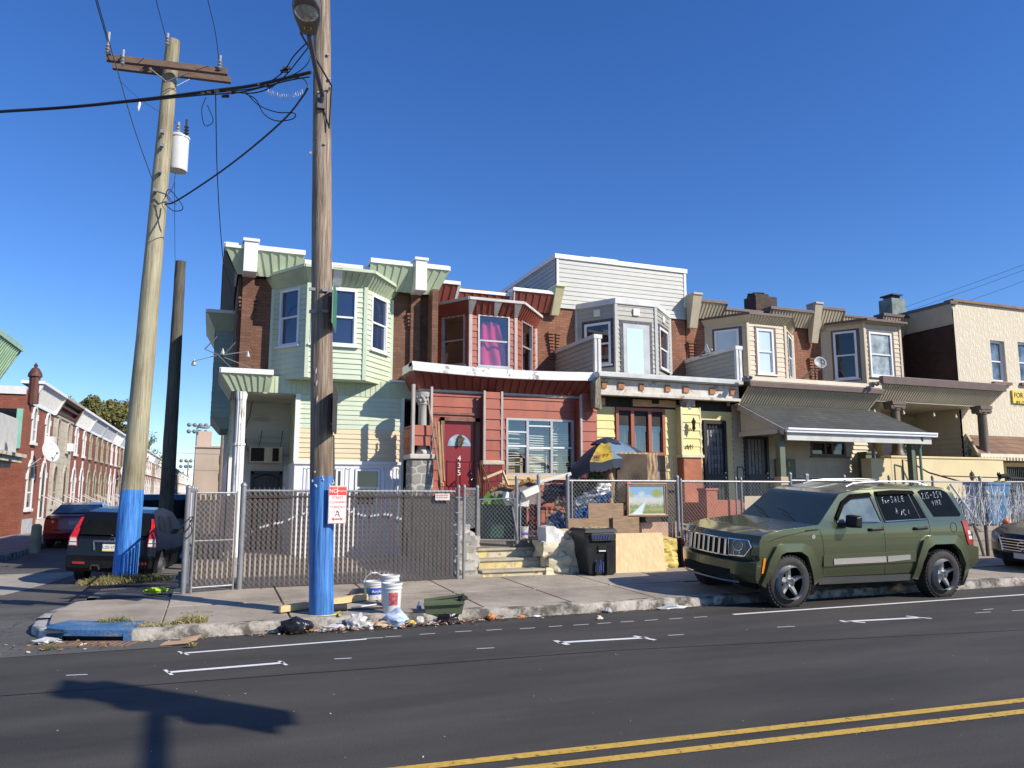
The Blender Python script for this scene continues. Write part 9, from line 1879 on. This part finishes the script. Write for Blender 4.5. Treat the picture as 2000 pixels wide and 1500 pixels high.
p = OZ(818,1207,.02); mb = MB(); mb.lathe((p.x,p.y,.03),[(.03,0),(.034,.02),(.034,.13),(.014,.17),(.014,.19)],14); build(mb,'water_bottle',M('blue_clear_plastic',(.10,.14,.30),.1,var=.6,sc=14,spec=.9),None,smooth=True,label='small clear water bottle with a blue label beside the planter',cat='bottle')
for (x0_,y0_,x1_,y1_,lb_) in ((655,1215,670,1196,'yellow bent strip rising from the gutter heap'),(655,1196,664,1202,'short yellow strap at the blue pole base')): plank('yellow_strap',lb_,OZ(x0_,y0_,.03)+Vector((0,0,.04)),OZ(x0_+(x1_-x0_),y0_-8,.03)+Vector((0,.05,.16)) if x1_ > 668 else OZ(x1_,y1_,WZ+.03),.03,.012,M('yellow_plastic',(.62,.55,.05),.4),'strap')
mb = MB(); p = OZ(700,1191,WZ+.005); mb.prism([p+Vector((-.28,-.04,0)),p+Vector((.35,-.10,0)),p+Vector((.42,.02,0)),p+Vector((.05,.1,0))],(0,0,.015)); build(mb,'dark_mat',M('dark_mat',(.04,.035,.035),.8),None,label='dark flat sheet of board behind the gutter heap',cat='board',fix=True)
plank('white_stick','thin white strip lying on the dark board',OZ(686,1187,WZ+.03),OZ(735,1180,WZ+.04),.02,.012,WHITE,'stick')
plank('white_stick','white strip on the road at the foot of the planter',OZ(882,1213,.015),OZ(910,1209,.015),.035,.015,WHITE,'stick')
mb = MB(); p = OZ(745,1224,.006); 
for i in range(3): q = OZ(725+i*22,1222-i,.006); mb.prism([q+Vector((-.12,-.03,.0)),q+Vector((.1,-.04,.01)),q+Vector((.13,.03,.012)),q+Vector((-.1,.04,0))],(0,0,.006))
build(mb,'flat_carton',M('red_flat_carton',(.32,.10,.09),.7,var=.5,sc=12),None,label='flattened reddish cartons under the gutter heap',cat='cardboard',fix=True)
# planter
pl = thing('window_box','long moss green plastic planter tipped on the kerb','planter',OZ(868,1205,WZ)); PG = M('moss_green_plastic',(.10,.125,.065),.5,var=.08)
a = OZ(827,1204,WZ-.04)+Vector((0,0,.02)); b = OZ(907,1203,WZ-.04)+Vector((0,0,.02)); u_ = (b-a).normalized(); v_ = Vector((-u_.y,u_.x,0)); L_ = (b-a).length; mb = MB()
def trough(s,wb,wt,h,y0_,th=.012):
    P = [a+u_*0+v_*y for y in (y0_,y0_+wb)]; return P
mb.hexa([a+u_*.03,a+u_*(L_-.03),a+u_*(L_-.03)+v_*.12,a+u_*.03+v_*.12,a-v_*.02+Vector((0,0,.12)),b-v_*.02+Vector((0,0,.14)),b+v_*.14+Vector((0,0,.17)),a+v_*.14+Vector((0,0,.15))]); build(mb,'trough',PG,pl,bevel=.006)
mb = MB(); z0_ = Vector((0,0,.125)); mb.beam(a-v_*.035+z0_,b-v_*.035+z0_+Vector((0,0,.02)),.03,.03); mb.beam(a+v_*.15+z0_+Vector((0,0,.03)),b+v_*.17+z0_+Vector((0,0,.09)),.02,.03); mb.quad(a+v_*.14+z0_+Vector((0,0,.0)),b+v_*.16+z0_,b+v_*.20+z0_+Vector((0,0,.10)),a+v_*.16+z0_+Vector((0,0,.04))); build(mb,'rim',PG,pl)
mb = MB(); mb.blob(b+v_*.08+Vector((-.02,0,.18)),(.06,.05,.05),3,.5,2); build(mb,'soil',M('dark_soil',(.02,.018,.015),.9),pl)
# corner debris
crump('plastic_bag','clear crumpled plastic on the drain grate at the corner','bag',91,1256,(.10,.06,.03),MT['grey_clear_plastic'],seed=30,amp=.6)
for i,(px_,py_,w_,lb_) in enumerate(((345,1258,.16,'larger piece of brown cardboard in the gutter near the corner'),(372,1252,.10,'smaller folded piece of cardboard on top of the gutter cardboard'))):
    p = OZ(px_,py_,.01); mb = MB(); mb.prism([p+Vector((-w_,-.03,0)),p+Vector((w_*.6,-.05,.01)),p+Vector((w_,.02,.02+.03*i)),p+Vector((-.1,.06,.02))],(0,0,.008)); build(mb,'cardboard_scrap',M('brown_cardboard',(.40,.27,.17),.85,var=.2),None,label=lb_,cat='cardboard',fix=True)
crump('glove','bright yellow green crumpled bag on the ground beside the slatted gate','bag',307,1156,(.14,.06,.035),M('lime_plastic',(.42,.62,.03),.45,var=.2,sc=12),z=.15,seed=31,amp=.5)
p = OZ(482,1174,WZ+.02); mb = MB(); mb.obox((p.x,p.y,WZ+.03),(.085,.01,0),(0,.04,.0),(0,0,.004)); build(mb,'paper_scrap',WHITE,None,label='lone white paper scrap on the pavement left of the blue pole',cat='paper')
for (px_,py_,lb_,m_,s_) in ((1172,1190,'clear plastic cup lid in the gutter below the bin',MT['grey_clear_plastic'],(.035,.03,.03)),(1290,1183,'clear plastic bottles and bag in the shadow left of the green four wheel drive',MT['grey_clear_plastic'],(.16,.05,.03)),(942,1201,'orange leaf like wrapper in the gutter right of the planter',MT['orange_foil'],(.04,.02,.035)),(1003,1199,'small orange scrap in the gutter',MT['orange_foil'],(.04,.02,.02)),(1042,1202,'thin white paper scrap in the gutter',WHITE,(.06,.02,.012)),(1171,1208,'small cream scrap on the road',MT['cream_trim'],(.03,.02,.02)),(1756,1154,'curled brown leaves behind the green four wheel drive wheel',MT['brown_cardboard'],(.12,.04,.05))):
    crump('litter_scrap',lb_,'litter',px_,py_,s_,m_,z=.0 if py_ > 1180 else .06,seed=px_ % 17,amp=.6,sub=2)
# fine debris along the gutter and leaves on the road: uncountable
rd = random.Random(21); mb = MB(); LM = [M('leaf_brown',(.30,.17,.07),.8,var=.3),M('debris_cream',(.55,.50,.42),.8,var=.2),M('debris_dark',(.07,.06,.05),.9,var=.3),M('debris_red',(.35,.09,.07),.7)]
def chip(x,y,z,s,m):
    a = rd.uniform(0,6.28); u = Vector((math.cos(a),math.sin(a),rd.uniform(-.3,.3)))*s; v = Vector((-math.sin(a),math.cos(a),rd.uniform(-.5,.5)))*s*rd.uniform(.3,.9); c = Vector((x,y,z+s*.35)); mb.add([c-u,c-v,c+u,c+v],[(0,1,2,3)],m)
for i in range(900):
    x = rd.uniform(-1.2,11); d = abs(rd.gauss(0,.07)); chip(x,KY-.02-d,.003,rd.uniform(.005,.02),rd.choice([0,0,1,2,2]))
for i in range(1100):
    x = rd.gauss(2.15,.62); chip(x,KY-.03-abs(rd.gauss(0,.10)),.004+rd.random()*.03,rd.uniform(.008,.035),rd.choice([0,1,1,2,3,0]))
for i in range(160): chip(rd.uniform(-1,9),rd.uniform(9.6,12.2),WZ+.02+.0,rd.uniform(.004,.014),rd.choice([0,1,2,2]))
for i in range(420): chip(rd.uniform(-3,9),rd.uniform(3.0,9.2),.003,rd.uniform(.002,.009),rd.choice([0,1,1,2]))
for i in range(120): chip(rd.uniform(-2.2,-.9),rd.uniform(9.1,9.8),.012,rd.uniform(.01,.03),rd.choice([0,0,1,2]))
for i in range(300): chip(rd.uniform(.3,9),rd.uniform(12.05,12.5),WZ+.06,rd.uniform(.004,.016),rd.choice([0,1,2,2]))
build(mb,'fine_litter',LM,None,label='fine leaves and scraps scattered along the gutter and pavement',cat='litter',kind='stuff',loc=(0,0,0))
# weeds
WG = [M('weed_green',(.10,.13,.03),.7,var=.3),M('weed_straw',(.36,.28,.12),.8,var=.25),M('weed_dark',(.045,.06,.02),.8,var=.3)]
def tuft(mb,x,y,z,r,h,n,mix=(0,0,1),flat=1):
    for i in range(n):
        a = rd.uniform(0,6.28); q = r*math.sqrt(rd.random()); b = Vector((x+q*math.cos(a),y+q*math.sin(a)*flat,z)); l = h*rd.uniform(.4,1)*(1-.5*q/r); d = Vector((rd.gauss(0,.5),rd.gauss(0,.4),1)).normalized(); s = d.cross(Vector((rd.gauss(0,1),rd.gauss(0,1),0))).normalized()*rd.uniform(.002,.005); m_ = b+d*l*.6; t_ = b+d*l+Vector((d.x,d.y,-.25))*l*.35; k = rd.choice(mix)
        mb.add([b-s,b+s,m_+s*.8,m_-s*.8,t_],[(0,1,2,3),(3,2,4)],k)
mb = MB(); tuft(mb,P2.x,P2.y-.25,.12,.55,.26,1500,(0,1,2,2),.5); tuft(mb,P2.x-.30,P2.y-.45,.13,.35,.2,900,(0,1,1),.5); tuft(mb,P2.x+.35,P2.y-.4,.15,.4,.2,900,(2,2,1,0),.5)
build(mb,'weeds',WG,None,label='dense weeds and dry grass around the blue base of the leaning pole',cat='weeds',kind='stuff',loc=(0,0,0))
mb = MB(); 
for (px_,py_,r_,h_,n_,mx_) in ((225,1218,.20,.14,420,(0,0,1)),(275,1222,.22,.08,260,(1,1,0)),(372,1216,.18,.16,420,(1,1,1,0)),(385,1198,.22,.05,160,(0,1)),(318,1222,.16,.06,140,(0,1)),(462,1154,.14,.30,200,(0,0,1)),(500,1150,.16,.14,180,(0,1)),(545,1146,.18,.12,200,(0,1,1)),(100,1245,.08,.06,100,(0,0)),(375,1240,.05,.10,80,(1,1))):
    p = OZ(px_,py_,WZ+.01); tuft(mb,p.x,p.y,WZ+(.01 if py_ < 1235 else -.1),r_,h_,n_,mx_,.45)
build(mb,'pavement_weeds',WG,None,label='tufts of grass growing through the pavement cracks and fence foot',cat='weeds',kind='stuff',loc=(0,0,0))
# bollard at the far kerb, low wall vents
p = OZ(68,1078,.1); mb = MB(); mb.lathe((p.x*KS,p.y*KS,0),[(.14,-.1),(.13,.64),(.07,.70),(.0,.70)],12); build(mb,'bollard',M('old_bollard',(.30,.27,.17),.8,var=.2),None,smooth=True,ang=40,label='short weathered bollard on the opposite side street pavement',cat='bollard')
